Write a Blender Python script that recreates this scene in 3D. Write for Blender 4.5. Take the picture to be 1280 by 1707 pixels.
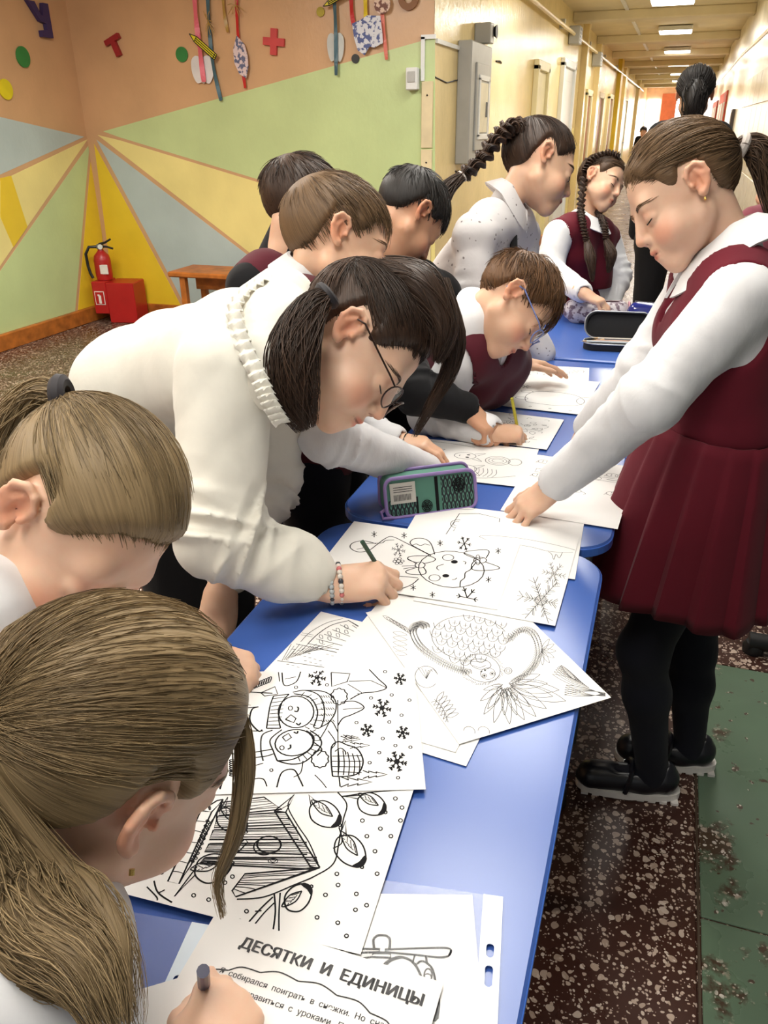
import bpy, math, random
import numpy as np
from mathutils import Vector, Matrix

random.seed(7)
RNG = np.random.default_rng(7)
scene = bpy.context.scene
for _o in list(bpy.data.objects):
    bpy.data.objects.remove(_o)
COL = scene.collection

# ------------------------------------------------------------------ camera
CAM_H = 1.34          # eye height of the photographer above the floor
F_PX = 1320.0         # focal length in pixels of the 1280 x 1707 frame
CX, CY = 640.0, 853.5


def _camera_axes(vp, vroll):
    d = np.array([vp[0] - CX, vp[1] - CY, F_PX]); d /= np.linalg.norm(d)
    vx = vroll - CX
    t = -(d[0] * vx + d[2] * F_PX) / d[1]
    dn = np.array([vx, t, F_PX]); dn /= np.linalg.norm(dn)
    up = -dn
    return np.stack([np.cross(d, up), d, up])     # world = R @ (right, down, away)


RC = _camera_axes((1140, 207), 668)
cam_d = bpy.data.cameras.new('camera')
cam_d.sensor_fit = 'VERTICAL'
cam_d.sensor_height = 36.0
cam_d.lens = F_PX / 1707.0 * 36.0
cam_d.clip_start = 0.02
cam_d.clip_end = 200
cam = bpy.data.objects.new('camera', cam_d)
COL.objects.link(cam)
_m = Matrix.Identity(4)
for i in range(3):
    _m[i][0] = RC[i, 0]; _m[i][1] = -RC[i, 1]; _m[i][2] = -RC[i, 2]
_m[2][3] = CAM_H
cam.matrix_world = _m
scene.camera = cam

# ------------------------------------------------------------------ world, exposure
world = bpy.data.worlds.new('world')
scene.world = world
world.use_nodes = True
world.node_tree.nodes['Background'].inputs[0].default_value = (1.0, 0.97, 0.92, 1)
world.node_tree.nodes['Background'].inputs[1].default_value = 0.20
scene.view_settings.view_transform = 'Standard'
scene.view_settings.look = 'None'
scene.view_settings.gamma = 1.0
scene.view_settings.use_curve_mapping = False
scene.view_settings.exposure = -0.42


def area_light(name, loc, size, power, col=(1, 0.95, 0.86), rot=(0, 0, 0)):
    l = bpy.data.lights.new(name, 'AREA')
    l.shape = 'RECTANGLE'; l.size = size[0]; l.size_y = size[1]
    l.energy = power; l.color = col
    o = bpy.data.objects.new(name, l)
    o.location = loc; o.rotation_euler = rot
    COL.objects.link(o)
    return o


CEIL = 2.64
# light of the ceiling lamps (their fixtures are built further down)
LAMPS = [(-0.36, 0.1), (-0.36, 1.7), (-0.36, 3.1), (-0.36, 4.6)] + [(-0.30, y) for y in (7.6, 10.9, 14.3, 18.1, 22.0, 26.0, 30.0)] + [(-2.6, 0.6), (-2.6, 3.0)]
for (lx, ly) in LAMPS:
    area_light('ceiling_lamp_light', (lx, ly, CEIL - 0.13), (0.5, 0.5 if ly > 5 else 1.0), 52 if ly > 5 else (84 if lx < -1 else 11))
# daylight from the windows of the hall behind the photographer
area_light('daylight', (-1.5, -2.6, 1.75), (4.0, 1.7), 24, (0.93, 0.97, 1.0), (math.radians(82), 0, math.radians(8)))


# ------------------------------------------------------------------ pixel -> place helpers
def ray(x, y):
    return RC @ np.array([x - CX, y - CY, F_PX])


def atz(x, y, z):
    r = ray(x, y); p = r * ((z - CAM_H) / r[2]); p[2] += CAM_H; return p


def aty(x, y, Y):
    r = ray(x, y); p = r * (Y / r[1]); p[2] += CAM_H; return p


def atx(x, y, X):
    r = ray(x, y); p = r * (X / r[0]); p[2] += CAM_H; return p


def K(x, y, d):
    p = RC @ (np.array([(x - CX) / F_PX, (y - CY) / F_PX, 1.0]) * d); p[2] += CAM_H; return p


def CD(x, y, z):
    v = RC @ np.array([x, y, z], float); return v / np.linalg.norm(v)


def lerp(a, b, t):
    return a + (b - a) * t


def sstep(x, a, b):
    t = np.clip((x - a) / (b - a), 0, 1); return t * t * (3 - 2 * t)


def nrm(v):
    v = np.asarray(v, float); return v / max(np.linalg.norm(v), 1e-9)


def sr(r, g, b):
    f = lambda c: (c / 255 / 12.92) if c / 255 <= 0.04045 else ((c / 255 + 0.055) / 1.055) ** 2.4
    return (f(r), f(g), f(b), 1.0)


# ------------------------------------------------------------------ materials
MATS = {}


class NT:
    def __init__(s, m):
        m.use_nodes = True
        s.t = m.node_tree; s.b = s.t.nodes['Principled BSDF']
        s.co = s.t.nodes.new('ShaderNodeTexCoord')

    def n(s, typ, **kw):
        nd = s.t.nodes.new('ShaderNode' + typ)
        for k, v in kw.items():
            if k in nd.inputs.keys():
                nd.inputs[k].default_value = v
            else:
                setattr(nd, k, v)
        return nd

    def l(s, a, b):
        s.t.links.new(a, b)

    def mapping(s, scale=(1, 1, 1), rot=(0, 0, 0), src='Object'):
        m = s.n('Mapping'); s.l(s.co.outputs[src], m.inputs[0])
        m.inputs['Scale'].default_value = scale; m.inputs['Rotation'].default_value = rot
        return m.outputs[0]

    def ramp(s, fac, stops, interp='LINEAR'):
        r = s.n('ValToRGB'); s.l(fac, r.inputs[0]); r.color_ramp.interpolation = interp
        e = r.color_ramp.elements
        while len(e) < len(stops): e.new(0.5)
        for q, (p, c) in zip(e, stops):
            q.position = p; q.color = c if len(c) == 4 else (*c, 1)
        return r.outputs[0]

    def noise(s, scale=5, detail=3, vec=None, rough=0.5):
        x = s.n('TexNoise'); x.inputs['Scale'].default_value = scale; x.inputs['Detail'].default_value = detail
        x.inputs['Roughness'].default_value = rough
        if vec is None: vec = s.mapping()
        s.l(vec, x.inputs['Vector']); return x.outputs[0]

    def bump(s, h, strength=0.2, dist=0.01):
        b = s.n('Bump'); b.inputs['Strength'].default_value = strength; b.inputs['Distance'].default_value = dist
        s.l(h, b.inputs['Height']); s.l(b.outputs[0], s.b.inputs['Normal']); return b

    def mix(s, f, a, b, blend='MIX'):
        x = s.n('Mix', data_type='RGBA'); x.blend_type = blend
        for i, v in ((0, f), (6, a), (7, b)):
            if hasattr(v, 'is_linked') or hasattr(v, 'links'): s.l(v, x.inputs[i])
            else: x.inputs[i].default_value = v
        return x.outputs[2]


def mat(name, col, rough=0.5, metal=0.0, var=0.06, nscale=8, bump=0.0, bscale=60, bdist=0.002, spec=0.5, sheen=0, coat=0.0, trans=0.0):
    if name in MATS: return MATS[name]
    m = bpy.data.materials.new(name); t = NT(m); b = t.b
    if var > 0:
        nz = t.noise(nscale, 4)
        lo = tuple(max(0, c * (1 - var * 2)) for c in col[:3]) + (1,); hi = tuple(min(1, c * (1 + var)) for c in col[:3]) + (1,)
        t.l(t.ramp(nz, [(0.3, lo), (0.7, hi)]), b.inputs['Base Color'])
    else:
        b.inputs['Base Color'].default_value = col
    b.inputs['Roughness'].default_value = rough; b.inputs['Metallic'].default_value = metal
    b.inputs['Specular IOR Level'].default_value = spec
    if sheen: b.inputs['Sheen Weight'].default_value = sheen
    if coat: b.inputs['Coat Weight'].default_value = coat
    if trans: b.inputs['Transmission Weight'].default_value = trans
    if bump > 0:
        t.bump(t.noise(bscale, 5), bump, bdist)
    MATS[name] = m
    return m


def emit_mat(name, col, s):
    m = bpy.data.materials.new(name); t = NT(m)
    t.b.inputs['Base Color'].default_value = col
    t.b.inputs['Emission Color'].default_value = col; t.b.inputs['Emission Strength'].default_value = s
    MATS[name] = m; return m


def cloth_mat(name, col, weave=900, wr=0.35, rough=0.85, sheen=0.25, fold=26, fdist=0.006):
    """woven cloth: fine weave plus soft irregular creases"""
    if name in MATS: return MATS[name]
    m = bpy.data.materials.new(name); t = NT(m); b = t.b
    nz = t.noise(12, 4)
    lo = tuple(c * 0.9 for c in col[:3]) + (1,); hi = tuple(min(1, c * 1.05) for c in col[:3]) + (1,)
    t.l(t.ramp(nz, [(0.3, lo), (0.7, hi)]), b.inputs['Base Color'])
    b.inputs['Roughness'].default_value = rough; b.inputs['Sheen Weight'].default_value = sheen
    b.inputs['Specular IOR Level'].default_value = 0.25
    n1 = t.noise(fold, 4, t.mapping((1, 1, 0.55), (0.5, 0.3, 0.2)), 0.55)
    n2 = t.noise(weave, 1)
    mx = t.n('Math', operation='MULTIPLY_ADD'); t.l(n2, mx.inputs[0]); mx.inputs[1].default_value = 0.03; t.l(n1, mx.inputs[2])
    t.bump(mx.outputs[0], wr, fdist)
    MATS[name] = m; return m


def skin_mat(name, col):
    if name in MATS: return MATS[name]
    m = bpy.data.materials.new(name); t = NT(m); b = t.b
    a = t.n('Attribute', attribute_name='tint')
    nz = t.noise(70, 4)
    base = t.mix(t.ramp(nz, [(0.35, (0, 0, 0)), (0.75, (0.35,) * 3)]), col, (col[0] * 0.95, col[1] * 0.80, col[2] * 0.74, 1))
    c = t.mix(1.0, base, a.outputs['Color'], 'MULTIPLY')
    t.l(c, b.inputs['Base Color'])
    b.inputs['Roughness'].default_value = 0.48
    b.inputs['Specular IOR Level'].default_value = 0.4
    b.inputs['Subsurface Weight'].default_value = 0.25
    b.inputs['Subsurface Radius'].default_value = (0.9, 0.35, 0.2)
    b.inputs['Subsurface Scale'].default_value = 0.008
    t.bump(t.noise(420, 3), 0.06, 0.001)
    MATS[name] = m; return m


def hair_mat(name, dark, light, rough=0.5, spec=.3):
    """hair: streaks follow the combing direction stored on the surface, strands carry their own tint"""
    if name in MATS: return MATS[name]
    m = bpy.data.materials.new(name); t = NT(m); b = t.b
    a = t.n('Attribute', attribute_name='tint'); fl = t.n('Attribute', attribute_name='flow')
    nz = t.noise(1.0, 3, fl.outputs['Vector'], .62)
    mm = t.n('Math', operation='MULTIPLY_ADD'); t.l(nz, mm.inputs[0]); mm.inputs[1].default_value = 1.1; mm.inputs[2].default_value = -.55
    ad = t.n('Math', operation='ADD'); t.l(mm.outputs[0], ad.inputs[0]); t.l(a.outputs['Fac'], ad.inputs[1])
    t.l(t.ramp(ad.outputs[0], [(0.0, dark), (0.5, tuple((x + y) / 2 for x, y in zip(dark, light))), (1.0, light)]), b.inputs['Base Color'])
    b.inputs['Roughness'].default_value = rough
    b.inputs['Specular IOR Level'].default_value = spec
    t.bump(nz, .55, .0018)
    MATS[name] = m; return m


# ------------------------------------------------------------------ object helpers
def setp(o, label=None, cat=None, group=None, kind=None):
    if label: o['label'] = label
    if cat: o['category'] = cat
    if group: o['group'] = group
    if kind: o['kind'] = kind
    return o


def link(name, me, m=None, parent=None):
    o = bpy.data.objects.new(name, me)
    COL.objects.link(o)
    if m is not None and me is not None:
        for q in (m if isinstance(m, (list, tuple)) else [m]): me.materials.append(q)
    if parent is not None:
        o.parent = parent
        o.matrix_parent_inverse = parent.matrix_world.inverted() if parent.type == 'EMPTY' and False else Matrix.Identity(4)
    return o


def empty(name, loc, label, cat, group=None, rz=0.0):
    o = bpy.data.objects.new(name, None); COL.objects.link(o)
    o.empty_display_size = 0.05
    o.location = [float(v) for v in loc]; o.rotation_euler = (0, 0, rz)
    return setp(o, label, cat, group)


def mesh_np(name, V, Fq, smooth=True, tint=None, flow=None):
    """mesh from numpy vertices and an (n,4) or (n,3) face array"""
    V = np.ascontiguousarray(V, np.float32); Fq = np.ascontiguousarray(Fq, np.int32)
    me = bpy.data.meshes.new(name)
    me.vertices.add(len(V)); me.vertices.foreach_set('co', V.ravel())
    k = Fq.shape[1]
    me.loops.add(Fq.size); me.loops.foreach_set('vertex_index', Fq.ravel())
    me.polygons.add(len(Fq))
    me.polygons.foreach_set('loop_start', np.arange(0, Fq.size, k, dtype=np.int32))
    try: me.polygons.foreach_set('loop_total', np.full(len(Fq), k, np.int32))
    except Exception: pass
    if tint is not None:
        at = me.color_attributes.new('tint', 'FLOAT_COLOR', 'POINT')
        c = np.ones((len(V), 4), np.float32)
        tint = np.asarray(tint, np.float32)
        c[:, :3] = tint if tint.ndim == 2 else tint[:, None]
        at.data.foreach_set('color', c.ravel())
    if flow is not None:
        at = me.attributes.new('flow', 'FLOAT_VECTOR', 'POINT'); at.data.foreach_set('vector', np.ascontiguousarray(flow, np.float32).ravel())
    me.update(calc_edges=True); me.validate()
    me.polygons.foreach_set('use_smooth', np.full(len(me.polygons), smooth))
    return me


class MB:
    """collects plain shapes, in the coordinates of the object they become"""
    def __init__(s): s.v = []; s.f = []

    def add(s, v, f):
        o = len(s.v); s.v += [tuple(float(c) for c in p) for p in v]; s.f += [tuple(i + o for i in q) for q in f]; return s

    def box(s, c, h, M=None, bev=0.0):
        hx, hy, hz = h
        if bev <= 0:
            P = [(sx * hx, sy * hy, sz * hz) for sz in (-1, 1) for sy in (-1, 1) for sx in (-1, 1)]
            Fc = [(0, 2, 3, 1), (4, 5, 7, 6), (0, 1, 5, 4), (2, 6, 7, 3), (0, 4, 6, 2), (1, 3, 7, 5)]
        else:
            b = min(bev, hx * .99, hy * .99, hz * .99); P = []; ix = {}
            for sx in (-1, 1):
                for sy in (-1, 1):
                    for sz in (-1, 1):
                        for ax, q in enumerate(((hx, hy - b, hz - b), (hx - b, hy, hz - b), (hx - b, hy - b, hz))):
                            ix[sx, sy, sz, ax] = len(P); P.append((sx * q[0], sy * q[1], sz * q[2]))
            Fc = []
            for sg in (-1, 1):
                for ax in range(3):
                    qs = []
                    for a, b2 in ((-1, -1), (1, -1), (1, 1), (-1, 1)):
                        k = [a, b2]; k.insert(ax, sg); qs.append(ix[k[0], k[1], k[2], ax])
                    Fc.append(tuple(qs) if (sg > 0) == (ax != 1) else tuple(qs[::-1]))
            for ax in range(3):
                o1, o2 = [i for i in range(3) if i != ax]
                for a in (-1, 1):
                    for b2 in (-1, 1):
                        def g(e, w):
                            k = [0, 0, 0]; k[ax] = e; k[o1] = a; k[o2] = b2; return ix[k[0], k[1], k[2], w]
                        Fc.append((g(-1, o1), g(1, o1), g(1, o2), g(-1, o2)))
            for sx in (-1, 1):
                for sy in (-1, 1):
                    for sz in (-1, 1): Fc.append(tuple(ix[sx, sy, sz, a] for a in range(3)))
        P = np.array(P)
        if M is not None: P = P @ np.asarray(M).T
        return s.add(P + np.asarray(c), Fc)

    def tube(s, pts, r, n=8, cap=True):
        pts = np.asarray(pts, float); m = len(pts)
        rr = np.full(m, r) if np.isscalar(r) else np.asarray(r, float)
        T = np.gradient(pts, axis=0); T /= np.linalg.norm(T, axis=1)[:, None] + 1e-12
        u = np.cross(T[0], (0, 0, 1) if abs(T[0][2]) < .9 else (1, 0, 0)); u /= np.linalg.norm(u)
        V = []
        for i in range(m):
            u = u - T[i] * (u @ T[i]); u /= np.linalg.norm(u) + 1e-12; w = np.cross(T[i], u)
            for k in range(n):
                a = 2 * math.pi * k / n; V.append(pts[i] + rr[i] * (math.cos(a) * u + math.sin(a) * w))
        Fc = [(i * n + k, i * n + (k + 1) % n, (i + 1) * n + (k + 1) % n, (i + 1) * n + k) for i in range(m - 1) for k in range(n)]
        if cap: Fc += [tuple(range(n))[::-1], tuple((m - 1) * n + k for k in range(n))]
        return s.add(V, Fc)

    def prism(s, poly, z0, z1, M=None, c=(0, 0, 0)):
        n = len(poly)
        P = np.array([(x, y, z0) for x, y in poly] + [(x, y, z1) for x, y in poly])
        if M is not None: P = P @ np.asarray(M).T
        return s.add(P + np.asarray(c), [tuple(range(n))[::-1], tuple(range(n, 2 * n))] + [(i, (i + 1) % n, n + (i + 1) % n, n + i) for i in range(n)])

    def lathe(s, prof, n=20, M=None, c=(0, 0, 0)):
        V = [(r * math.cos(2 * math.pi * k / n), r * math.sin(2 * math.pi * k / n), z) for r, z in prof for k in range(n)]
        V = np.array(V)
        if M is not None: V = V @ np.asarray(M).T
        m = len(prof)
        Fc = [(i * n + k, i * n + (k + 1) % n, (i + 1) * n + (k + 1) % n, (i + 1) * n + k) for i in range(m - 1) for k in range(n)]
        Fc += [tuple(range(n))[::-1], tuple((m - 1) * n + k for k in range(n))]
        return s.add(V + np.asarray(c), Fc)

    def build(s, name, m, parent=None, smooth=False, off=None):
        me = bpy.data.meshes.new(name)
        v = s.v if off is None else [tuple(a - b for a, b in zip(p, off)) for p in s.v]
        me.from_pydata(v, [], s.f); me.update()
        if smooth:
            me.polygons.foreach_set('use_smooth', [True] * len(me.polygons))
            try: me.set_sharp_from_angle(angle=math.radians(40))
            except Exception: pass
        return link(name, me, m, parent)


def round_poly(x0, x1, y0, y1, r, n=8):
    P = []
    for cx, cy, a0 in ((x1 - r, y1 - r, 0), (x0 + r, y1 - r, 90), (x0 + r, y0 + r, 180), (x1 - r, y0 + r, 270)):
        for k in range(n + 1):
            a = math.radians(a0 + 90 * k / n); P.append((cx + r * math.cos(a), cy + r * math.sin(a)))
    return P


def spline(pts, n=8, closed=False):
    P = np.asarray(pts, float); m = len(P); out = []
    rng = range(m) if closed else range(m - 1)
    for i in rng:
        if closed: a, b, c, d = P[(i - 1) % m], P[i], P[(i + 1) % m], P[(i + 2) % m]
        else: a, b, c, d = P[max(i - 1, 0)], P[i], P[i + 1], P[min(i + 2, m - 1)]
        for k in range(n):
            t = k / n
            out.append(.5 * ((2 * b) + (c - a) * t + (2 * a - 5 * b + 4 * c - d) * t * t + (3 * b - a - 3 * c + d) * t ** 3))
    if not closed: out.append(P[-1])
    return np.array(out)

# ------------------------------------------------------------------ implicit-surface modelling kit
class Sdf:
    """smoothly blended round cones and ellipsoids, meshed as one continuous skin"""
    def __init__(s): s.p = []; s.disp = None; s.amp = 0.0

    def rc(s, a, b, ra, rb, k=0.012, op='u'):
        s.p.append(('r', np.asarray(a, np.float32), np.asarray(b, np.float32), ra, rb, k, op)); return s

    def ball(s, c, r, k=0.01, op='u'):
        return s.rc(c, np.asarray(c) + 1e-4, r, r, k, op)

    def chain(s, pts, rad, k=0.006, op='u'):
        for i in range(len(pts) - 1): s.rc(pts[i], pts[i + 1], rad[i], rad[i + 1], k, op)
        return s

    def ell(s, c, r, M=None, k=0.012, op='u'):
        M = np.eye(3) if M is None else np.asarray(M)
        s.p.append(('e', np.asarray(c, np.float32), np.asarray(r, np.float32), M.astype(np.float32), 0, k, op)); return s

    def cut(s, pt, n, k=0.003):
        """remove everything on the side n points to"""
        n = nrm(n); s.p.append(('c', n.astype(np.float32), float(n @ np.asarray(pt)), 0, 0, k, 'i')); return s

    @staticmethod
    def d1(q, P):
        if q[0] == 'r':
            a, b, ra, rb = q[1:5]; ba = b - a; L = float(ba @ ba) + 1e-12
            w = P - a; t = np.clip((w @ ba) / L, 0, 1)
            w = w - t[..., None] * ba
            return np.sqrt((w * w).sum(-1)) - (ra + (rb - ra) * t)
        if q[0] == 'e':
            w = ((P - q[1]) @ q[3]) / q[2]
            k0 = np.sqrt((w * w).sum(-1)); w = w / q[2]; k1 = np.sqrt((w * w).sum(-1)) + 1e-9
            return k0 * (k0 - 1) / k1
        return P @ q[1] - q[2]

    @staticmethod
    def comb(d, e, k, op):
        if op == 'u':
            h = np.clip(.5 + .5 * (d - e) / k, 0, 1); return d + (e - d) * h - k * h * (1 - h)
        if op == 's': e = -e
        h = np.clip(.5 - .5 * (d - e) / k, 0, 1); return d + (e - d) * h + k * h * (1 - h)

    def ev(s, P):
        d = None
        for q in s.p:
            e = s.d1(q, P)
            d = e if d is None else s.comb(d, e, q[5], q[6])
        if s.disp is not None: d = d + s.disp(P)
        return d

    def bounds(s):
        lo = []; hi = []
        for q in s.p:
            if q[6] != 'u': continue
            if q[0] == 'r':
                r = max(q[3], q[4]); lo += [q[1] - r, q[2] - r]; hi += [q[1] + r, q[2] + r]
            else:
                r = np.sqrt(((q[3] * q[2]) ** 2).sum(1)); lo.append(q[1] - r); hi.append(q[1] + r)
        return np.min(lo, 0), np.max(hi, 0)

    def mesh(s, h, box=None, drop=()):
        lo, hi = s.bounds(); pad = 3 * h + s.amp + 0.004
        lo = lo - pad; hi = hi + pad
        if box is not None: lo = np.maximum(lo, box[0]); hi = np.minimum(hi, box[1])
        B = 8; nb = np.ceil((hi - lo) / (h * B)).astype(int) + 1
        g = np.stack(np.meshgrid(*[np.arange(n) for n in nb], indexing='ij'), -1).reshape(-1, 3)
        ctr = (lo + (g * B + B / 2 - .5) * h).astype(np.float32)
        rad = h * B * .5 * 1.7321 * 1.25 + s.amp
        D = np.stack([s.d1(q, ctr) for q in s.p], 1)
        d = D[:, 0].copy(); best = d.copy()
        for i, q in enumerate(s.p[1:], 1):
            d = s.comb(d, D[:, i], q[5], q[6])
            if q[6] == 'u': best = np.minimum(best, D[:, i])
        act = np.abs(d) < rad + 0.01
        G = np.empty(tuple(nb * B), np.float32)
        sg = np.sign(d).reshape(nb)
        G[:] = np.repeat(np.repeat(np.repeat(sg, B, 0), B, 1), B, 2)
        ai = np.where(act)[0]
        loc = np.stack(np.meshgrid(*[np.arange(B)] * 3, indexing='ij'), -1).reshape(-1, 3)
        pts = (lo + (g[ai][:, None, :] * B + loc[None]) * h).astype(np.float32)
        val = np.full(pts.shape[:2], 10.0, np.float32)
        for i, q in enumerate(s.p):
            if q[6] == 'u': rel = D[ai, i] < best[ai] + 2 * rad + 2 * q[5]
            elif q[6] == 's': rel = D[ai, i] < rad + q[5]
            else: rel = D[ai, i] > -rad - q[5]
            j = np.where(rel)[0]
            if len(j) == 0: continue
            val[j] = s.comb(val[j], s.d1(q, pts[j]), q[5], q[6])
        if s.disp is not None: val += s.disp(pts.reshape(-1, 3)).reshape(val.shape)
        G4 = G.reshape(nb[0], B, nb[1], B, nb[2], B)
        ga = g[ai]
        G4[ga[:, 0], :, ga[:, 1], :, ga[:, 2], :] = val.reshape(-1, B, B, B)
        cand = (ga[:, None, :] * B + loc[None]).reshape(-1, 3)
        sh = np.array(G.shape); st_ = np.array([sh[1] * sh[2], sh[2], 1]); Gf = G.ravel()
        ok = (cand < sh - 1).all(1); cand = cand[ok]; fi = cand @ st_
        insf = Gf < 0
        n8 = np.zeros(len(fi), np.int8)
        for a in (0, 1):
            for b in (0, 1):
                for c in (0, 1): n8 += insf[fi + a * st_[0] + b * st_[1] + c]
        mk = (n8 > 0) & (n8 < 8)
        for (dl, dh) in drop:
            pc = lo + (cand + .5) * h; mk &= ~((pc > dl) & (pc < dh)).all(1)
        cells = cand[mk]
        ID = np.full(Gf.shape, -1, np.int32); ID[fi[mk]] = np.arange(len(cells))
        acc = np.zeros((len(cells), 3), np.float32); cnt = np.zeros(len(cells), np.float32)
        cor = np.array([(a, b, c) for a in (0, 1) for b in (0, 1) for c in (0, 1)])
        cv = np.stack([G[cells[:, 0] + a, cells[:, 1] + b, cells[:, 2] + c] for a, b, c in cor], 1)
        for i in range(8):
            for ax in range(3):
                if cor[i][ax] == 0:
                    j = i + (4, 2, 1)[ax]
                    m = (cv[:, i] < 0) != (cv[:, j] < 0)
                    t = cv[m, i] / (cv[m, i] - cv[m, j])
                    p = np.tile(cor[i].astype(np.float32), (m.sum(), 1)); p[:, ax] += t
                    acc[m] += p; cnt[m] += 1
        V = lo + (cells + acc / cnt[:, None]) * h
        Fs = []
        for ax in range(3):
            o1, o2 = [(1, 2), (2, 0), (0, 1)][ax]
            a = insf[fi]; b = insf[fi + st_[ax]]
            m = (a != b) & (cand[:, o1] > 0) & (cand[:, o2] > 0)
            f0 = fi[m]; st = a[m]
            cid = lambda u, v: ID[f0 - u * st_[o1] - v * st_[o2]]
            Q = np.stack([cid(1, 1), cid(0, 1), cid(0, 0), cid(1, 0)], 1)
            Q[~st] = Q[~st][:, ::-1]
            Fs.append(Q)
        Fq = np.concatenate(Fs); Fq = Fq[(Fq >= 0).all(1)]
        return V.astype(np.float32), Fq

    def project(s, P, it=5):
        P = np.array(P, np.float32)
        for _ in range(it):
            d = s.ev(P); e = 2e-4
            gr = np.stack([s.ev(P + np.eye(3, dtype=np.float32)[i] * e) - d for i in range(3)], -1) / e
            P = P - gr * (d / (np.maximum((gr * gr).sum(-1), .2)))[:, None]
        return P


def folds(amp, freq, seed=0, dirs=None):
    """soft irregular creases for cloth, as a displacement of its surface"""
    r = np.random.default_rng(seed)
    ks = [nrm(r.normal(size=3)) if dirs is None else nrm(np.asarray(dirs[i % len(dirs)]) + r.normal(size=3) * .25) for i in range(4)]
    w = [nrm(r.normal(size=3)) for _ in range(4)]; ph = r.uniform(0, 6, 8)
    def f(P):
        o = 0
        for i in range(4):
            q = (P @ ks[i].astype(np.float32)) * freq * (0.8 + .45 * i) + ph[i] + 1.6 * np.sin((P @ w[i].astype(np.float32)) * freq * .55 + ph[i + 4])
            o = o + (1 - 2 * np.abs(np.sin(q * .5)) ** .8) * (1 / (1 + .5 * i))
        return (o * amp * .5).astype(np.float32)
    return f


def sleeve_folds(arms, amp=.0032, lam=.034, seed=0, torso=None):
    """creases running round and along the sleeves, gathered at the elbow"""
    r = np.random.default_rng(seed); ph = r.uniform(0, 6.28, 12)
    def f(P):
        out = np.zeros(len(P), np.float32)
        for ai, (A, E, Wr) in enumerate(arms):
            L1 = np.linalg.norm(E - A); best = None
            for (a, b, s0) in ((A, E, 0.0), (E, Wr, L1)):
                ba = (b - a).astype(np.float32); L = float(np.linalg.norm(ba)); d = ba / L
                u = nrm(np.cross(d, (.31, .52, .79))).astype(np.float32); v = np.cross(d, u).astype(np.float32)
                w0 = P - a.astype(np.float32); t0 = w0 @ d
                d2 = (w0 * w0).sum(1) - t0 * t0
                ix = np.where((d2 < .0121) & (t0 > -.02) & (t0 < L + .02))[0]
                if len(ix) == 0: continue
                w = w0[ix]; t = t0[ix]; rad = w - t[:, None] * d; x = rad @ u; y = rad @ v
                dist = np.sqrt(x * x + y * y); an = np.arctan2(y, x); sl = s0 + t
                wt = sstep(t, -.02, .03) * sstep(L + .02 - t, 0, .03) * (1 - sstep(dist, .075, .11))
                q = sl / lam * 6.283
                c1 = np.abs(np.sin(.5 * (q + 2.4 * np.sin(an + ph[ai] + s0 * 9) + 1.2 * np.sin(sl * 31 + ph[ai + 2]))))
                c2 = np.abs(np.sin(.5 * (q * .42 + 2 * an + 1.3 * np.sin(sl * 23 + ph[ai + 4]))))
                el = np.exp(-((sl - L1) / .07) ** 2)
                side = .55 + .45 * np.sin(an * 1.0 + sl * 14 + ph[ai + 8])
                am = amp * (.30 + 1.0 * el + .25 * np.sin(sl * 17 + an * 2 + ph[ai + 6])) * side
                o = am * (1.5 * (1 - c1) ** 1.6 * (.35 + .9 * el) + 1.2 * (1 - c2) ** 1.6 - .35)
                out[ix] -= (o * wt).astype(np.float32)
        if torso is not None: out = out + torso(P)
        return out
    return f


def sdf_obj(name, s, h, m, parent, off, tint=None, smooth_it=0):
    V, Fq = s.mesh(h)
    if tint is not None: tint = tint(V)
    me = mesh_np(name, V - np.asarray(off, np.float32), Fq, True, tint)
    return link(name, me, m, parent)


# ------------------------------------------------------------------ hair and thread made of strands
def strand_mesh(paths, rad, sides=3, tip=0.25, tint=None, root=0.8):
    """paths (n,s,3) -> tapering tubes in one mesh"""
    paths = np.asarray(paths, np.float32); n, S, _ = paths.shape
    T = np.gradient(paths, axis=1); T /= np.linalg.norm(T, axis=2)[..., None] + 1e-9
    ref = np.where(np.abs(T[..., 2:3]) < .9, np.array([0, 0, 1.]), np.array([1., 0, 0]))
    u = np.cross(T, ref); u /= np.linalg.norm(u, axis=2)[..., None] + 1e-9
    w = np.cross(T, u)
    t = np.linspace(0, 1, S)
    prof = np.minimum(lerp(root, 1, np.clip(t * 6, 0, 1)), lerp(1, tip, np.clip((t - .55) / .45, 0, 1)))
    rr = (np.asarray(rad, np.float32).reshape(-1, 1) * prof[None])[..., None]
    V = np.stack([paths + rr * (math.cos(a) * u + math.sin(a) * w) for a in np.arange(sides) * 2 * math.pi / sides], 2)
    V = V.reshape(-1, 3)
    i = np.arange(n)[:, None, None] * S * sides; j = np.arange(S - 1)[None, :, None] * sides; k = np.arange(sides)[None, None]
    k2 = (k + 1) % sides
    Q = np.stack([i + j + k, i + j + k2, i + j + sides + k2, i + j + sides + k], -1).reshape(-1, 4)
    if tint is None: tint = RNG.uniform(0, 1, n)
    return V, Q, np.repeat(tint, S * sides)


class HeadFrame:
    C0 = np.array([0, -.010, .033]); R0 = np.array([.0715, .0905, .079])

    def __init__(s, c, fwd, up, sc=1.0):
        s.c = np.asarray(c, float); s.Y = nrm(fwd); u = np.asarray(up, float); s.Z = nrm(u - s.Y * (u @ s.Y)); s.X = np.cross(s.Y, s.Z)
        s.M = np.stack([s.X, s.Y, s.Z], 1); s.s = sc

    def w(s, p): return s.c + (np.asarray(p) * s.s) @ s.M.T

    def l(s, P): return ((np.asarray(P) - s.c) @ s.M) / s.s

    def on(s, u, h):
        """local unit directions -> world points h metres above the cranium"""
        u = np.asarray(u); return s.w(s.C0 + u * (s.R0 + np.asarray(h)[..., None] / s.s))


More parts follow.
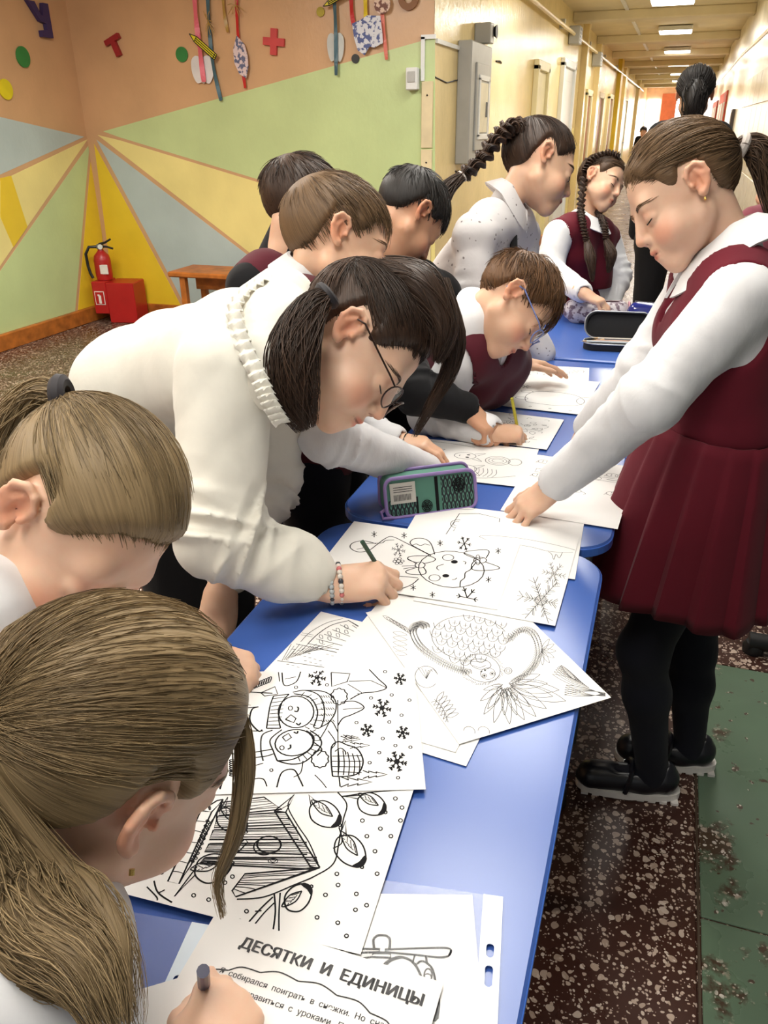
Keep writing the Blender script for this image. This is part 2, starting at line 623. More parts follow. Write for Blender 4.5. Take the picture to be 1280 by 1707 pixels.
HAIRLINE = dict(y=[-.11, -.085, -.06, -.036, -.028, -.018, .004, .014, .022, .036, .050, .066, .080, .10],
                z=[-.062, -.060, -.050, -.030, -.004, .026, .034, .022, -.006, .004, .030, .050, .060, .07])


def hairmask(L, low=0.0, front=0.0):
    z = np.interp(L[..., 1], HAIRLINE['y'], HAIRLINE['z'])
    z = z + front * sstep(L[..., 1], .03, .07) + low * sstep(-L[..., 1], .03, .06)
    return L[..., 2] - z + .0025 * np.sin(L[..., 1] * 210 + L[..., 0] * 90) + .0018 * np.sin(L[..., 0] * 260 + 1)


def head_sdf(s, hf, ears=True, k=1.0):
    """skull, face, ears of a child added to the body surface"""
    q = hf.s; W = hf.w
    s.ell(W(hf.C0), hf.R0 * q, hf.M, .01)
    s.ell(W((0, .026, -.028)), np.array([.055, .056, .066]) * q, hf.M, .03 * q)
    for e in (-1, 1):
        s.rc(W((e * .046, .004, -.050)), W((e * .012, .060, -.090)), .017 * q, .0125 * q, .025 * q)
        s.ball(W((e * .032, .054, -.044)), .0265 * q, .022 * q)
        s.ball(W((e * .030, .068, .014)), .014 * q, .02 * q)
    s.ball(W((0, .066, -.089)), .0135 * q, .022 * q)
    s.rc(W((0, .074, -.050)), W((0, .074, -.068)), .016 * q, .015 * q, .015 * q)
    for e in (-1, 1):
        s.ball(W((e * .031, .095, -.004)), .0125 * q, .012 * q, 's')
        s.ball(W((e * .031, .0705, -.006)), .0142 * q, .004 * q)
    s.rc(W((0, .083, .006)), W((0, .0985, -.030)), .0062 * q, .0088 * q, .011 * q)
    for e in (-1, 1): s.ball(W((e * .0095, .089, -.0345)), .0066 * q, .006 * q)
    s.rc(W((-.012, .084, -.0575)), W((0, .0895, -.0560)), .0040 * q, .0052 * q, .004 * q)
    s.rc(W((.012, .084, -.0575)), W((0, .0895, -.0560)), .0040 * q, .0052 * q, .004 * q)
    s.rc(W((-.009, .0840, -.0665)), W((.009, .0840, -.0665)), .0055 * q, .0055 * q, .005 * q)
    s.rc(W((-.018, .087, -.0615)), W((.018, .087, -.0615)), .0016 * q, .0016 * q, .003 * q, 's')
    if not ears: return
    for e in (-1, 1):
        ex = lambda x, y, z: W((e * (.0665 + x * .85), y * .87 - .001, z * .87))
        rim = [ex(.003, .010, .002), ex(.008, .013, .016), ex(.013, .006, .0275), ex(.018, -.008, .030), ex(.022, -.019, .020), ex(.021, -.021, .004), ex(.016, -.015, -.012), ex(.010, -.004, -.024)]
        s.chain(rim, [.0035, .0036, .0037, .0038, .0038, .0036, .0036, .0055], .003)
        s.ball(ex(.008, .001, -.0235), .0058, .006)
        a = math.radians(30) * e
        Ml = np.array([[math.cos(a), -math.sin(a), 0], [math.sin(a), math.cos(a), 0], [0, 0, 1]])
        s.ell(ex(.008, -.006, .004), np.array([.0042, .0145, .023]) * q, hf.M @ Ml, .006)
        s.ell(ex(.016, .001, -.002), np.array([.0085, .0075, .011]) * q, hf.M @ Ml, .004, 's')
        s.chain([ex(.014, -.010, -.010), ex(.0165, -.011, .006), ex(.014, -.004, .017)], [.0028, .003, .0026], .003)
        s.ball(ex(.008, .0105, -.004), .0042, .004)


def skin_tint(hf, flush=1.0):
    def f(V):
        L = hf.l(V); t = np.ones((len(V), 3), np.float32)
        def blot(c, r, col, a):
            d = np.linalg.norm((L - np.array(c)) / np.array(r), axis=1); w = (a * (1 - sstep(d, .35, 1.0)))[:, None]
            t[:] = t * (1 - w) + t * np.array(col) * w
        for e in (-1, 1):
            blot((e * .040, .066, -.040), (.03, .04, .028), (1.02, .74, .70), .75 * flush)
            blot((e * .080, -.006, .0), (.022, .030, .034), (1.05, .72, .62), .8)
            blot((e * .031, .080, .002), (.02, .02, .012), (.92, .74, .72), .7)
        blot((0, .100, -.032), (.016, .016, .014), (1.02, .80, .76), .7)
        blot((0, .089, -.0575), (.021, .014, .0055), (.86, .46, .46), 1.0)
        blot((0, .087, -.0670), (.018, .014, .0060), (.90, .50, .49), 1.0)
        blot((0, .088, -.0616), (.021, .014, .0022), (.40, .22, .22), 1.0)
        for e in (-1, 1): blot((e * .007, .094, -.0405), (.005, .006, .003), (.45, .28, .25), 1.0)
        return t
    return f


def hand_sdf(s, wrist, fdir, dorsal, side, pose, sc=0.84, k=0.004, rec=None):
    """palm and five separate bent fingers; side +1 left hand, -1 right hand (thumb towards side * X)"""
    Y = nrm(fdir); Z = np.asarray(dorsal, float); Z = nrm(Z - Y * (Z @ Y)); X = np.cross(Y, Z) * side
    W = lambda p: np.asarray(wrist) + sc * (p[0] * X + p[1] * Y + p[2] * Z)
    P = dict(
        flat=([(10, 12, 8)] * 4, (7, 2, -3, -10), 0), relax=([(22, 28, 18), (26, 32, 20), (32, 36, 22), (38, 40, 24)], (4, 1, -2, -6), .35),
        pencil=([(38, 62, 25), (48, 72, 35), (58, 80, 40), (62, 84, 42)], (3, 0, -2, -5), 1.0),
        spread=([(12, 16, 10)] * 4, (14, 3, -8, -19), .15),
        pinch=([(52, 48, 28), (50, 55, 30), (52, 60, 34), (54, 62, 34)], (3, 0, -2, -5), .8),
        point=([(18, 10, 6), (40, 58, 30), (52, 66, 34), (56, 68, 36)], (3, 0, -2, -4), .6),
        fist=([(62, 82, 45)] * 4, (2, 0, -1, -3), .9))[pose]
    bends, spr, tf = P
    base = [(.025, .080, .001), (.0085, .084, .003), (-.0085, .081, .002), (-.0245, .073, -.001)]
    for i in range(4):
        s.rc(W((base[i][0] * .62, .010, -.003)), W(base[i]), .0140 * sc, .0105 * sc, .014 * sc)
    s.ell(W((.0, .045, -.006)), np.array([.036, .040, .0125]) * sc, np.stack([X, Y, Z], 1), .012 * sc)
    s.rc(W((0, -.03, 0)), W((0, .02, -.002)), .021 * sc, .0215 * sc, .02 * sc)
    s.rc(W((.018, .012, -.008)), W((.030, .045, -.014)), .0145 * sc, .012 * sc, .014 * sc)
    LN = [(.040, .024, .019), (.044, .028, .020), (.041, .026, .019), (.032, .019, .017)]
    RD = [.0086, .0088, .0084, .0076]
    for i in range(4):
        p = np.array(base[i]); a = 0; sp = math.radians(spr[i])
        for j in range(3):
            a += math.radians(bends[i][j])
            d = np.array([math.sin(sp) * math.cos(a), math.cos(sp) * math.cos(a), -math.sin(a)])
            q = p + d * LN[i][j]
            r0 = RD[i] * (1, .92, .84)[j] * sc; r1 = RD[i] * (.93, .85, .70)[j] * sc
            s.rc(W(p), W(q), r0, r1, k if j else .006)
            p = q
        if rec is not None:
            nd = np.array([0, 0, 1.0]); nn = nd - d * (nd @ d)
            nn = nn / (np.linalg.norm(nn) + 1e-6)
            rec.append((W(p - d * .006 + nn * RD[i] * .66), (W(d) - W((0, 0, 0))), (W(nn) - W((0, 0, 0))), RD[i] * sc))
    th = [np.array((.026, .036, -.012)), lerp(np.array((.050, .060, -.016)), np.array((.036, .066, -.030)), tf), lerp(np.array((.066, .084, -.020)), np.array((.030, .092, -.044)), tf), lerp(np.array((.074, .100, -.022)), np.array((.022, .108, -.050)), tf)]
    s.chain([W(p) for p in th], [.0118 * sc, .0102 * sc, .0094 * sc, .0072 * sc], k)
    return W


def limb(s, P, rad, k=.012):
    return s.chain(P, rad, k)


class Person:
    """joints in world coordinates; R is the person's right"""
    def __init__(s, label, J, head, skin, hands=None, h=0.003, sc=1.0, ears=True, name='person', flush=1.0):
        s.J = {k: (np.asarray(v, float) if not isinstance(v, (list, tuple)) or np.isscalar(v[0]) else [np.asarray(q, float) for q in v]) for k, v in J.items()}
        J = s.J; s.sc = sc; s.h = h; s.skin = skin
        base = J['an'][0] * .5 + J['an'][1] * .5; s.off = np.array([base[0], base[1], 0.0])
        s.root = empty(name, s.off, label, 'person')
        s.hf = HeadFrame(*head)
        b = Sdf(); hf = s.hf
        head_sdf(b, hf, ears)
        b.rc(hf.w((0, -.028, -.045)), lerp(hf.w((0, -.034, -.09)), J['nb'], .6), .038 * sc, .036 * sc, .016)
        b.rc(lerp(hf.w((0, -.034, -.09)), J['nb'], .5), J['nb'], .036 * sc, .042 * sc, .016)
        s.torso(b, -0.006)
        for i in (0, 1):
            b.chain([J['sh'][i], J['el'][i], J['wr'][i]], [.036 * sc, .029 * sc, .0195 * sc], .012)
            b.chain([J['hip'][i], J['kn'][i], J['an'][i]], [.062 * sc, .043 * sc, .029 * sc], .02)
            b.rc(J['an'][i] + (0, 0, -.03), J['toe'][i], .026 * sc, .018 * sc, .015)
        s.nails = []
        s.hw = [None, None]
        if hands:
            for i in (0, 1):
                if hands[i] is None: continue
                fd, do, pose = hands[i]
                s.hw[i] = hand_sdf(b, J['wr'][i], fd, do, (-1, 1)[i], pose, J.get('hs', .84) * sc, rec=s.nails)
        s.bsdf = b
        # fine mesh at head and hands, coarser under the clothes
        hv = hf.c - (0, 0, 0); boxes = [(hv - .140 * hf.s, hv + .140 * hf.s)]
        if hands:
            for i in (0, 1):
                if hands[i] is None: continue
                hc_ = s.hw[i]((0, .045, -.01)); boxes.append((hc_ - .105 * sc, hc_ + .105 * sc))
        Vs, Fs = [], []; no = 0
        for bi, bx in enumerate(boxes):
            V, Fq = b.mesh(h, bx, [(p + .0, q - .0) for p, q in boxes[:bi]]); Vs.append(V); Fs.append(Fq + no); no += len(V)
        V, Fq = b.mesh(max(.014, h), None, [(p + .012, q - .012) for p, q in boxes]); Vs.append(V); Fs.append(Fq + no)
        V = np.concatenate(Vs); me = mesh_np('body', V - s.off.astype(np.float32), np.concatenate(Fs), True, skin_tint(hf, flush)(V))
        s.body = link('body', me, skin, s.root)

    def torso(s, b, o, lo=0.0, k=.03):
        J = s.J; sc = s.sc
        up = nrm(J['nb'] - J['pel'])
        for i in (0, 1):
            b.rc(lerp(J['sh'][i], J['nb'], .10), lerp(J['sh'][1 - i], J['nb'], .5), .040 * sc + o, .044 * sc + o, k)
            chest = lerp(J['sh'][i], J['sh'][1 - i], .30) - up * .07
            b.rc(chest, lerp(J['hip'][i], J['hip'][1 - i], .16) + up * .09, .074 * sc + o, .066 * sc + o, k)
            b.rc(lerp(J['hip'][i], J['hip'][1 - i], .16) + up * .09, lerp(J['hip'][i], J['hip'][1 - i], .10), .068 * sc + o, .076 * sc + o, k)

    # ---------------- clothes
    def shirt(s, m, o=.010, hem=None, disp=None, sleeve=(.050, .043, .033), name='shirt', cuff=True, puff=0, h=None, wrist=1.0, neck=.044, hand=(0, 1), fold=.0042, tail=0):
        J = s.J; b = Sdf(); sc = s.sc
        s.torso(b, o)
        if tail:
            for i in (0, 1): b.rc(J['hip'][i], lerp(J['hip'][i], J['kn'][i], tail), .078 * sc + o, .082 * sc + o, .03)
            dn = nrm(lerp(J['kn'][0], J['kn'][1], .5) - J['pel']); b.cut(lerp(J['pel'], lerp(J['kn'][0], J['kn'][1], .5), tail), dn)
        if hem is not None: b.cut(hem[0], hem[1])
        for i in (0, 1):
            a, e, w = J['sh'][i], J['el'][i], lerp(J['el'][i], J['wr'][i], wrist * .97)
            b.chain([a, e, w], [sleeve[0] * sc, sleeve[1] * sc, sleeve[2] * sc], .02)
            d = nrm(w - e)
            if puff: b.ball(w - d * .035, sleeve[2] * sc * 1.22, .02)
        for i in (0, 1):
            e, w = J['el'][i], lerp(J['el'][i], J['wr'][i], wrist * .97); d = nrm(w - e)
            b.rc(w - d * .002, w + d * .06, .0235 * sc, .0235 * sc, .002, 's')
        n = nrm(s.hf.c - J['nb'])
        b.rc(J['nb'] + n * .012, J['nb'] + n * .10, neck * sc, (neck + .002) * sc, .006, 's')
        b.disp = sleeve_folds([(J['sh'][i], J['el'][i], J['wr'][i]) for i in (0, 1)], fold, .034, 3, disp); b.amp = .009
        s.shirt_o = sdf_obj(name, b, h or .006, m, s.root, s.off)
        if cuff:
            for i in hand:
                e, w = J['el'][i], lerp(J['el'][i], J['wr'][i], wrist * .97); d = nrm(w - e)
                c = MB(); T = [w - d * .030, w - d * .026, w + d * .004, w + d * .008, w + d * .006]
                r = np.array([.029, .0315, .0305, .0285, .024]) * sc
                c.tube(T, r, 20, False); c.build('cuff', m, s.root, True, s.off)
        return s.shirt_o

    def vest(s, m, o=.016, hem=None, name='vest', vneck=.10, hole=.056, h=None, disp=None, vw=.035, neckr=.056):
        J = s.J; b = Sdf(); sc = s.sc
        s.torso(b, o)
        for i in (0, 1):
            out = nrm(J['sh'][i] - J['sh'][1 - i])
            dn = nrm(J['pel'] - J['nb'])
            b.rc(J['sh'][i] + out * .004 + dn * .01, J['sh'][i] + out * .16 + dn * .03, hole * sc, hole * sc * 1.1, .004, 's')
            b.rc(J['sh'][i] + out * .01, J['sh'][i] + out * .10 + dn * .10, hole * .9 * sc, hole * sc, .004, 's')
        n = nrm(s.hf.c - J['nb']); side = nrm(J['sh'][0] - J['sh'][1]); dn = nrm(J['pel'] - J['nb'])
        fr = nrm(np.cross(dn, side) * 1.0)
        s.front = fr if fr @ s.hf.Y > 0 or abs(fr @ s.hf.Y) < .1 else -fr
        b.rc(J['nb'] + n * (.01 - (neckr - .056) * .5), J['nb'] + n * .12, neckr * sc, (neckr + .002) * sc, .006, 's')
        b.rc(J['nb'] + s.front * .07 + n * .06, J['nb'] + s.front * (.10) + dn * vneck, vw, .006, .005, 's')
        if hem is not None: b.cut(hem[0], hem[1])
        if disp: b.disp = disp; b.amp = .005
        return sdf_obj(name, b, h or .006, m, s.root, s.off)

    def trousers(s, m, o=.012, top=None, h=None, name='trousers'):
        J = s.J; b = Sdf(); sc = s.sc
        for i in (0, 1):
            b.chain([J['hip'][i], J['kn'][i], J['an'][i] + (0, 0, .0)], [.070 * sc + o, .046 * sc + o, .034 * sc + o], .02)
            b.rc(J['hip'][i] , lerp(J['hip'][i], J['nb'], .2), .074 * sc + o, .07 * sc + o, .03)
        if top is not None: b.cut(*top)
        b.disp = folds(.003, 55, 3); b.amp = .004
        return sdf_obj(name, b, h or .015, m, s.root, s.off)

    def shoes(s, m, sole):
        J = s.J
        for i in (0, 1):
            b = Sdf(); a = J['an'][i]; t = J['toe'][i]; d = nrm((t - a) * (1, 1, 0)); z = np.array([0, 0, 1.0])
            g = np.array([a[0], a[1], 0])
            b.rc(g - d * .028 + z * .045, g + d * .11 + z * .036, .031, .030, .02)
            b.rc(g - d * .02 + z * .062, g + d * .0 + z * .066, .030, .030, .02)
            b.cut((0, 0, .018), (0, 0, -1))
            so = sdf_obj('shoe', b, .009, m, s.root, s.off)
            c = MB(); side = np.cross(z, d)
            pts = []
            for q in range(28):
                an = 2 * math.pi * q / 28; x = math.cos(an); y = math.sin(an)
                pts.append((.041 + .106 * x, (.038 if x > 0 else .034) * y * (1.0 if abs(x) < .9 else .95)))
            M = np.stack([d, side, z], 1)
            c.prism(pts, .001, .020, M, g)
            c.build('sole', sole, so, False, s.off)

    # ---------------- face details
    def face(s, brow, lash, h=.0):
        hf = s.hf
        for e in (-1, 1):
            n = 70; rad = [.0003] * n
            u = RNG.uniform(0, 1, n); v = RNG.uniform(-1, 1, n)
            x = lerp(.013, .047, u); z = .0145 + .007 * np.sin(u * 2.4) - .004 * u + v * lerp(.0042, .0018, u)
            st = np.stack([e * x, np.full(n, .10), z], 1)
            a = hf.w(st); b = hf.w(st + np.stack([e * np.full(n, .008), np.zeros(n) - .003, .0015 - .002 * u], 1))
            for q in (a, b):
                for _ in range(8):
                    d = s.bsdf.ev(q.astype(np.float32)); q -= hf.Y * d[:, None] * .8
            V, Q, t = strand_mesh(np.stack([a, lerp(a, b, .5) + hf.Y * .0012, b], 1), rad)
            o = link('eyebrow', mesh_np('eyebrow', V - s.off, Q, True, t), brow, s.root); o['kind'] = 'stuff'
            c = MB(); ec = np.array([e * .031, .0705, -.006]); pts = []
            for ph in np.linspace(-62, 66, 12):
                p = math.radians(ph); al = math.radians(30 - 10 * (ph / 64) ** 2)
                pts.append(hf.w(ec + .0150 * np.array([e * math.sin(p), math.cos(p) * math.cos(al), -math.sin(al) * (1 - .25 * (ph / 64) ** 2)])))
            pts = np.array(pts) + hf.Y * .0006
            c.tube(pts, [.0004] + [.0011] * 10 + [.0004], 5)
            c.build('eyelash', lash, s.root, True, s.off)

    def fingernails(s, m, n=8):
        c = MB()
        for (p, d, nn, r) in s.nails[:n]:
            d = nrm(d); nn = nrm(nn); x = np.cross(d, nn)
            M = np.stack([x, d, nn], 1)
            V = []; Fc = []
            for i in range(5):
                for j in range(5):
                    u = -1 + i * .5; v = -1 + j * .5
                    V.append(M @ np.array([u * r * .62, v * r * .7, -abs(u) ** 2 * r * .22 + (-.3 * r if v < -.9 else 0)]) + p + nn * r * .22)
            for i in range(4):
                for j in range(4): Fc.append((i * 5 + j, (i + 1) * 5 + j, (i + 1) * 5 + j + 1, i * 5 + j + 1))
            c.add(V, Fc)
        c.build('fingernails', m, s.root, True, s.off)

    # ---------------- hair
    def hair_cap(s, m, th=.007, low=0.0, front=0.0, tint=.5, h=.006, tie=(0, -.93, .36), k=34):
        """scalp hair; tie is the point all hair is combed to (or grows away from), in head coordinates"""
        hf = s.hf; b = Sdf()
        b.ell(hf.w(hf.C0), (hf.R0 + .001) * hf.s, hf.M, .001)
        def dp(P):
            q = sstep(hairmask(hf.l(P), low, front), -.006, .034)
            return (.008 - q * (th + .008)).astype(np.float32)
        b.disp = dp; b.amp = .014
        V, Fq = b.mesh(h)
        L = (hf.l(V) - hf.C0) / hf.R0; L /= np.linalg.norm(L, axis=1)[:, None]
        t = nrm(tie); a = nrm(np.cross(t, (.9, .1, .3))); c = np.cross(t, a)
        x, y = L @ a, L @ c; r = np.sqrt(x * x + y * y) + 1e-6
        flow = np.stack([x / r * k, y / r * k, L @ t * 1.6], 1)
        return link('hair_cap', mesh_np('hair_cap', V - s.off.astype(np.float32), Fq, True, np.full(len(V), tint, np.float32), flow), m, s.root)

    def sample(s, n, low=0.0, front=0.0, seed=1, edge=.002):
        r = np.random.default_rng(seed); hf = s.hf
        u = r.normal(size=(n * 4, 3)); u /= np.linalg.norm(u, axis=1)[:, None]
        L = hf.C0 + u * hf.R0
        return u[hairmask(L, low, front) > edge][:n]

    def hair_swept(s, m, tie, n=900, seed=1, th=.007, rad=.0011, low=0., front=0., S=10, name='hair', part=None, wave=.0):
        """hair combed over the head to a tie; tie is a direction in head coordinates"""
        hf = s.hf; r = np.random.default_rng(seed)
        u = s.sample(n, low, front, seed)
        ub = s.sample(n * 4, low, front, seed + 500, -.004); ub = ub[hairmask(hf.C0 + ub * hf.R0, low, front) < .016][:n // 2]
        u = np.concatenate([u, ub])
        n = len(u); tie = nrm(tie)
        clump = r.normal(size=(40, 3)); clump /= np.linalg.norm(clump, axis=1)[:, None]
        ci = (u @ clump.T).argmax(1)
        ch = r.uniform(-.002, .0022, 40)[ci]; ct = r.uniform(-.25, .25, 40)[ci]
        tt = np.array([nrm(tie + r.normal(size=3) * .06) for _ in range(n)])
        dt = np.clip((u * tt).sum(1), -.999, .999); om = np.arccos(dt)
        t = np.linspace(0, 1, S)[None, :, None]
        sl = (np.sin((1 - t) * om[:, None, None]) * u[:, None] + np.sin(t * om[:, None, None]) * tt[:, None]) / np.sin(om)[:, None, None]
        hgt = th + ch[:, None] + r.uniform(-.0025, .002, n)[:, None] + .002 * np.sin(np.linspace(0, 1, S)[None] * 3.1 + r.uniform(0, 6, n)[:, None]) * .6
        L0 = hf.C0 + u * hf.R0
        edge = sstep(hairmask(L0, low, front), 0, .035)[:, None]
        ramp = np.clip(np.linspace(0, 1, S)[None] * 3 + edge, 0, 1)
        hgt = lerp(-.0004, hgt, ramp)
        Lp = hf.C0 + sl * hf.R0; near = np.clip(np.linspace(-1.6, 1, S), 0, 1)[None]
        hgt = lerp(r.uniform(-.0015, .0004, n)[:, None], hgt, np.maximum(sstep(hairmask(Lp, low, front), -.012, .032), near))
        P = hf.on(sl, hgt)
        Lc = hf.l(P); keep = ~((np.abs(Lc[..., 0]) > .05) & (Lc[..., 1] > -.024) & (Lc[..., 1] < .014) & (Lc[..., 2] > -.03) & (Lc[..., 2] < .034)).any(1)
        P = P[keep]; n = len(P); ct = ct[keep]
        V, Q, tn = strand_mesh(P, r.uniform(.6, 1.25, n) * rad, 3, .6, np.clip(r.normal(.5, .17, n) + ct, 0, 1))
        return link(name, mesh_np(name, V - s.off, Q, True, tn), m, s.root)

    def tail(s, m, guide, rads, n=260, seed=2, rad=.0011, S=18, name='ponytail', wave=.004, loose=.15):
        r = np.random.default_rng(seed)
        g = spline(guide, 10); q = np.linspace(0, len(g) - 1, S)
        idx = np.clip(q.astype(int), 0, len(g) - 2); f = (q - idx)[:, None]
        g = g[idx] * (1 - f) + g[idx + 1] * f
        T = np.gradient(g, axis=0); T /= np.linalg.norm(T, axis=1)[:, None]
        a = nrm(np.cross(T[0], (.3, .5, .8))); U = []
        for i in range(S):
            a = nrm(a - T[i] * (a @ T[i])); U.append(a)
        U = np.array(U); Wv = np.cross(T, U)
        R = np.interp(np.linspace(0, 1, S), np.linspace(0, 1, len(rads)), rads)
        rr = np.sqrt(r.uniform(.02, 1, n)); an = r.uniform(0, 6.283, n)
        ln = 1 - loose * r.uniform(0, 1, n) ** 2
        t = np.linspace(0, 1, S)[None] * ln[:, None]
        P = np.zeros((n, S, 3))
        for ax in range(3):
            G = np.stack([np.interp(t[i], np.linspace(0, 1, S), g[:, ax]) for i in range(n)])
            P[:, :, ax] = G
        Rt = np.stack([np.interp(t[i], np.linspace(0, 1, S), R) for i in range(n)]) * rr[:, None]
        an2 = an[:, None] + .5 * np.sin(t * 5 + r.uniform(0, 6, n)[:, None])
        idn = np.clip((t * (S - 1)).round().astype(int), 0, S - 1)
        P += U[idn] * (Rt * np.cos(an2))[..., None] + Wv[idn] * (Rt * np.sin(an2))[..., None]
        P += (np.sin(t * 9 + r.uniform(0, 6, n)[:, None]) * wave * t)[..., None] * U[idn]
        V, Q, tn = strand_mesh(P, r.uniform(.7, 1.3, n) * rad, 3, .3, np.clip(r.normal(.5, .18, n), 0, 1))
        m_ = 16; aa = np.arange(m_) * 2 * math.pi / m_; o = len(V)
        prof = R * np.interp(np.linspace(0, 1, S), [0, .1, .75, 1], [.9, .86, .74, .1])
        core = g[:, None] + prof[:, None, None] * (U[:, None] * np.cos(aa)[None, :, None] + Wv[:, None] * np.sin(aa)[None, :, None])
        ii = np.arange(S - 1)[:, None] * m_; jj = np.arange(m_)[None]; j2 = (jj + 1) % m_
        Qc = np.stack([ii + jj, ii + j2, ii + m_ + j2, ii + m_ + jj], -1).reshape(-1, 4) + o
        fl = np.zeros((o + S * m_, 3)); fl[o:, 0] = np.tile(np.cos(aa) * 10, S); fl[o:, 1] = np.tile(np.sin(aa) * 10, S); fl[o:, 2] = np.repeat(np.linspace(0, 1.5, S), m_)
        V = np.concatenate([V, core.reshape(-1, 3)]); Q = np.concatenate([Q, Qc]); tn = np.concatenate([tn, np.full(S * m_, .42)])
        return link(name, mesh_np(name, V - s.off, Q, True, tn, fl), m, s.root)
        return link(name, mesh_np(name, V - s.off, Q, True, tn), m, s.root)

    def braid(s, m, guide, r0, r1, turns=9, name='braid', tailn=0):
        r = np.random.default_rng(5)
        g = spline(guide, 16); S = len(g); t = np.linspace(0, 1, S)
        T = np.gradient(g, axis=0); T /= np.linalg.norm(T, axis=1)[:, None]
        a = nrm(np.cross(T[0], (.3, .5, .8))); U = []
        for i in range(S):
            a = nrm(a - T[i] * (a @ T[i])); U.append(a)
        U = np.array(U); Wv = np.cross(T, U); R = lerp(r0, r1, t)[:, None]
        P = []
        for k in range(3):
            ph = 2 * math.pi * (turns * t + k / 3.0)
            c = g + U * R * (np.sin(ph) * .95)[:, None] + Wv * R * (np.sin(2 * ph) * .55)[:, None]
            for _ in range(34):
                q = math.sqrt(r.uniform(.05, 1)) * .62; an = r.uniform(0, 6.28)
                P.append(c + U * R * q * math.cos(an) + Wv * R * q * math.sin(an))
        P = np.array(P)
        V, Q, tn = strand_mesh(P, np.full(len(P), r0 * .13), 3, .7, np.clip(r.normal(.45, .25, len(P)), 0, 1))
        return link(name, mesh_np(name, V - s.off, Q, True, tn), m, s.root)

    def hair_short(s, m, n=1600, seed=1, length=.05, lift=.010, crown=(.1, -.55, .85), low=0., front=0., rad=.0012, fringe=.02, sweep=(0, 0, 0), S=7, mess=.12):
        hf = s.hf; r = np.random.default_rng(seed)
        u = s.sample(n, low, front, seed, .0); n = len(u); cr = nrm(crown)
        away = u - cr * (u @ cr)[:, None] * 1.0
        away = away - u * (away * u).sum(1)[:, None]
        away /= np.linalg.norm(away, axis=1)[:, None] + 1e-6
        away = away + np.array(sweep) + r.normal(size=(n, 3)) * mess
        away -= u * (away * u).sum(1)[:, None]; away /= np.linalg.norm(away, axis=1)[:, None] + 1e-6
        L0 = hf.C0 + u * hf.R0
        topness = sstep(L0[:, 2], .02, .09)
        ln = (length * lerp(.45, 1, topness) + fringe * sstep(L0[:, 1], .02, .07) * topness) * r.uniform(.7, 1.15, n) / .08
        t = np.linspace(0, 1, S)[None, :, None]
        an = ln[:, None, None] * t
        d = u[:, None] * np.cos(an) + away[:, None] * np.sin(an)
        hg = .003 + lift * lerp(.35, 1, topness)[:, None] * (np.linspace(0, 1, S)[None] ** .7) * r.uniform(.5, 1.3, n)[:, None]
        P = hf.on(d, hg)
        V, Q, tn = strand_mesh(P, r.uniform(.7, 1.3, n) * rad, 3, .25, np.clip(r.normal(.5, .25, n), 0, 1))
        return link('hair', mesh_np('hair', V - s.off, Q, True, tn), m, s.root)

    def collar(s, m, r0=.052, r1=.085, h0=.040, drop=.030, gap=20, n=40, name='collar', lean=.0):
        """turned-down collar round the neck, open at the front"""
        J = s.J; up = nrm(lerp(nrm(s.hf.c - J['nb']), nrm(J['nb'] - J['pel']), .45)); side = nrm(J['sh'][0] - J['sh'][1])
        side = nrm(side - up * (side @ up)); fr = np.cross(up, side)
        if fr @ s.hf.Y < 0 and abs(fr @ s.hf.Y) > .25: fr = -fr
        V = []; prof = [(r0 + .002, -.012), (r0 + .001, h0 * .6), (r0 + .004, h0), (r0 + .010, h0 - .001), (lerp(r0, r1, .55), h0 - drop * .40), (r1, h0 - drop), (r1 - .004, h0 - drop - .003), (lerp(r0, r1, .5), h0 - drop * .55), (r0 + .006, h0 - .010)]
        sc = s.sc
        for i in range(n + 1):
            a = math.radians(gap + (360 - 2 * gap) * i / n)
            d = fr * math.cos(a) + side * math.sin(a)
            k = 1 + .16 * max(0, math.cos(a)) ** 2
            for (rr, hh) in prof:
                out = (rr - r0)
                V.append(J['nb'] + d * (r0 + out * k) * sc + up * (hh - .022 * max(0, math.cos(a)) - (.012 * out / (r1 - r0)) * max(0, math.cos(a))) * sc)
        p = len(prof)
        Fc = [(i * p + j, i * p + (j + 1) % p, (i + 1) * p + (j + 1) % p, (i + 1) * p + j) for i in range(n) for j in range(p)]
        Fc += [tuple(range(p))[::-1], tuple(n * p + j for j in range(p))]
        return MB().add(V, Fc).build(name, m, s.root, True, s.off)


def legs_from(pel, fwd, width=.075, kz=.40, az=.075, bend=.03, stride=0.0, shift=(0, 0, 0)):
    """standing legs below a pelvis point, feet on the floor"""
    f = nrm(np.array([fwd[0], fwd[1], 0])); r = np.array([f[1], -f[0], 0])
    pel = np.asarray(pel, float); sh = np.asarray(shift, float)
    J = dict(hip=[], kn=[], an=[], toe=[])
    for i, e in ((0, 1), (1, -1)):
        hp = pel + r * e * width
        J['hip'].append(hp)
        J['kn'].append(np.array([hp[0], hp[1], kz * 1.0]) + f * bend + sh * .5 + f * stride * e * .5)
        J['an'].append(np.array([hp[0], hp[1], az]) + sh + f * stride * e)
        J['toe'].append(np.array([hp[0], hp[1], .03]) + f * .11 + sh + f * stride * e)
    return J

# ================================================================== THE PLACE
BY = 5.44        # painted end wall of the hall
LX = -4.18       # painted side wall of the hall
PX = -1.52       # left wall of the corridor
RX = 0.64        # right wall of the corridor
END = 36.0
TABLE = 0.70


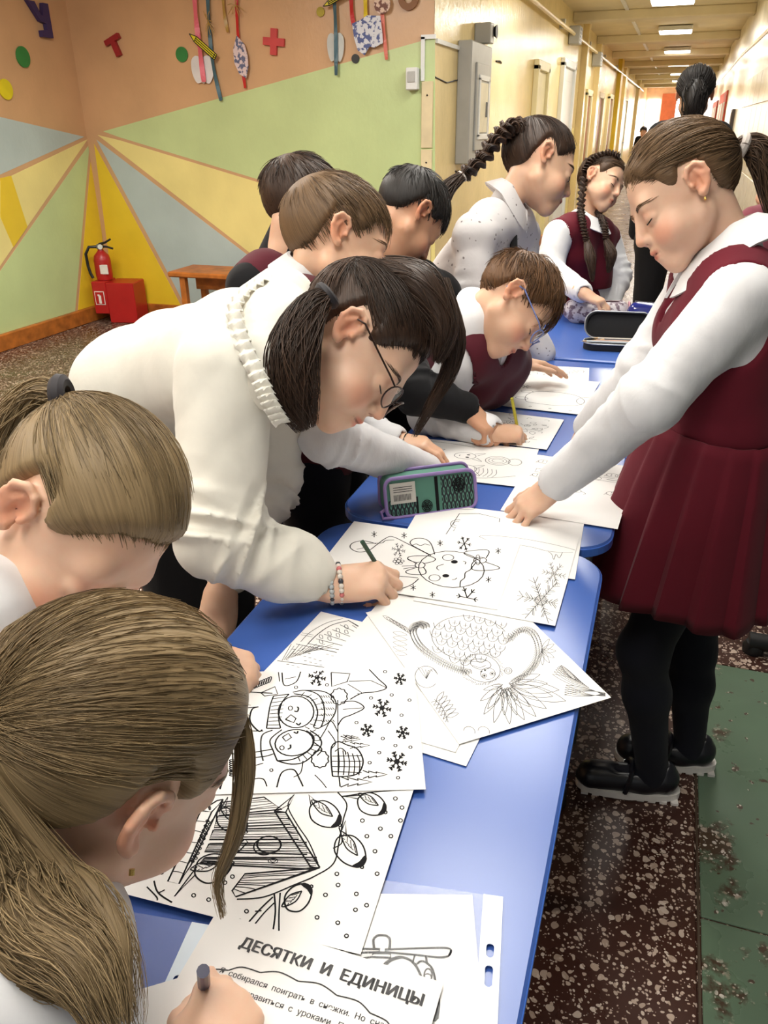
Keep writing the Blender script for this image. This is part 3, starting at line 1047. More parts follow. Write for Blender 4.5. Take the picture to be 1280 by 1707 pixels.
def terrazzo(name, ground, chips, green=None, rough=0.28, scale=1.0):
    m = bpy.data.materials.new(name); t = NT(m); b = t.b
    vec = t.mapping((scale, scale, scale))
    warp = t.noise(9 * scale, 2, vec)
    vm = t.n('VectorMath', operation='MULTIPLY_ADD'); t.l(t.n('TexNoise').outputs[1], vm.inputs[0])
    nz = [n for n in t.t.nodes if n.type == 'TEX_NOISE'][-1]; nz.inputs['Scale'].default_value = 30; t.l(vec, nz.inputs['Vector'])
    vm.inputs[1].default_value = (.02, .02, .02); t.l(vec, vm.inputs[2])
    def chip(sc, lo, hi, keep):
        v = t.n('TexVoronoi', feature='F1'); v.inputs['Scale'].default_value = sc; t.l(vm.outputs[0], v.inputs['Vector'])
        sep = t.n('SeparateColor'); t.l(v.outputs['Color'], sep.inputs[0])
        # each chip has its own size
        mm = t.n('Math', operation='MULTIPLY'); t.l(sep.outputs[0], mm.inputs[0]); mm.inputs[1].default_value = hi - lo
        ad = t.n('Math', operation='ADD'); t.l(mm.outputs[0], ad.inputs[0]); ad.inputs[1].default_value = lo
        lt = t.n('Math', operation='LESS_THAN'); t.l(v.outputs['Distance'], lt.inputs[0]); t.l(ad.outputs[0], lt.inputs[1])
        kp = t.n('Math', operation='LESS_THAN'); t.l(sep.outputs[1], kp.inputs[0]); kp.inputs[1].default_value = keep
        o = t.n('Math', operation='MULTIPLY'); t.l(lt.outputs[0], o.inputs[0]); t.l(kp.outputs[0], o.inputs[1])
        col = t.ramp(sep.outputs[2], [(0.0, chips[0]), (0.5, chips[1]), (1.0, chips[2])])
        return o.outputs[0], col
    gcol = t.ramp(t.noise(3, 5), [(0.3, ground), (0.75, tuple(min(1, c * 1.5) for c in ground[:3]) + (1,))])
    c = gcol
    for sc, lo, hi, keep in ((52, .18, .46, .62), (95, .15, .45, .5), (170, .2, .45, .4)):
        f, col = chip(sc, lo, hi, keep); c = t.mix(f, c, col)
    if green is not None:
        g = t.ramp(t.noise(5, 4), [(0.3, green), (0.7, tuple(q * 1.25 for q in green[:3]) + (1,))])
        w = t.ramp(t.noise(4.2, 6, rough=.66), [(0.53, (0, 0, 0)), (0.58, (1, 1, 1))])
        spots = t.ramp(t.noise(34, 2), [(0.66, (0, 0, 0)), (0.69, (1, 1, 1))])
        w2 = t.n('Math', operation='MAXIMUM'); t.l(w, w2.inputs[0]); t.l(spots, w2.inputs[1])
        c = t.mix(w2.outputs[0], g, c)
    t.l(c, b.inputs['Base Color'])
    rg = t.ramp(t.noise(6, 5), [(0.3, (rough * .7,) * 3), (0.7, (rough * 1.5,) * 3)])
    t.l(rg, b.inputs['Roughness'])
    t.bump(t.noise(12, 5), 0.12, 0.004)
    MATS[name] = m; return m


M_TERR = terrazzo('terrazzo_red_brown', sr(58, 34, 27), (sr(196, 176, 160), sr(168, 146, 130), sr(212, 196, 182)))
M_TGREEN = terrazzo('terrazzo_green_paint', sr(66, 52, 40), (sr(200, 190, 178), sr(150, 132, 116), sr(214, 205, 195)), green=sr(88, 108, 88), rough=.30)


def wall_paint(name, col, rough=.34, bump=.25, bs=34):
    m = bpy.data.materials.new(name); t = NT(m); b = t.b
    nz = t.noise(2.5, 5)
    t.l(t.ramp(nz, [(0.3, tuple(c * .9 for c in col[:3])), (0.7, tuple(min(1, c * 1.06) for c in col[:3]))]), b.inputs['Base Color'])
    b.inputs['Roughness'].default_value = rough
    t.bump(t.noise(bs, 5, t.mapping((1, 1, .6)), .6), bump, .006)
    MATS[name] = m; return m


W_PEACH = wall_paint('paint_peach', sr(206, 164, 122))
W_GREEN = wall_paint('paint_light_green', sr(194, 212, 152))
W_PALE = wall_paint('paint_pale_yellow', sr(236, 222, 146))
W_YEL = wall_paint('paint_bright_yellow', sr(232, 200, 50))
W_BLUE = wall_paint('paint_grey_blue', sr(180, 196, 196))
W_LINE = wall_paint('paint_peach_line', sr(220, 178, 128))
W_CREAM = wall_paint('paint_cream', sr(236, 214, 156), .22, .5, 22)
W_WHITE = wall_paint('paint_right_wall', sr(236, 228, 204), .25, .4, 18)
W_CEIL = wall_paint('paint_ceiling', sr(222, 208, 172), .6, .1)
M_WOOD = mat('orange_wood', sr(178, 104, 40), .45, var=.2, nscale=14)
M_DOORW = mat('brown_door_wood', sr(150, 92, 40), .4, var=.15)
M_WHITE = mat('white_enamel', sr(226, 228, 226), .35, var=.02)
M_GREYM = mat('grey_enamel', sr(176, 176, 172), .4, var=.04)
M_STEEL = mat('grey_steel_tube', sr(140, 142, 145), .35, .6, var=.03)
M_BLACK = mat('black_plastic', sr(22, 22, 24), .45, var=.05)
M_LAMP = emit_mat('lamp_diffuser', (1, .97, .9, 1), 16.0)
M_WINDOW = emit_mat('bright_window', (1, .98, .95, 1), 14.0)
M_RED = mat('red_enamel', sr(176, 30, 30), .35, var=.05)


def struct(o): o['kind'] = 'structure'; return o


# floor: terrazzo, a strip of slabs with green paint along the right
fl = struct(MB().box((-1.9, 16, -.05), (2.6, 24, .046)).build('floor', M_TERR))
def slab(x0, x1, y0, y1, m, par):
    b = MB().box(((x0 + x1) / 2, (y0 + y1) / 2, -.010), ((x1 - x0) / 2 - .002, (y1 - y0) / 2 - .002, .010), None, .0015)
    return b.build('floor_slab', m, par)
for k, (y0, y1) in enumerate([(-8, .1), (.1, 1.14), (1.14, 1.98)]):
    slab(.226, 1.6, y0, y1, M_TGREEN, fl)
for (y0, y1) in [(1.98, 3.2), (3.2, 6), (6, 10), (10, 16), (16, 40)]:
    slab(.226, 1.6, y0, y1, M_TERR, fl)
for (y0, y1) in [(-8, 3.4), (3.4, 8.6), (8.6, 40)]:
    slab(-1.62, .221, y0, y1, M_TERR, fl)
slab(-4.3, -1.62, -8, 5.6, M_TERR, fl)
MB().box((.2235, 16, -.003), (.0022, 24, .003)).build('divider_strip', mat('brass_strip', sr(90, 74, 60), .5, .5), fl)

# walls
wb = struct(MB().box(((LX + PX) / 2, BY + .2, 1.4), ((PX - LX) / 2, .2, 1.4)).build('wall_back', W_PEACH))
wl = struct(MB().box((LX - .1, -.5, 1.4), (.1, 6.4, 1.4)).build('wall_left', W_PEACH))
wc = struct(MB().box((PX - .15, (BY + .4 + END) / 2, 1.4), (.15, (END - BY - .4) / 2, 1.4)).build('wall_corridor_left', W_CREAM))
MB().box((PX - .0005, BY + .2, 1.4), (.0015, .2, 1.4)).build('wall_end_face', W_CREAM, wb)
wr = struct(MB().box((RX + .1, (6.0 + END) / 2, 1.4), (.1, (END - 6.0) / 2, 1.4)).build('wall_right', W_WHITE))
wf = struct(MB().box((-.4, END + .1, 1.4), (1.4, .1, 1.4)).build('wall_far', mat('pale_red_wall', sr(240, 200, 178), .5)))
ce = struct(MB().box((-1.7, 16, CEIL + .05), (2.7, 22, .05)).build('ceiling', W_CEIL))
# ceiling ribs and slab joints of the corridor
for y in (8.6, 12.15, 15.4, 18.6, 21.5, 24.5, 27.5, 30.5, 33.5):
    MB().box(((PX + RX) / 2, y, CEIL - .055), ((RX - PX) / 2, .16, .055), None, .01).build('ceiling_rib', W_CEIL, ce)
MB().box((-.86, 16, CEIL - .008), (.02, 12, .008)).build('cable_duct', M_WHITE, ce)


def panel(name, pix, m, par, wall, t=.002):
    """a painted field of the mural, thin paint on the wall"""
    if wall == 'b':
        P = [aty(x, y, BY) for x, y in pix]; b = MB(); n = len(P)
        V = [(p[0], BY - t, p[2]) for p in P] + [(p[0], BY + .001, p[2]) for p in P]
    else:
        P = [atx(x, y, LX) for x, y in pix]; n = len(P); b = MB()
        V = [(LX + t, p[1], p[2]) for p in P] + [(LX - .001, p[1], p[2]) for p in P]
    b.add(V, [tuple(range(n)), tuple(range(n, 2 * n))[::-1]] + [(i, (i + 1) % n, n + (i + 1) % n, n + i) for i in range(n)])
    return b.build(name, m, par)


# mural: fields radiating from the corner
AP = (155, 226)
panel('painted_field', [(172, 219), (708, 64), (706, 700), (704, 383), (440, 301)], W_GREEN, wb, 'b') if False else None
panel('painted_field', [(172, 219), (725, 62), (725, 384), (440, 302), (200, 229)], W_GREEN, wb, 'b')
panel('painted_field', [(163, 225), (200, 234), (440, 307), (725, 390), (725, 640), (420, 424)], W_PALE, wb, 'b')
panel('painted_field', [(161, 233), (414, 426), (716, 655), (700, 760), (420, 726), (284, 462)], W_BLUE, wb, 'b')
panel('painted_field', [(157, 240), (280, 468), (414, 726), (195, 530)], W_YEL, wb, 'b')
panel('painted_field', [(153, 245), (184, 518), (128, 538)], W_YEL, wl, 'l')
panel('painted_field', [(149, 240), (123, 540), (0, 592), (-260, 700), (-200, 780), (0, 452)], W_GREEN, wl, 'l')
panel('painted_field', [(146, 232), (0, 443), (-120, 600), (-120, 352), (0, 302)], W_PALE, wl, 'l')
panel('painted_field', [(0, 297), (18, 293), (45, 378), (22, 412), (0, 362)], W_YEL, wl, 'l', .004)
panel('painted_field', [(140, 228), (0, 291), (-120, 345), (-120, 175), (0, 195)], W_BLUE, wl, 'l')

# baseboards
tb = struct(MB().box((LX + .02, -.5, .055), (.02, 5.9, .055), None, .006).build('baseboard_left', M_WOOD))
tb2 = struct(MB().box(((LX + PX) / 2, BY - .012, .05), ((PX - LX) / 2, .012, .05), None, .004).build('baseboard_back', M_WOOD))
tb3 = struct(MB().box((PX + .012, 18, .05), (.012, 12.5, .05), None, .004).build('baseboard_corridor', M_WOOD))

# corridor end: windows between red curtains
wn = empty('window_1', (-.3, END, 0), None, None); struct(wn)
for x0, x1 in ((-1.45, -.98), (-.42, .50)):
    MB().box(((x0 + x1) / 2 + .3, -.02, 1.35), ((x1 - x0) / 2, .02, .85)).build('pane', M_WINDOW, wn)
MB().box((.3 - .65, -.04, 1.4), (.27, .03, 1.0)).build('curtain', mat('red_curtain', sr(222, 124, 96), .8), wn)
MB().box((.3 + .56, -.04, 1.4), (.08, .03, 1.0)).build('curtain', MATS['red_curtain'], wn)


# doors and frames of the corridor's left wall
def door(i, y0, y1, h, m, frame, depth=.05, glass=False):
    r = empty('door_%d' % i, (PX, (y0 + y1) / 2, 0), None, None); struct(r); w = (y1 - y0) / 2
    MB().box((.012, 0, h / 2), (.012, w, h / 2)).build('door_leaf', m, r)
    fr = MB()
    for s in (-1, 1): fr.box((.028, s * (w + .04), h / 2 + .02), (.028, .045, h / 2 + .02), None, .006)
    fr.box((.028, 0, h + .04), (.028, w + .085, .045), None, .006)
    fr.build('door_frame', frame, r)
    p = MB()
    for z0, z1 in ((.15, h * .45), (h * .53, h - .15)): p.box((.026, 0, (z0 + z1) / 2), (.004, w * .7, (z1 - z0) / 2), None, .003)
    p.build('door_panel', m, r)
    MB().tube([(.03, w * .8, h * .48), (.07, w * .8, h * .48), (.07, w * .55, h * .48)], .009).build('door_handle', M_STEEL, r)


W_DOORC = mat('cream_door', sr(232, 222, 180), .35, var=.03)
door(1, 9.28, 9.92, 1.86, W_DOORC, W_DOORC)
door(2, 11.25, 12.3, 2.0, M_WHITE, M_WHITE)
door(3, 14.2, 14.8, 1.76, M_DOORW, W_DOORC)
door(4, 16.2, 17.0, 1.78, M_DOORW, W_DOORC)
door(5, 18.5, 19.3, 1.82, M_DOORW, W_DOORC)
door(6, 23.2, 24.2, 1.9, M_WHITE, W_DOORC)
# pilasters of the corridor wall
for i, (y, w, m) in enumerate([(13.35, .10, W_CREAM), (15.5, .2, W_CREAM), (20.6, .3, W_YEL), (22.3, .3, W_CREAM), (29, .4, W_CREAM)]):
    b = MB().box((PX + .04, y, CEIL / 2), (.045, w, CEIL / 2), None, .006).build('trim_%d' % (i + 1), m)
    struct(b)
# yellow painted fields low on the corridor wall
for y0, y1, z0, z1 in ((10.1, 10.8, .1, 1.42), (12.6, 13.1, .1, 1.3)):
    MB().box((PX + .001, (y0 + y1) / 2, (z0 + z1) / 2), (.002, (y1 - y0) / 2, (z1 - z0) / 2)).build('painted_field', W_PALE, wc)
# heating pipe under the ceiling with its brackets
pp = empty('ceiling_pipe', (PX, BY, 0), 'pale pipe running along the top of the left corridor wall', 'pipe')
MB().tube([(.07, .6, 2.375), (.07, 6.2, 2.37), (.07, 9.6, 2.37), (.07, 26, 2.37)], .022, 10).build('pipe', W_CREAM, pp, True)
for y in (2.5, 5.4, 6.6, 8.4, 11, 14):
    MB().box((.03, y, 2.40), (.035, .03, .05), None, .004).build('bracket', M_GREYM, pp)
for (yy, zz, nm) in ((6.35, 2.36, 'loudspeaker_box'), (9.4, 2.28, 'loudspeaker_box')):
    r = empty('loudspeaker', (PX, BY + yy, zz), 'grey wall box above the %s corridor door' % ('white' if yy < 8 else 'first brown'), 'loudspeaker')
    MB().box((.075, 0, 0), (.07, .12, .10), None, .01).build('box', M_GREYM, r)
    for k in range(4): MB().box((.146, 0, -.06 + k * .04), (.004, .09, .010)).build('slat', M_STEEL, r)
# wall cabinet (electric panel) near the corner
ep = empty('electrical_cabinet', (PX, 6.36, 1.48), 'grey electrical cabinet with inner door on the corridor wall corner', 'cabinet')
MB().box((.05, 0, 0), (.05, .33, .385), None, .008).build('body', M_GREYM, ep)
MB().box((.106, .02, -.02), (.008, .22, .28), None, .005).build('door', M_GREYM, ep)
fr = MB(); W2, H2 = .15, .19
for s in (-1, 1):
    fr.box((.117, .03 + s * W2, -.02), (.006, .018, H2), None, .003); fr.box((.117, .03, -.02 + s * H2), (.006, W2 + .018, .018), None, .003)
fr.build('inner_frame', M_WHITE, ep)
MB().box((.116, .03, -.02), (.004, .12, .16)).build('inner_panel', mat('pale_panel', sr(226, 218, 190), .4), ep)
MB().box((.124, .10, -.03), (.008, .012, .05), None, .004).build('latch', M_STEEL, ep)
# alarm box
ab = empty('alarm_sounder', (PX, 6.62, 1.945), 'small grey alarm box with dark horn above the electrical cabinet', 'alarm')
MB().box((.06, -.05, 0), (.06, .06, .065), None, .006).build('box', M_GREYM, ab)
MB().lathe([(.012, 0), (.03, .03), (.045, .05), (.04, .05)], 16, np.array([[0, 0, 1], [1, 0, 0], [0, 1, 0]]), (.09, .01, .015)).build('horn', M_BLACK, ab, True)
# cable channel with white junction box
cc = empty('cable_channel', (-1.6, BY, 1.5), 'white cable channel running from junction box over the wall corner', 'cable')
a = aty(706, 62, BY); b_ = aty(706, 135, BY); c_ = aty(722, 62, BY)
ch = MB(); o = np.array([-1.6, BY, 1.5])
zt = a[2]
ch.box((a[0] - o[0], -.008, (zt + b_[2]) / 2 - o[2]), (.012, .008, (zt - b_[2]) / 2)).box(((a[0] + PX) / 2 - o[0], -.008, zt - o[2]), ((PX - a[0]) / 2 + .012, .008, .012))
ch.build('channel', M_WHITE, cc)
MB().box((PX + .010 - o[0], .30, zt - o[2] - .02), (.008, .28, .012)).build('channel', M_WHITE, cc)
q = aty(690, 132, BY)
jb = empty('junction_box', q, 'white junction box on green wall beside the corner', 'junction box')
MB().box((0, -.03, 0), (.038, .03, .062), None, .006).build('box', M_WHITE, jb)
MB().box((0, -.062, .01), (.025, .003, .03), None, .002).build('cover', M_GREYM, jb)
# plank strip on the corner of the hall wall
z1 = aty(712, 135, BY)[2]; x0 = aty(703, 200, BY)[0]
for i, (a_, b2) in enumerate(((.05, .48), (.485, .94), (.945, 1.21), (1.215, z1))):
    p = MB().box(((x0 + PX) / 2, BY - .006, (a_ + b2) / 2), ((PX - x0) / 2, .008, (b2 - a_) / 2 - .002), None, .002).build('corner_board', mat('cream_board', sr(222, 206, 166), .5), wb)
    MB().lathe([(.006, 0), (.005, .003)], 10, np.array([[1, 0, 0], [0, 0, 1], [0, -1, 0]]), ((x0 + PX) / 2, BY - .014, b2 - .08)).build('screw', M_STEEL, p)
# light switch and thin wires
sw = empty('light_switch', (PX, 8.72, 1.16 + .12), 'small cream light switch on corridor wall before the first door', 'switch')
MB().box((.012, 0, 0), (.012, .05, .05), None, .004).build('plate', W_DOORC, sw)
MB().box((.026, 0, 0), (.004, .025, .03), None, .002).build('rocker', M_WHITE, sw)
wi = MB(); wi.tube([(PX + .004, BY + .02, 1.62), (PX + .006, BY + .3, 1.60), (PX + .005, BY + .62, 1.63)], .004, 6)
setp(wi.build('wall_wire', M_BLACK), 'thin dark wire on the wall left of the electrical cabinet', 'wire')
wi = MB(); wi.tube([(PX + .004, 7.3, 1.815), (PX + .012, 7.42, 1.822), (PX + .004, 7.52, 1.815)], .007, 6)
setp(wi.build('wall_hook', M_BLACK), 'small dark hook on the cream corridor wall', 'hook')
# right wall: cable, posters, sheets
rw = MB(); rw.tube([(RX - .012, 6.2, 1.98), (RX - .012, 9, 2.12), (RX - .012, 14, 2.2), (RX - .012, 30, 2.2)], .014, 8)
setp(rw.build('wall_cable', W_CREAM, None, True), 'thick pale cable along the top of the right corridor wall', 'cable')
M_POST = mat('red_poster', sr(206, 70, 44), .5, var=.25, nscale=20)
for i, (y0, y1, z0, z1, m, lab) in enumerate([(16.2, 19.2, .75, 1.85, M_POST, 'red and white notice board on the right corridor wall'), (20.5, 23.5, .8, 1.8, M_POST, 'farther red notice board beside the first on right wall')]):
    r = empty('notice_board', (RX - .002, (y0 + y1) / 2, (z0 + z1) / 2), lab, 'notice board')
    MB().box((-.012, 0, 0), (.012, (y1 - y0) / 2, (z1 - z0) / 2), None, .004).build('board', m, r)
    for k in range(6):
        MB().box((-.026, -(y1 - y0) / 2 + (k % 3 + .5) * (y1 - y0) / 3, (.22 if k < 3 else -.25)), (.003, (y1 - y0) / 9, .16)).build('sheet', mat('sheet_white', sr(232, 226, 214), .6), r)
r = empty('wall_plate', (RX, 13.2, 1.0), 'tall dark narrow panel on the right corridor wall', 'panel')
MB().box((-.02, 0, .1), (.02, .18, .42), None, .004).build('panel', mat('dark_panel', sr(70, 60, 58), .4), r)
MB().box((-.042, 0, .1), (.004, .14, .38), None, .002).build('face', mat('dark_panel_face', sr(96, 84, 78), .35), r)
tl = struct(empty('trim_9', (RX, 9.4, .95), None, None))
M_TILE = mat('pale_grey_tile', sr(206, 200, 178), .25, var=.05)
for iy in range(7):
    for iz in range(5):
        MB().box((-.006, -1.8 + iy * .6, -.5 + iz * .3), (.006, .29, .14), None, .003).build('tile', M_TILE, tl)


# ceiling lamps
def lamp(x, y, i):
    hl = .24 if y > 5 or x < -1 else .50
    r = empty('ceiling_lamp', (x, y, CEIL - .005), 'white flat ceiling lamp, %s along the corridor from the near end' % ['first', 'second', 'third', 'fourth', 'fifth', 'sixth', 'seventh', 'eighth', 'ninth', 'tenth', 'eleventh'][i] if x > -1 else 'white flat ceiling lamp over the painted hall, %s' % ('near one' if y < 2 else 'far one'), 'lamp', 'ceiling lamps')
    MB().box((0, 0, -.035), (.24 if hl < .3 else .30, hl, .03), None, .008).build('housing', M_WHITE, r)
    MB().box((0, 0, -.07), (.225 if hl < .3 else .285, hl - .015, .008), None, .004).build('diffuser', M_LAMP, r)
for i, (x, y) in enumerate(LAMPS): lamp(x, y, i)

# ================================================================== wall decorations of the hall
def flat_on_wall(name, poly, pix_c, size, m, label, cat, thick=.012, wall='b', rot=0.0, group=None, stand=.003):
    """a cut-out shape standing a little proud of the wall; poly in units of size"""
    c = aty(*pix_c, BY) if wall == 'b' else atx(*pix_c, LX)
    P = []
    for x, y in poly:
        xr = x * math.cos(rot) - y * math.sin(rot); yr = x * math.sin(rot) + y * math.cos(rot); P.append((xr * size, yr * size))
    M = np.array([[1, 0, 0], [0, 0, -1], [0, 1, 0]]) if wall == 'b' else np.array([[0, 0, 1], [1, 0, 0], [0, 1, 0]])
    o = MB().prism(P, stand, stand + thick, M).build(name, m)
    o.location = [float(v) for v in c]
    return setp(o, label, cat, group)


circ = [(math.cos(a), math.sin(a)) for a in np.linspace(0, 2 * math.pi, 29)[:-1]]
M_DG = mat('deco_green', sr(46, 128, 62), .5); M_DY = mat('deco_yellow', sr(222, 206, 30), .5); M_DO = mat('deco_olive', sr(168, 150, 24), .5)
M_DP = mat('deco_purple', sr(58, 44, 92), .5); M_DR = mat('deco_dark_red', sr(150, 28, 34), .5); M_DPK = mat('deco_pinkred', sr(196, 62, 62), .5)
DISC = 'paper dots on the painted walls'
flat_on_wall('wall_dot', circ, (37, 95), .062, M_DG, 'green paper dot on the left side wall', 'dot', .008, 'l', 0, DISC)
flat_on_wall('wall_dot', circ, (8, 149), .060, M_DY, 'yellow paper dot at left frame edge on side wall', 'dot', .008, 'l', 0, DISC)
flat_on_wall('wall_dot', circ, (304, 91), .046, M_DG, 'green paper dot on the back wall beside the pencil cut-out', 'dot', .008, 'b', 0, DISC)
flat_on_wall('wall_dot', circ, (535, 20), .027, M_DO, 'olive paper dot high on the back wall', 'dot', .008, 'b', 0, DISC)
flat_on_wall('wall_dot', circ, (593, 98), .026, M_BLACK, 'small black dot on the edge of the green field', 'dot', .008, 'b', 0, DISC)
ring = [(math.cos(a), math.sin(a)) for a in np.linspace(0, 2 * math.pi, 25)[:-1]]
rg = MB()
for i in range(24):
    a, b = i * 15, (i + 1) * 15
    rg.prism([(math.cos(math.radians(q)) * r, math.sin(math.radians(q)) * r) for q, r in ((a, .065), (b, .065), (b, .028), (a, .028))], .003, .02, np.array([[1, 0, 0], [0, 0, -1], [0, 1, 0]]))
o = rg.build('wall_ring', mat('deco_brown', sr(128, 82, 40), .5)); o.location = [float(v) for v in aty(682, -3, BY)]
setp(o, 'brown ring at the top edge of the back wall', 'ring')
U_POLY = [(-1, 1), (-.35, 1), (.1, .25), (.25, .25), (.45, 1), (.95, 1), (.95, -1), (-.1, -1), (-.1, -.62), (.45, -.55), (.45, -.2), (-.05, -.1)]
flat_on_wall('wall_letter', U_POLY, (62, 33), .10, M_DP, 'dark purple cut-out letter У on the left side wall', 'letter', .03, 'l', 0)
T_POLY = [(-1, 1), (1, 1), (1, .45), (.3, .45), (.3, -1), (-.3, -1), (-.3, .45), (-1, .45)]
flat_on_wall('wall_letter', T_POLY, (195, 78), .062, M_DR, 'dark red cut-out letter Т tilted on the back wall', 'letter', .03, 'b', math.radians(22))
P_POLY = [(-.3, 1), (.3, 1), (.3, .3), (1, .3), (1, -.3), (.3, -.3), (.3, -1), (-.3, -1), (-.3, -.3), (-1, -.3), (-1, .3), (-.3, .3)]
o = flat_on_wall('wall_plus_sign', P_POLY, (458, 70), .075, M_DPK, 'pinkish red plus sign on the back wall', 'sign', .02, 'b', math.radians(-6))


def ribbon(pix, w, m, label, stand=.02, wall_y=None):
    pts = np.array([aty(x, y, BY) for x, y in pix]); pts[:, 1] = BY - stand
    g = spline(pts, 6); V = []
    for i, p in enumerate(g):
        tw = math.sin(i * .9) * .3
        t = g[min(i + 1, len(g) - 1)] - g[max(i - 1, 0)]; t = nrm(t)
        s = nrm(np.cross(t, (math.sin(tw), -math.cos(tw), 0)))
        for dx, dy in ((-1, -.0008), (1, -.0008), (1, .0008), (-1, .0008)): V.append(p + s * dx * w / 2 + np.array([0, dy, 0]))
    n = len(g)
    Fc = [(i * 4 + k, i * 4 + (k + 1) % 4, i * 4 + 4 + (k + 1) % 4, i * 4 + 4 + k) for i in range(n - 1) for k in range(4)] + [(0, 1, 2, 3), tuple((n - 1) * 4 + k for k in range(4))]
    o = MB().add(V, Fc).build('ribbon', m, None, False)
    return setp(o, label, 'ribbon', 'ribbons hanging on the back wall')


M_RP = mat('ribbon_pink', sr(226, 110, 124), .4); M_RT = mat('ribbon_teal', sr(62, 96, 108), .4); M_RG = mat('ribbon_gold', sr(176, 140, 70), .4)
M_RR = mat('ribbon_red', sr(196, 40, 40), .4); M_RY = mat('ribbon_yellow', sr(228, 200, 40), .4); M_RS = mat('ribbon_salmon', sr(222, 118, 100), .4)
ribbon([(327, -30), (331, 30), (337, 80), (344, 137)], .034, M_RP, 'pink ribbon over the white paper apple on back wall', .035)
ribbon([(348, -30), (351, 40), (358, 110), (371, 168)], .026, M_RT, 'teal ribbon behind the left yellow pencil cut-out', .022)
ribbon([(372, -30), (376, 20), (382, 54)], .022, M_RG, 'short gold ribbon high on the back wall')
ribbon([(396, -30), (399, 60), (411, 147)], .022, M_RR, 'red ribbon carrying a small speckled ornament')
ribbon([(558, -30), (562, 40), (563, 126)], .024, M_RT, 'dark teal ribbon below the right pencil cut-out', .03)
ribbon([(586, -30), (588, 20), (592, 45)], .026, M_RR, 'red ribbon left of the blue patterned ornament')
ribbon([(610, -30), (611, 20), (612, 36)], .026, M_RY, 'yellow ribbon above the blue patterned ornament')
ribbon([(638, 15), (642, 60), (646, 100)], .022, M_RS, 'salmon ribbon below the brown ornament')
ribbon([(318, -30), (322, 0)], .02, M_RG, 'gold ribbon end at the top of back wall') if False else None
for px, py in ((352, 38), (398, 10)):
    b = MB(); r = np.random.default_rng(px)
    for k in range(10):
        a = r.uniform(0, 6.28); L = r.uniform(.03, .08)
        b.tube([(0, 0, 0), (math.cos(a) * L * .5, -.012, math.sin(a) * L * .5), (math.cos(a) * L, -.006, math.sin(a) * L - .012)], .0022, 5)
    o = b.build('raffia_bow', M_RG); o.location = [float(v) for v in aty(px, py, BY) - np.array([0, .04, 0])]
    setp(o, 'thin raffia bow tied on the %s ribbon' % ('left teal' if px < 380 else 'red'), 'bow')
apple = [(0, .85), (.5, 1), (.95, .7), (1, .1), (.85, -.5), (.5, -.95), (.15, -.85), (0, -.95), (-.2, -.85), (-.6, -.9), (-.9, -.4), (-1, .2), (-.9, .75), (-.5, 1)]
flat_on_wall('paper_apple', [tuple(p) for p in spline([(x, y) for x, y in apple], 3, True)], (340, 117), .086, mat('glossy_white_paper', sr(222, 220, 220), .25), 'white glossy paper apple behind the pink ribbon', 'ornament', .004, 'b', 0, None, .014)
M_SPECK = mat('speckled_blue_white', sr(196, 196, 204), .5, var=0)
def speck(name, dark, light, sc):
    m = bpy.data.materials.new(name); t = NT(m)
    t.l(t.ramp(t.noise(sc, 3), [(.44, dark), (.5, light)]), t.b.inputs['Base Color']); MATS[name] = m; return m
M_SP1 = speck('speckled_grey_pink', sr(92, 98, 128), sr(216, 196, 196), 45)
M_SP2 = speck('speckled_blue_white2', sr(70, 84, 140), sr(214, 216, 224), 38)
leafp = [(0, 1), (.35, .55), (.42, 0), (.35, -.5), (.1, -1), (-.25, -.75), (-.42, -.2), (-.35, .4)]
flat_on_wall('paper_ornament', leafp, (405, 96), .125, M_SP1, 'small speckled grey and pink ornament on the red ribbon', 'ornament', .006, 'b', math.radians(8), None, .03)
star = [(-.8, .6), (-.3, .75), (.1, .95), (.85, .9), (.95, .2), (1, -.4), (.5, -.6), (.2, -.55), (-.1, -.95), (-.5, -.7), (-.7, -.1)]
flat_on_wall('paper_ornament', star, (613, 60), .112, M_SP2, 'blue and white patterned star ornament on back wall', 'ornament', .008, 'b', 0, None, .03)
flat_on_wall('paper_ornament', circ, (640, 8), .052, speck('speckled_brown', sr(110, 60, 44), sr(220, 190, 170), 40), 'small round brown and white ornament above the salmon ribbon', 'ornament', .008, 'b', 0, None, .03)
flat_on_wall('paper_apple', [tuple(p) for p in spline([(x * .7, y) for x, y in apple], 3, True)], (561, 80), .082, mat('pale_grey_paper', sr(196, 200, 196), .35), 'grey glossy paper apple behind the dark teal ribbon', 'ornament', .004, 'b', 0, None, .014)


def pencil_cut(pc, size, rot, label):
    c = aty(*pc, BY); r = empty('pencil_cutout', c - np.array([0, .045, 0]), label, 'pencil cut-out')
    M = np.array([[math.cos(rot), 0, -math.sin(rot)], [0, 1, 0], [math.sin(rot), 0, math.cos(rot)]]) @ np.array([[1, 0, 0], [0, 0, -1], [0, 1, 0]])
    L, w = size, size * .16
    MB().prism([(-L * .55, -w), (L, -w), (L, w), (-L * .55, w), (-L, 0)], 0, .006, M).build('card', M_DY, r)
    ln = MB()
    for a, b in (((-L * .55, -w), (L, -w)), ((L, -w), (L, w)), ((L, w), (-L * .55, w)), ((-L * .55, w), (-L, 0)), ((-L, 0), (-L * .55, -w)), ((-L * .55, -w * .33), (L, -w * .33)), ((-L * .55, w * .33), (L, w * .33)), ((-L * .55, -w), (-L * .55, w)), ((L * .88, -w), (L * .88, w))):
        p = np.array([*a, .0065]); q = np.array([*b, .0065]); ln.tube([M @ p, M @ q], .0028, 5)
    ln.build('outline', M_BLACK, r)
pencil_cut((344, 77), .115, math.radians(-38), 'yellow pencil cut-out over the left ribbons')
pencil_cut((563, 1), .085, math.radians(22), 'yellow pencil cut-out at the top edge, over dark teal ribbon')

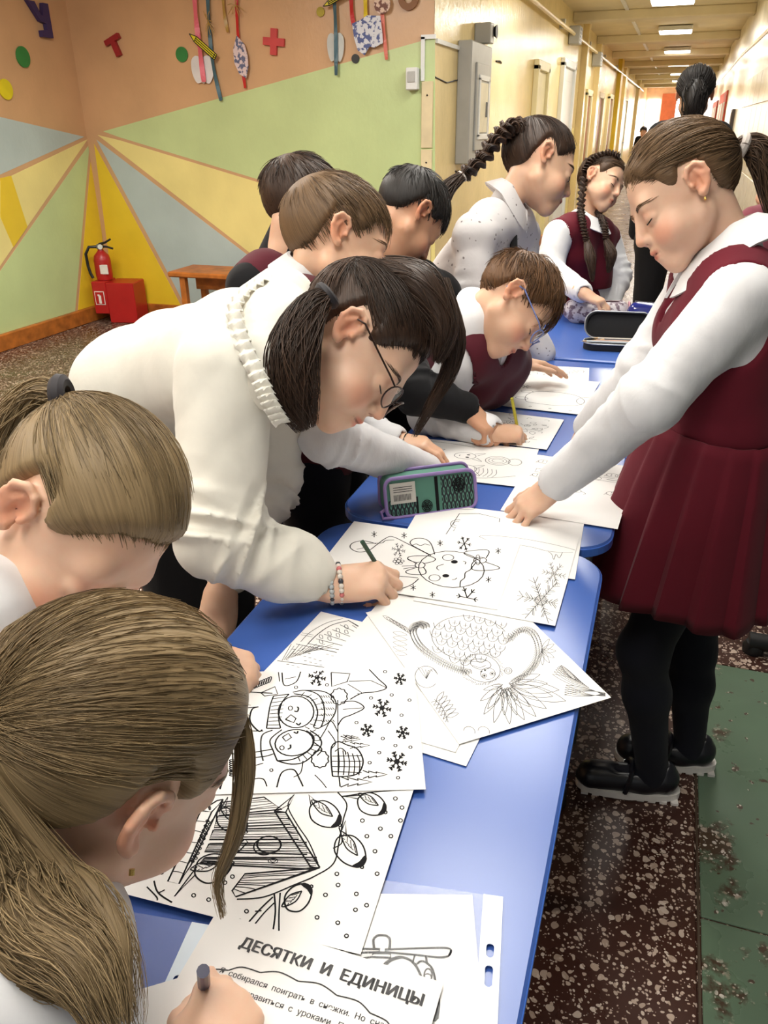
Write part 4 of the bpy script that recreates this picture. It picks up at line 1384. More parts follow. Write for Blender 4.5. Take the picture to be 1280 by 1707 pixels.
# fire extinguisher standing in its red box in the corner
q = atz(212, 522, 0)
fb = empty('extinguisher_box', (-4.0, 5.24, 0), 'red metal floor box holding the fire extinguisher in the corner', 'box', None, math.radians(12))
MB().box((-.06, -.02, .19), (.055, .10, .12), None, .006).box((.10, 0, .15), (.11, .11, .15), None, .006).build('box', M_RED, fb)
st = MB().box((-.06, -.1215, .19), (.038, .0015, .05)).build('sticker', mat('sticker_white', sr(230, 225, 220), .5), fb)
MB().box((-.06, -.1235, .19), (.033, .0012, .045)).build('sticker_field', M_RED, fb)
MB().box((-.058, -.1250, .18), (.010, .0012, .030)).box((-.066, -.1250, .212), (.008, .0012, .006)).build('sticker_symbol', MATS['sticker_white'], fb)
fe = empty('fire_extinguisher', (-4.045, 5.22, .312), 'red fire extinguisher with black hose standing in its red box', 'fire extinguisher', None, math.radians(12))
MB().lathe([(.058, .0), (.062, .03), (.062, .14), (.055, .175), (.030, .202), (.020, .215), (.020, .23)], 24).build('cylinder', M_RED, fe, True)
MB().box((0, 0, .24), (.018, .03, .018), None, .005).build('valve', M_STEEL, fe)
MB().tube([(-.005, 0, .255), (.05, -.01, .27), (.10, -.02, .295)], [.010, .008, .007], 8).tube([(0, 0, .24), (.05, 0, .238), (.10, .0, .225)], .008, 8).build('handle', M_BLACK, fe, True)
MB().tube([(-.02, -.02, .24), (-.07, -.04, .24), (-.098, -.05, .19), (-.095, -.05, .10), (-.085, -.05, .05), (-.07, -.05, .014)], .011, 8).build('hose', M_BLACK, fe, True)
MB().box((.03, -.058, .08), (.032, .004, .035), None, .003).build('label_plate', MATS['sticker_white'], fe)
MB().lathe([(.018, 0), (.018, .01)], 16, np.array([[1, 0, 0], [0, 0, 1], [0, -1, 0]]), (.015, -.034, .24)).build('pressure_gauge', M_WHITE, fe)
# low wooden bench by the back wall
bn = empty('bench', (-2.52, 5.02, 0), 'orange wooden bench along the back wall behind the bent girl', 'bench')
MB().box((0, 0, .44), (.72, .17, .018), None, .008).build('seat', M_WOOD, bn)
for sx in (-1, 1):
    for sy in (-1, 1): MB().box((sx * .62, sy * .13, .211), (.022, .022, .211), None, .004).build('leg', M_WOOD, bn)
MB().box((0, 0, .36), (.6, .012, .04), None, .003).build('rail', M_WOOD, bn)

# ================================================================== tables
M_TOP = mat('blue_laminate', sr(62, 96, 172), .24, var=.03, nscale=3, bump=.03, bscale=40)
M_EDGE = mat('blue_edge', sr(62, 106, 196), .35, var=.02)


def table(x0, x1, y0, y1, label, r=.07, dz=0.0, rz=0.0):
    cx, cy = (x0 + x1) / 2, (y0 + y1) / 2; hx, hy = (x1 - x0) / 2, (y1 - y0) / 2
    t = empty('school_table', (cx, cy, 0), label, 'table', None, rz); H = TABLE + dz
    P = round_poly(-hx, hx, -hy, hy, r, 8); P2 = round_poly(-hx + .003, hx - .003, -hy + .003, hy - .003, r - .003, 8)
    n = len(P); V = [(x, y, H - .022) for x, y in P2] + [(x, y, H - .019) for x, y in P] + [(x, y, H - .003) for x, y in P] + [(x, y, H) for x, y in P2]
    Fc = [tuple(range(n))[::-1], tuple(range(3 * n, 4 * n))] + [(a * n + i, a * n + (i + 1) % n, a * n + n + (i + 1) % n, a * n + n + i) for a in range(3) for i in range(n)]
    top = MB().add(V, Fc).build('table_top', M_TOP, t, False)
    Q = round_poly(-hx - .0012, hx + .0012, -hy - .0012, hy + .0012, r, 8)
    V = []
    for (x, y), (u, v) in zip(Q, P): V += [(x, y, H - .018), (x, y, H - .004), (u, v, H - .003), (u, v, H - .019)]
    MB().add(V, [(i * 4 + k, ((i + 1) % n) * 4 + k, ((i + 1) % n) * 4 + (k + 1) % 4, i * 4 + (k + 1) % 4) for i in range(n) for k in range(3)]).build('edge_band', M_EDGE, top)
    for sx in (-1, 1):
        for sy in (-1, 1):
            lx, ly = sx * (hx - .045), sy * (hy - .12)
            lg = MB().tube([(lx, ly, H - .022), (lx, ly, .30), (lx, ly, .05)], .014, 12).build('leg', M_STEEL, t, True)
            MB().lathe([(.019, 0), (.021, .006), (.019, .045), (.015, .06)], 14, None, (lx, ly, 0)).build('foot', M_BLACK, lg, True)
            MB().box((lx, ly, .245), (.026, .036, .045), None, .006).build('height_clamp', M_BLACK, lg)
    fr = MB()
    for sy in (-1, 1): fr.box((0, sy * (hy - .12), H - .045), (hx - .06, .012, .018), None, .003)
    for sx in (-1, 1): fr.box((sx * (hx - .045), 0, H - .045), (.010, hy - .13, .018), None, .003)
    fr.build('frame', M_STEEL, t)
    return t


table(-.51, -.028, -.02, 1.196, 'blue school table nearest the camera, covered with drawing sheets')
table(-.515, -.022, 1.212, 2.40, 'second blue school table, under the green pencil case')
table(-.52, .17, 2.435, 3.27, 'third blue school table, under the open black pencil case', .12)

# ================================================================== sheets of paper with line drawings
M_PAPER = mat('white_paper', sr(232, 231, 229), .8, var=.015, nscale=5, spec=.12)
M_INK = mat('black_ink', sr(34, 34, 36), 0.9, var=0, spec=.05)
M_INKG = mat('grey_ink', sr(92, 92, 94), 0.9, var=0, spec=.05)
M_INKD = mat('dark_grey_ink', sr(70, 70, 72), 0.9, var=0, spec=.05)


class Ink:
    """line art in millimetres on one sheet"""
    def __init__(s, w=.8, px=None): s.L = []; s.Fl = []; s.w = w; s.px = px

    def line(s, pts, w=None, closed=False, sm=0):
        P = np.asarray(pts, float)
        if sm: P = spline(P, sm, closed)
        if closed: P = np.vstack([P, P[:1]])
        s.L.append((P, (w or s.w) * 1.15)); return s

    def cur(s, pts, w=None, closed=False): return s.line(pts, w, closed, 6)

    def circ(s, x, y, r, w=None, ry=None, rot=0, a0=0, a1=360, n=22):
        a = np.radians(np.linspace(a0, a1, n)); c, d = math.cos(rot), math.sin(rot); X = r * np.cos(a); Y = (ry or r) * np.sin(a)
        return s.line(np.stack([x + X * c - Y * d, y + X * d + Y * c], 1), w)

    def fill(s, pts, sm=0):
        P = np.asarray(pts, float)
        s.Fl.append(spline(P, sm, True) if sm else P); return s

    def disc(s, x, y, r, ry=None): a = np.linspace(0, 2 * math.pi, 17)[:-1]; return s.fill(np.stack([x + r * np.cos(a), y + (ry or r) * np.sin(a)], 1))

    def flake(s, x, y, r, w=None, kind=0):
        for k in range(6):
            a = k * math.pi / 3 + .2; d = np.array([math.cos(a), math.sin(a)]); c = np.array([x, y])
            s.line([c, c + d * r], w)
            for f in ((.45, .75) if kind else (.62,)):
                for sg in (-1, 1):
                    b = a + sg * .75; e = np.array([math.cos(b), math.sin(b)]); s.line([c + d * r * f, c + d * r * f + e * r * .3], w)
        if kind: s.circ(x, y, r * .22, w, n=9)
        return s

    def ast(s, x, y, r, w=None):
        for k in range(3):
            a = k * math.pi / 3 + .5; d = np.array([math.cos(a), math.sin(a)]) * r; s.line([np.array([x, y]) - d, np.array([x, y]) + d], w)
        return s

    def leaf(s, x, y, L, ang, w=None, fat=.28):
        c, d = math.cos(ang), math.sin(ang)
        R = lambda u, v: (x + u * c - v * d, y + u * d + v * c)
        s.cur([R(0, 0), R(L * .35, L * fat), R(L * .75, L * fat * .7), R(L, 0)], w); s.cur([R(0, 0), R(L * .35, -L * fat), R(L * .75, -L * fat * .7), R(L, 0)], w)
        return s

    def mesh(s, zf, T):
        V = []; Fc = []
        for P, w in s.L:
            if len(P) < 2: continue
            t = np.gradient(P, axis=0); t /= np.linalg.norm(t, axis=1)[:, None] + 1e-9
            nn = np.stack([-t[:, 1], t[:, 0]], 1) * w / 2; o = len(V); m = len(P)
            for a, b in zip(P + nn, P - nn): V += [T(a), T(b)]
            Fc += [(o + 2 * i, o + 2 * i + 1, o + 2 * i + 3, o + 2 * i + 2) for i in range(m - 1)]
        for P in s.Fl:
            o = len(V); V += [T(p) for p in P]; Fc.append(tuple(range(o, o + len(P))))
        return V, Fc


LAYER = [0]


def sheet(name, label, c0, c1, c2, ink=None, m_ink=None, layer=1, portrait=False, curl=0.0, size=(.297, .210), long_first=True, z=None, group='drawing sheets on the tables', turn=0, paper=None, text=None, cat='drawing sheet', warp=1.0, ang_from=(0, 1)):
    """A4 sheet: c0, c1 the ends of one edge (pixels seen in the photo), c2 the corner next to c1"""
    zt = TABLE + layer * .00075 if z is None else z
    a, b, c = [atz(*p, zt)[:2] for p in (c0, c1, c2)]
    e = b - a; e2 = c - b
    L1, L2 = size if long_first else size[::-1]
    ang = math.atan2(e[1], e[0])
    ang2 = math.atan2(e2[1], e2[0])
    sgn = 1 if (e[0] * e2[1] - e[1] * e2[0]) > 0 else -1
    dl = (ang2 - sgn * math.pi / 2 - ang + math.pi) % (2 * math.pi) - math.pi
    ang += dl * .5
    ex = np.array([math.cos(ang), math.sin(ang)]); ey = np.array([-ex[1], ex[0]]) * sgn
    # anchor on b, the best seen corner
    org = b - ex * L1
    rt = empty(name, (org[0], org[1], zt), label, cat, group)
    def zz(u, v):
        return .0004 + warp * (.0005 * math.sin(u * 17 + layer) * math.sin(v * 13 + 1) + .0005) + curl * max(0, (u / L1 - .72)) ** 2 * 8 * max(0, v / L2 - .0)
    N, Mv = 16, 12; V = []; Fc = []
    for k, dz in ((0, 0), (1, -.00028)):
        for i in range(N + 1):
            for j in range(Mv + 1):
                u, v = L1 * i / N, L2 * j / Mv; p = ex * u + ey * v; V.append((p[0], p[1], zz(u, v) + dz))
    idx = lambda i, j, k=0: k * (N + 1) * (Mv + 1) + i * (Mv + 1) + j
    for i in range(N):
        for j in range(Mv):
            Fc.append((idx(i, j), idx(i + 1, j), idx(i + 1, j + 1), idx(i, j + 1))); Fc.append((idx(i, j, 1), idx(i, j + 1, 1), idx(i + 1, j + 1, 1), idx(i + 1, j, 1)))
    for i in range(N):
        for j in (0, Mv): Fc.append((idx(i, j), idx(i + 1, j), idx(i + 1, j, 1), idx(i, j, 1)))
    for j in range(Mv):
        for i in (0, N): Fc.append((idx(i, j), idx(i, j + 1), idx(i, j + 1, 1), idx(i, j, 1)))
    pp_ = MB().add(V, Fc).build('paper', paper or M_PAPER, rt, True)
    def T(p):
        x, y = p[0] / 1000, p[1] / 1000
        x = min(max(x, 0), L1); y = min(max(y, 0), L2)
        w = ex * x + ey * y; return (w[0], w[1], zz(x, y) + .00022)
    if ink is not None and ink.px:
        x0, y0, sc_ = ink.px
        def conv(P):
            o_ = []
            for p in P:
                d = atz(x0 + p[0] / sc_, y0 + p[1] / sc_, zt)[:2] - org; o_.append((d @ ex * 1000, d @ ey * 1000))
            return np.array(o_)
        keepL = []
        for P, w in ink.L:
            C = conv(P); inn = (C[:, 0] > 1) & (C[:, 0] < L1 * 1000 - 1) & (C[:, 1] > 1) & (C[:, 1] < L2 * 1000 - 1)
            run = []
            for c_, f_ in zip(C, inn):
                if f_: run.append(c_)
                else:
                    if len(run) > 1: keepL.append((np.array(run), w))
                    run = []
            if len(run) > 1: keepL.append((np.array(run), w))
        ink.L = keepL; ink.Fl = [conv(P) for P in ink.Fl]
    if ink is not None:
        Vv, Ff = ink.mesh(None, T); MB().add(Vv, Ff).build('ink_drawing', m_ink or M_INK, rt)
    return rt, ex, ey, zz, T


# --- gingerbread girl
def flip(inkobj, L=210):
    for P, w in inkobj.L: P[:, 1] = L - P[:, 1]
    for P in inkobj.Fl: P[:, 1] = L - P[:, 1]
    return inkobj


k = Ink(1.3, (560, 860, 2.783))
k.circ(535, 250, 153, 1.5, 85, .06); k.circ(520, 195, 26, 1.2, 14); k.circ(457, 290, 26, 1.2, 15)
k.disc(549, 215, 16, 8); k.disc(509, 280, 16, 8); k.cur([(500, 226), (472, 235), (468, 246), (478, 254)], 1.3); k.cur([(590, 212), (602, 217), (598, 226)], 1.2); k.cur([(538, 298), (552, 297), (560, 290)], 1.2)
k.cur([(690, 196), (650, 206), (630, 226), (625, 250), (600, 266), (596, 290), (578, 306), (575, 332)], 1.5)
k.circ(390, 230, 23, 1.3, 14); k.cur([(378, 220), (335, 205), (345, 190), (420, 187), (458, 198), (452, 212), (404, 224)], 1.5); k.cur([(380, 240), (326, 258), (340, 272), (402, 274), (418, 262), (404, 238)], 1.5); k.line([(332, 200), (376, 226)], 1.1); k.line([(305, 236), (368, 232)], 1.3); k.line([(312, 248), (370, 238)], 1.3)
k.circ(668, 208, 30, 1.3, 14); k.circ(658, 206, 10, 1.0, 24); k.cur([(645, 200), (596, 178), (610, 166), (690, 159), (710, 170), (696, 198)], 1.5); k.cur([(650, 218), (630, 246), (660, 256), (740, 252), (755, 240), (692, 216)], 1.5)
k.cur([(440, 184), (360, 142), (344, 124), (366, 107), (410, 108), (440, 130), (458, 180)], 1.5); k.cur([(350, 140), (372, 132), (392, 140), (412, 132), (436, 138)], 1.3)
k.cur([(440, 186), (330, 130), (262, 99), (228, 108), (190, 136), (150, 164), (100, 170), (66, 150), (80, 128), (130, 119), (186, 132)], 1.5); k.cur([(96, 158), (130, 150), (136, 134), (170, 130), (214, 128), (232, 116), (270, 114)], 1.2)
k.cur([(380, 290), (300, 283), (262, 284)], 1.5); k.cur([(384, 294), (350, 322), (300, 340), (230, 342), (150, 330)], 1.5); k.cur([(262, 306), (288, 312), (282, 326), (298, 330)], 1.2)
k.flake(290, 160, 32, .8, 1); k.circ(290, 212, 9, 1.0, 6)
for a_ in range(6): k.circ(290 + 18 * math.cos(a_), 212 + 12 * math.sin(a_), 8, 1.0, 5)
k.flake(595, 130, 34, 1.6); k.flake(608, 383, 52, 1.7)
for x, y in ((177, 88), (316, 93), (483, 128), (752, 165), (707, 298), (358, 336), (447, 369), (60, 260)): k.ast(x, y, 14, 1.3)
sheet('drawing_sheet', 'sheet with a gingerbread girl under the green pencil', (601, 879), (867, 908), (815, 1013), k, None, 8)
# --- snow scene with large ornate snowflakes (the character on it is left out)
k = Ink(.7, (560, 860, 2.783))
k.flake(950, 395, 112, .9, 1); k.flake(950, 395, 80, .7, 1); k.flake(950, 395, 50, .7, 1); k.circ(950, 395, 30, .7, 20); k.flake(1010, 272, 56, .7, 1); k.flake(1010, 272, 36, .6, 1)
k.cur([(664, 98), (700, 92), (850, 105), (1010, 135), (1115, 165), (1060, 172), (980, 165), (900, 145), (800, 130), (720, 120), (664, 98)], .8); k.cur([(985, 168), (1000, 180), (1010, 205), (1020, 180), (1035, 198), (1050, 172)], .8)
sheet('drawing_sheet', 'sheet with grey ornate snowflakes beside the gingerbread sheet', (697, 1010), (925, 1044), (983, 893), k, M_INKG, 6, long_first=False)
# --- sloth in a pineapple among palm leaves
k = Ink(.62, (600, 1000, 2.909))
for i in range(-1, 9):
    for j in range(-3, 5):
        u = 365 + i * 52 + j * 6 + (24 if j % 2 else 0); v = 165 + j * 38 + i * 12
        if ((u - 535) / 190) ** 2 + ((v - 192) / 112) ** 2 < 1:
            k.cur([(u - 27, v - 14), (u - 18, v + 12), (u + 2, v + 20), (u + 22, v + 8), (u + 28, v - 8)], .75); k.line([(u, v + 10), (u + 4, v - 10)], .6); k.line([(u + 2, v), (u + 14, v + 6)], .5); k.line([(u + 2, v), (u - 10, v + 4)], .5)
k.circ(535, 192, 188, .8, 110, .12, 60, 330, 40)
k.circ(590, 335, 92, .8, 66, .3); k.circ(585, 316, 50, .8, 25, .15); k.circ(620, 362, 36, .7, 28); k.disc(603, 372, 6, 5); k.disc(641, 362, 6, 5); k.circ(603, 372, 11, .7, 9); k.circ(641, 362, 11, .7, 9); k.disc(588, 352, 5, 4); k.disc(606, 346, 5, 4); k.cur([(545, 322), (580, 332), (610, 322)], .7); k.circ(718, 348, 18, .8, 15); k.circ(718, 348, 9, .6, 8)
r_ = np.random.default_rng(8)
for i in range(70):
    a_ = i / 70 * 6.283; rr = r_.uniform(.92, 1.05)
    x, y = 590 + 96 * rr * math.cos(a_), 338 + 70 * rr * math.sin(a_); k.line([(x, y), (x + 12 * math.cos(a_ + .4), y + 12 * math.sin(a_ + .4))], .55)
arm1 = spline([(300, 122), (262, 112), (236, 140), (250, 190), (290, 240), (360, 290), (440, 330), (505, 348)], 8); arm2 = spline([(700, 190), (760, 140), (820, 160), (846, 230), (830, 300), (790, 350), (730, 390)], 8)
for A in (arm1, arm2):
    for i, p in enumerate(A):
        for off in (0, 14, 28):
            k.cur([(p[0] + off, p[1] - off * .3), (p[0] + off + 8, p[1] - off * .3 + 10), (p[0] + off + 10, p[1] - off * .3 + 24)], .55)
for i, (x, y) in enumerate([(905, 408), (960, 440), (992, 492), (900, 528), (850, 566), (795, 582), (725, 602), (650, 596), (602, 556), (585, 492), (600, 440), (870, 366), (640, 420), (930, 470), (700, 560), (760, 560), (620, 530), (820, 520)]):
    d = np.array([x - 700, y - 415.0]); L_ = np.linalg.norm(d); k.leaf(700 + d[0] * .12, 415 + d[1] * .12, L_ * .9, math.atan2(d[1], d[0]), .7, .12)
for (x, y) in ((690, 440), (740, 450), (710, 430), (670, 430)): k.leaf(x, y, 44, 1.2, .7, .35)
k.cur([(360, 486), (400, 530), (428, 598)], .7)
for i in range(6):
    x, y = 370 + i * 10, 496 + i * 15; k.leaf(x, y, 60, -.9 + .12 * i, .65, .16); k.leaf(x, y, 46, 2.6 - .1 * i, .65, .16)
k.circ(322, 378, 56, .7, 52, .3, 20, 330)
for i in range(6): k.cur([(322, 388), (300 + i * 10, 360 - i * 4), (280 + i * 18, 330 + i * 6)], .55)
for i in range(7): k.leaf(110 + i * 16, 78 + i * 8, 60, .5 + .05 * i, .55, .12)
for i in range(6): k.leaf(880, 250, 70, -1.0 + i * .5, .6, .14)
for i in range(7): k.leaf(1110 - i * 10, 430 - i * 6, 190 - i * 14, 3.5 + i * .07, .6, .08)
for i in range(5): k.leaf(1190, 455 + i * 4, 200, 3.1 + i * .08, .55, .06)
for i in range(5): k.leaf(160, 160 + i * 24, 70, .2, .5, .14)
for x in (530, 600): k.circ(x, 640, 28, .6, 22, .4, 160, 360)
sheet('drawing_sheet', 'sheet with a sloth in a pineapple, hanging over the table edge', (622, 1028), (765, 1241), (1015, 1160), k, M_INKG, 5, curl=.0)
# --- fan and winter field, mostly under other sheets
k = Ink(.9, (220, 1000, 2.56))
k.cur([(750, 190), (790, 150), (850, 110), (925, 90)], 1.2); k.cur([(720, 180), (760, 140), (830, 100), (900, 82)], .8)
for i in range(6): k.line([(752 + i * 34, 188 - i * 20), (1010 + i * 18, 240 - i * 10)], .9)
k.line([(925, 90), (1092, 196)], 1.2); k.line([(940, 110), (1100, 215)], .9); k.cur([(990, 240), (1040, 236), (1100, 204), (1120, 220), (1060, 260), (1020, 300)], 1.2)
for i in range(8): k.leaf(800 + (i % 4) * 36, 150 - (i % 4) * 14 + (i // 4) * 22, 22, .9, .7, .3)
for i in range(16): k.line([(640 + i * 9, 262 - i * 3), (680 + i * 12, 190 + (i % 3) * 8)], .7)
for i in range(34): x = 640 + (i * 47) % 260; y = 200 + (i * 31) % 90; k.line([(x, y), (x + 12, y + 1)], .8)
k.line([(620, 262), (740, 278), (860, 296)], 1.0); k.line([(700, 190), (990, 250)], .9)
for i in range(30): x = 1030 + (i * 37) % 120; y = 230 + (i * 23) % 70; k.cur([(x, y), (x + 8, y + 6), (x + 4, y + 14)], .9)
for i in range(6): k.line([(720 + i * 5, 150 - i * 8), (770 + i * 5, 160 - i * 8)], .6)
sheet('drawing_sheet', 'sheet with a fan drawing partly under the penguin sheet', (442, 1117), (535, 1020), (640, 1046), k, M_INKD, 2, long_first=False)
sheet('paper_sheet', 'blank white sheet corner showing beneath the pineapple sheet', (698, 1240), (759, 1255), (800, 1190), None, None, 3, long_first=False, cat='paper sheet')
# --- penguins in knitted hats
k = Ink(1.2, (220, 1000, 2.56))
def pom(x, y, r): k.cur([(x + r * math.cos(a_) * (1 + .13 * (i % 2)), y + r * math.sin(a_) * (1 + .13 * (i % 2))) for i, a_ in enumerate(np.linspace(0, 6.28, 21)[:-1])], 1.4, True)
k.circ(700, 480, 76, 1.6, 68); k.cur([(690, 402), (760, 420), (792, 480), (775, 545)], 1.6); k.cur([(686, 396), (740, 388), (800, 412), (822, 480), (806, 545), (775, 548)], 1.5); k.cur([(740, 388), (820, 394), (866, 430), (868, 480), (840, 525), (806, 545)], 1.5); pom(884, 415, 32)
for i in range(9): a_ = -1.35 + i * .31; k.line([(705 + 78 * math.cos(a_), 480 + 70 * math.sin(a_)), (712 + 108 * math.cos(a_), 478 + 84 * math.sin(a_))], 1.0)
for i in range(30): u = 806 + (i % 6) * 10; v = 410 + (i // 6) * 26; k.line([(u, v), (u + 8, v + 10)], .9)
k.circ(676, 464, 9, 1.1); k.cur([(692, 476), (706, 478), (710, 464), (704, 458)], 1.8); k.cur([(700, 528), (712, 536), (720, 526)], 1.8); k.line([(655, 512), (678, 492), (700, 508), (690, 526), (670, 518)], 1.5, True)
k.cur([(604, 412), (588, 460), (574, 550)], 1.5); k.cur([(670, 404), (640, 440), (626, 500), (634, 550)], 1.5); k.line([(604, 412), (670, 404)], 1.4); k.line([(574, 550), (634, 550)], 1.4)
for i in range(8): k.line([(600 - i * 3, 424 + i * 16), (655 - i * 3, 416 + i * 17)], 1.0)
k.line([(550, 398), (610, 372), (622, 404), (566, 412)], 1.4, True)
for i in range(7): k.circ(528 + i * 10, 366 - i * 4, 5, 1.2, 14, .4)
k.cur([(404, 412), (450, 378), (470, 392), (600, 400)], 1.6); k.cur([(540, 458), (512, 470), (504, 520), (540, 562), (556, 556)], 1.8); k.cur([(404, 470), (500, 462), (538, 458)], 1.3); k.line([(400, 560), (560, 562)], 1.3)
k.circ(692, 612, 82, 1.6, 56, -.15); k.cur([(744, 560), (776, 590), (760, 640), (690, 682), (620, 690)], 1.6); k.cur([(760, 560), (800, 590), (804, 630), (740, 692), (680, 704), (620, 690)], 1.6); k.cur([(775, 610), (810, 640), (790, 668)], 1.4); pom(802, 682, 34)
for i in range(8): a_ = -.6 + i * .28; k.line([(690 + 84 * math.cos(a_), 606 + 66 * math.sin(a_)), (694 + 112 * math.cos(a_), 606 + 88 * math.sin(a_))], 1.0)
k.circ(640, 634, 9, 1.1); k.cur([(664, 640), (676, 634), (676, 620)], 1.8); k.cur([(690, 566), (704, 572), (708, 562)], 1.8); k.line([(642, 588), (668, 572), (680, 590), (656, 606)], 1.5, True)
k.cur([(600, 558), (556, 580), (550, 640), (560, 690)], 1.5); k.cur([(640, 556), (590, 600), (604, 650), (620, 690)], 1.5); k.cur([(330, 652), (460, 660), (600, 640)], 1.4); k.cur([(460, 680), (560, 672), (604, 660)], 1.4); k.line([(400, 562), (400, 600)], 1.2)
for i in range(8): k.circ(430, 688 + i * 9, 14, 1.2, 4)
k.cur([(322, 722), (360, 748), (400, 736), (460, 730)], 1.6); k.cur([(404, 736), (390, 770), (376, 812)], 1.4); k.line([(376, 812), (374, 770)], 1.3)
k.cur([(856, 756), (850, 690), (852, 630), (880, 608), (916, 622)], 1.6); k.cur([(916, 622), (962, 640), (986, 690), (968, 740), (920, 756), (856, 756)], 1.6); k.cur([(866, 650), (890, 636), (910, 650), (912, 664)], 1.3)
for i in range(5): k.cur([(880 + i * 22, 752), (884 + i * 22, 700), (880 + i * 20, 640 + i * 6)], 1.1)
for i in range(4): k.line([(854, 670 + i * 22), (980, 668 + i * 24)], 1.1)
for (tx, ty, s_) in ((890, 598, 1.0), (930, 624, 1.0), (985, 748, 1.25), (890, 780, 1.6), (900, 590, .8)):
    k.line([(tx, ty - 14 * s_), (tx + 22 * s_, ty - 5 * s_), (tx + 18 * s_, ty - 12 * s_), (tx + 48 * s_, ty - 4 * s_), (tx + 44 * s_, ty - 9 * s_), (tx + 84 * s_, ty), (tx + 44 * s_, ty + 9 * s_), (tx + 48 * s_, ty + 4 * s_), (tx + 18 * s_, ty + 12 * s_), (tx + 22 * s_, ty + 5 * s_), (tx, ty + 14 * s_)], 1.2)
k.line([(878, 430), (880, 760)], 1.1); k.line([(884, 760), (888, 800)], 1.4); k.cur([(1012, 300), (1050, 340), (1086, 378), (1040, 396), (980, 402), (930, 428)], 1.5); k.cur([(890, 440), (950, 436), (990, 464), (940, 492), (900, 508), (878, 540)], 1.5); k.line([(925, 350), (1020, 348)], 1.0); k.line([(1020, 348), (1084, 378)], 1.0); k.line([(900, 470), (985, 464)], 1.0); k.cur([(920, 362), (980, 400), (960, 404)], 1.0)
k.line([(850, 312), (930, 318), (918, 352), (852, 372), (850, 312)], 1.4); k.cur([(640, 312), (650, 366), (700, 352), (720, 308)], 1.4); k.line([(652, 340), (700, 330)], 1.0); k.cur([(625, 310), (630, 350)], 1.1); k.cur([(836, 560), (868, 610), (850, 640)], 1.1); k.cur([(800, 600), (824, 560), (850, 520), (880, 570)], 1.2)
k.cur([(500, 806), (520, 770), (560, 768), (576, 800)], 1.2); k.cur([(618, 804), (640, 740), (690, 728), (716, 770), (730, 800)], 1.5); k.cur([(490, 770), (510, 720), (560, 700)], 1.1); k.cur([(730, 690), (720, 740), (690, 760)], 1.1); k.cur([(780, 750), (810, 780), (830, 806)], 1.0)
for x, y, r in ((790, 332, 38), (1143, 342, 26), (1067, 465, 40), (1003, 560, 28), (1155, 570, 28), (1130, 693, 44)): k.flake(x, y, r, 1.5, 1)
for x, y in ((1080, 310), (1108, 410), (1184, 432), (1020, 422), (958, 527), (1098, 525), (1150, 496), (1070, 595), (1124, 625), (1188, 632), (1055, 655), (1014, 698), (1135, 762), (700, 375), (832, 365), (595, 730)): k.circ(x, y, 7, 1.0, 6, n=10)
sheet('drawing_sheet', 'sheet with two penguins in knitted hats and scarves', (393, 1125), (690, 1114), (702, 1312), k, None, 9)
# --- bird house in winter with bullfinches
k = Ink(1.0, (220, 1280, 2.0))
def board(a_, b, c, d, n=7, w=.7):
    P = [np.array(p, float) for p in (a_, b, c, d)]; k.line(P, 1.5, True)
    for i in range(1, n):
        p0, p1 = lerp(P[0], P[3], i / n), lerp(P[1], P[2], i / n); m_ = lerp(p0, p1, .5) + np.array([3 * math.sin(i * 2.1), 3 * math.cos(i * 1.7)]); k.cur([p0, m_, p1], w)
board((230, 146), (266, 150), (157, 390), (120, 382), 7); board((266, 150), (304, 108), (196, 330), (157, 390), 4); k.line([(230, 146), (284, 112), (304, 108)], 1.5)
for j in range(5): board((300 - j * 14, 118 + j * 46), (480 + j * 34 - (40 if j == 0 else 0), 100 + j * 50), (500 + j * 28, 140 + j * 50), (290 - j * 16, 162 + j * 40), 6, .6)
board((475, 146), (542, 92), (512, 152), (484, 150), 2); board((475, 146), (512, 150), (626, 334), (594, 330), 8); board((626, 334), (376, 356), (334, 412), (346, 432), 8); k.line([(346, 432), (600, 340)], 1.2)
for i in range(26): k.circ(252 - i * 2.2 + (i % 3) * 6, 180 + i * 5.4, 5, 1.0, 4, n=9)
k.circ(457, 258, 40, 1.6, 28); k.circ(440, 266, 34, 1.3, 26, 0, 60, 250); k.line([(340, 272), (376, 240), (386, 250), (352, 286)], 1.4, True); k.circ(346, 279, 8, 1.2)
k.circ(470, 312, 16, .7, 8); k.circ(470, 312, 8, .6, 4)
def bird(cx_, cy_, hx_, hy_, tx_, ty_):
    c = np.array([cx_, cy_], float); hd = np.array([hx_, hy_], float) - c; L_ = np.linalg.norm(hd); d = hd / L_; n_ = np.array([-d[1], d[0]])
    R = lambda u, v: tuple(c + d * u * L_ + n_ * v * L_)
    k.cur([R(1.0, .45), R(.3, .8), R(-.5, .75), R(-.95, .1), R(-.5, -.6), R(.3, -.72), R(1.0, -.4), R(1.22, .05)], 1.4, True)
    k.fill([R(.85, .50), R(1.12, .38), R(1.28, .02), R(1.1, -.40), R(.85, -.42), R(.92, .05)], 4); k.circ(*R(1.28, .12), 5, 1.2, n=9)
    t_ = np.array([tx_, ty_], float); k.line([R(-.7, -.3), t_, R(-.9, .1)], 1.3); k.cur([R(.6, -.1), R(-.2, -.45), R(-1.1, -.25), R(-.2, .12), R(.6, -.1)], 1.2)
    for i in range(7): k.line([R(.4 - i * .2, -.12), R(-.1 - i * .14, -.36 + (i % 2) * .3)], .7)
bird(640, 152, 684, 180, 590, 92); bird(795, 120, 836, 140, 705, 98); bird(726, 272, 762, 316, 712, 178); bird(548, 436, 584, 402, 528, 562); bird(330, 172, 372, 202, 320, 100); bird(262, 336, 318, 318, 142, 432); bird(110, 290, 140, 272, 60, 320)
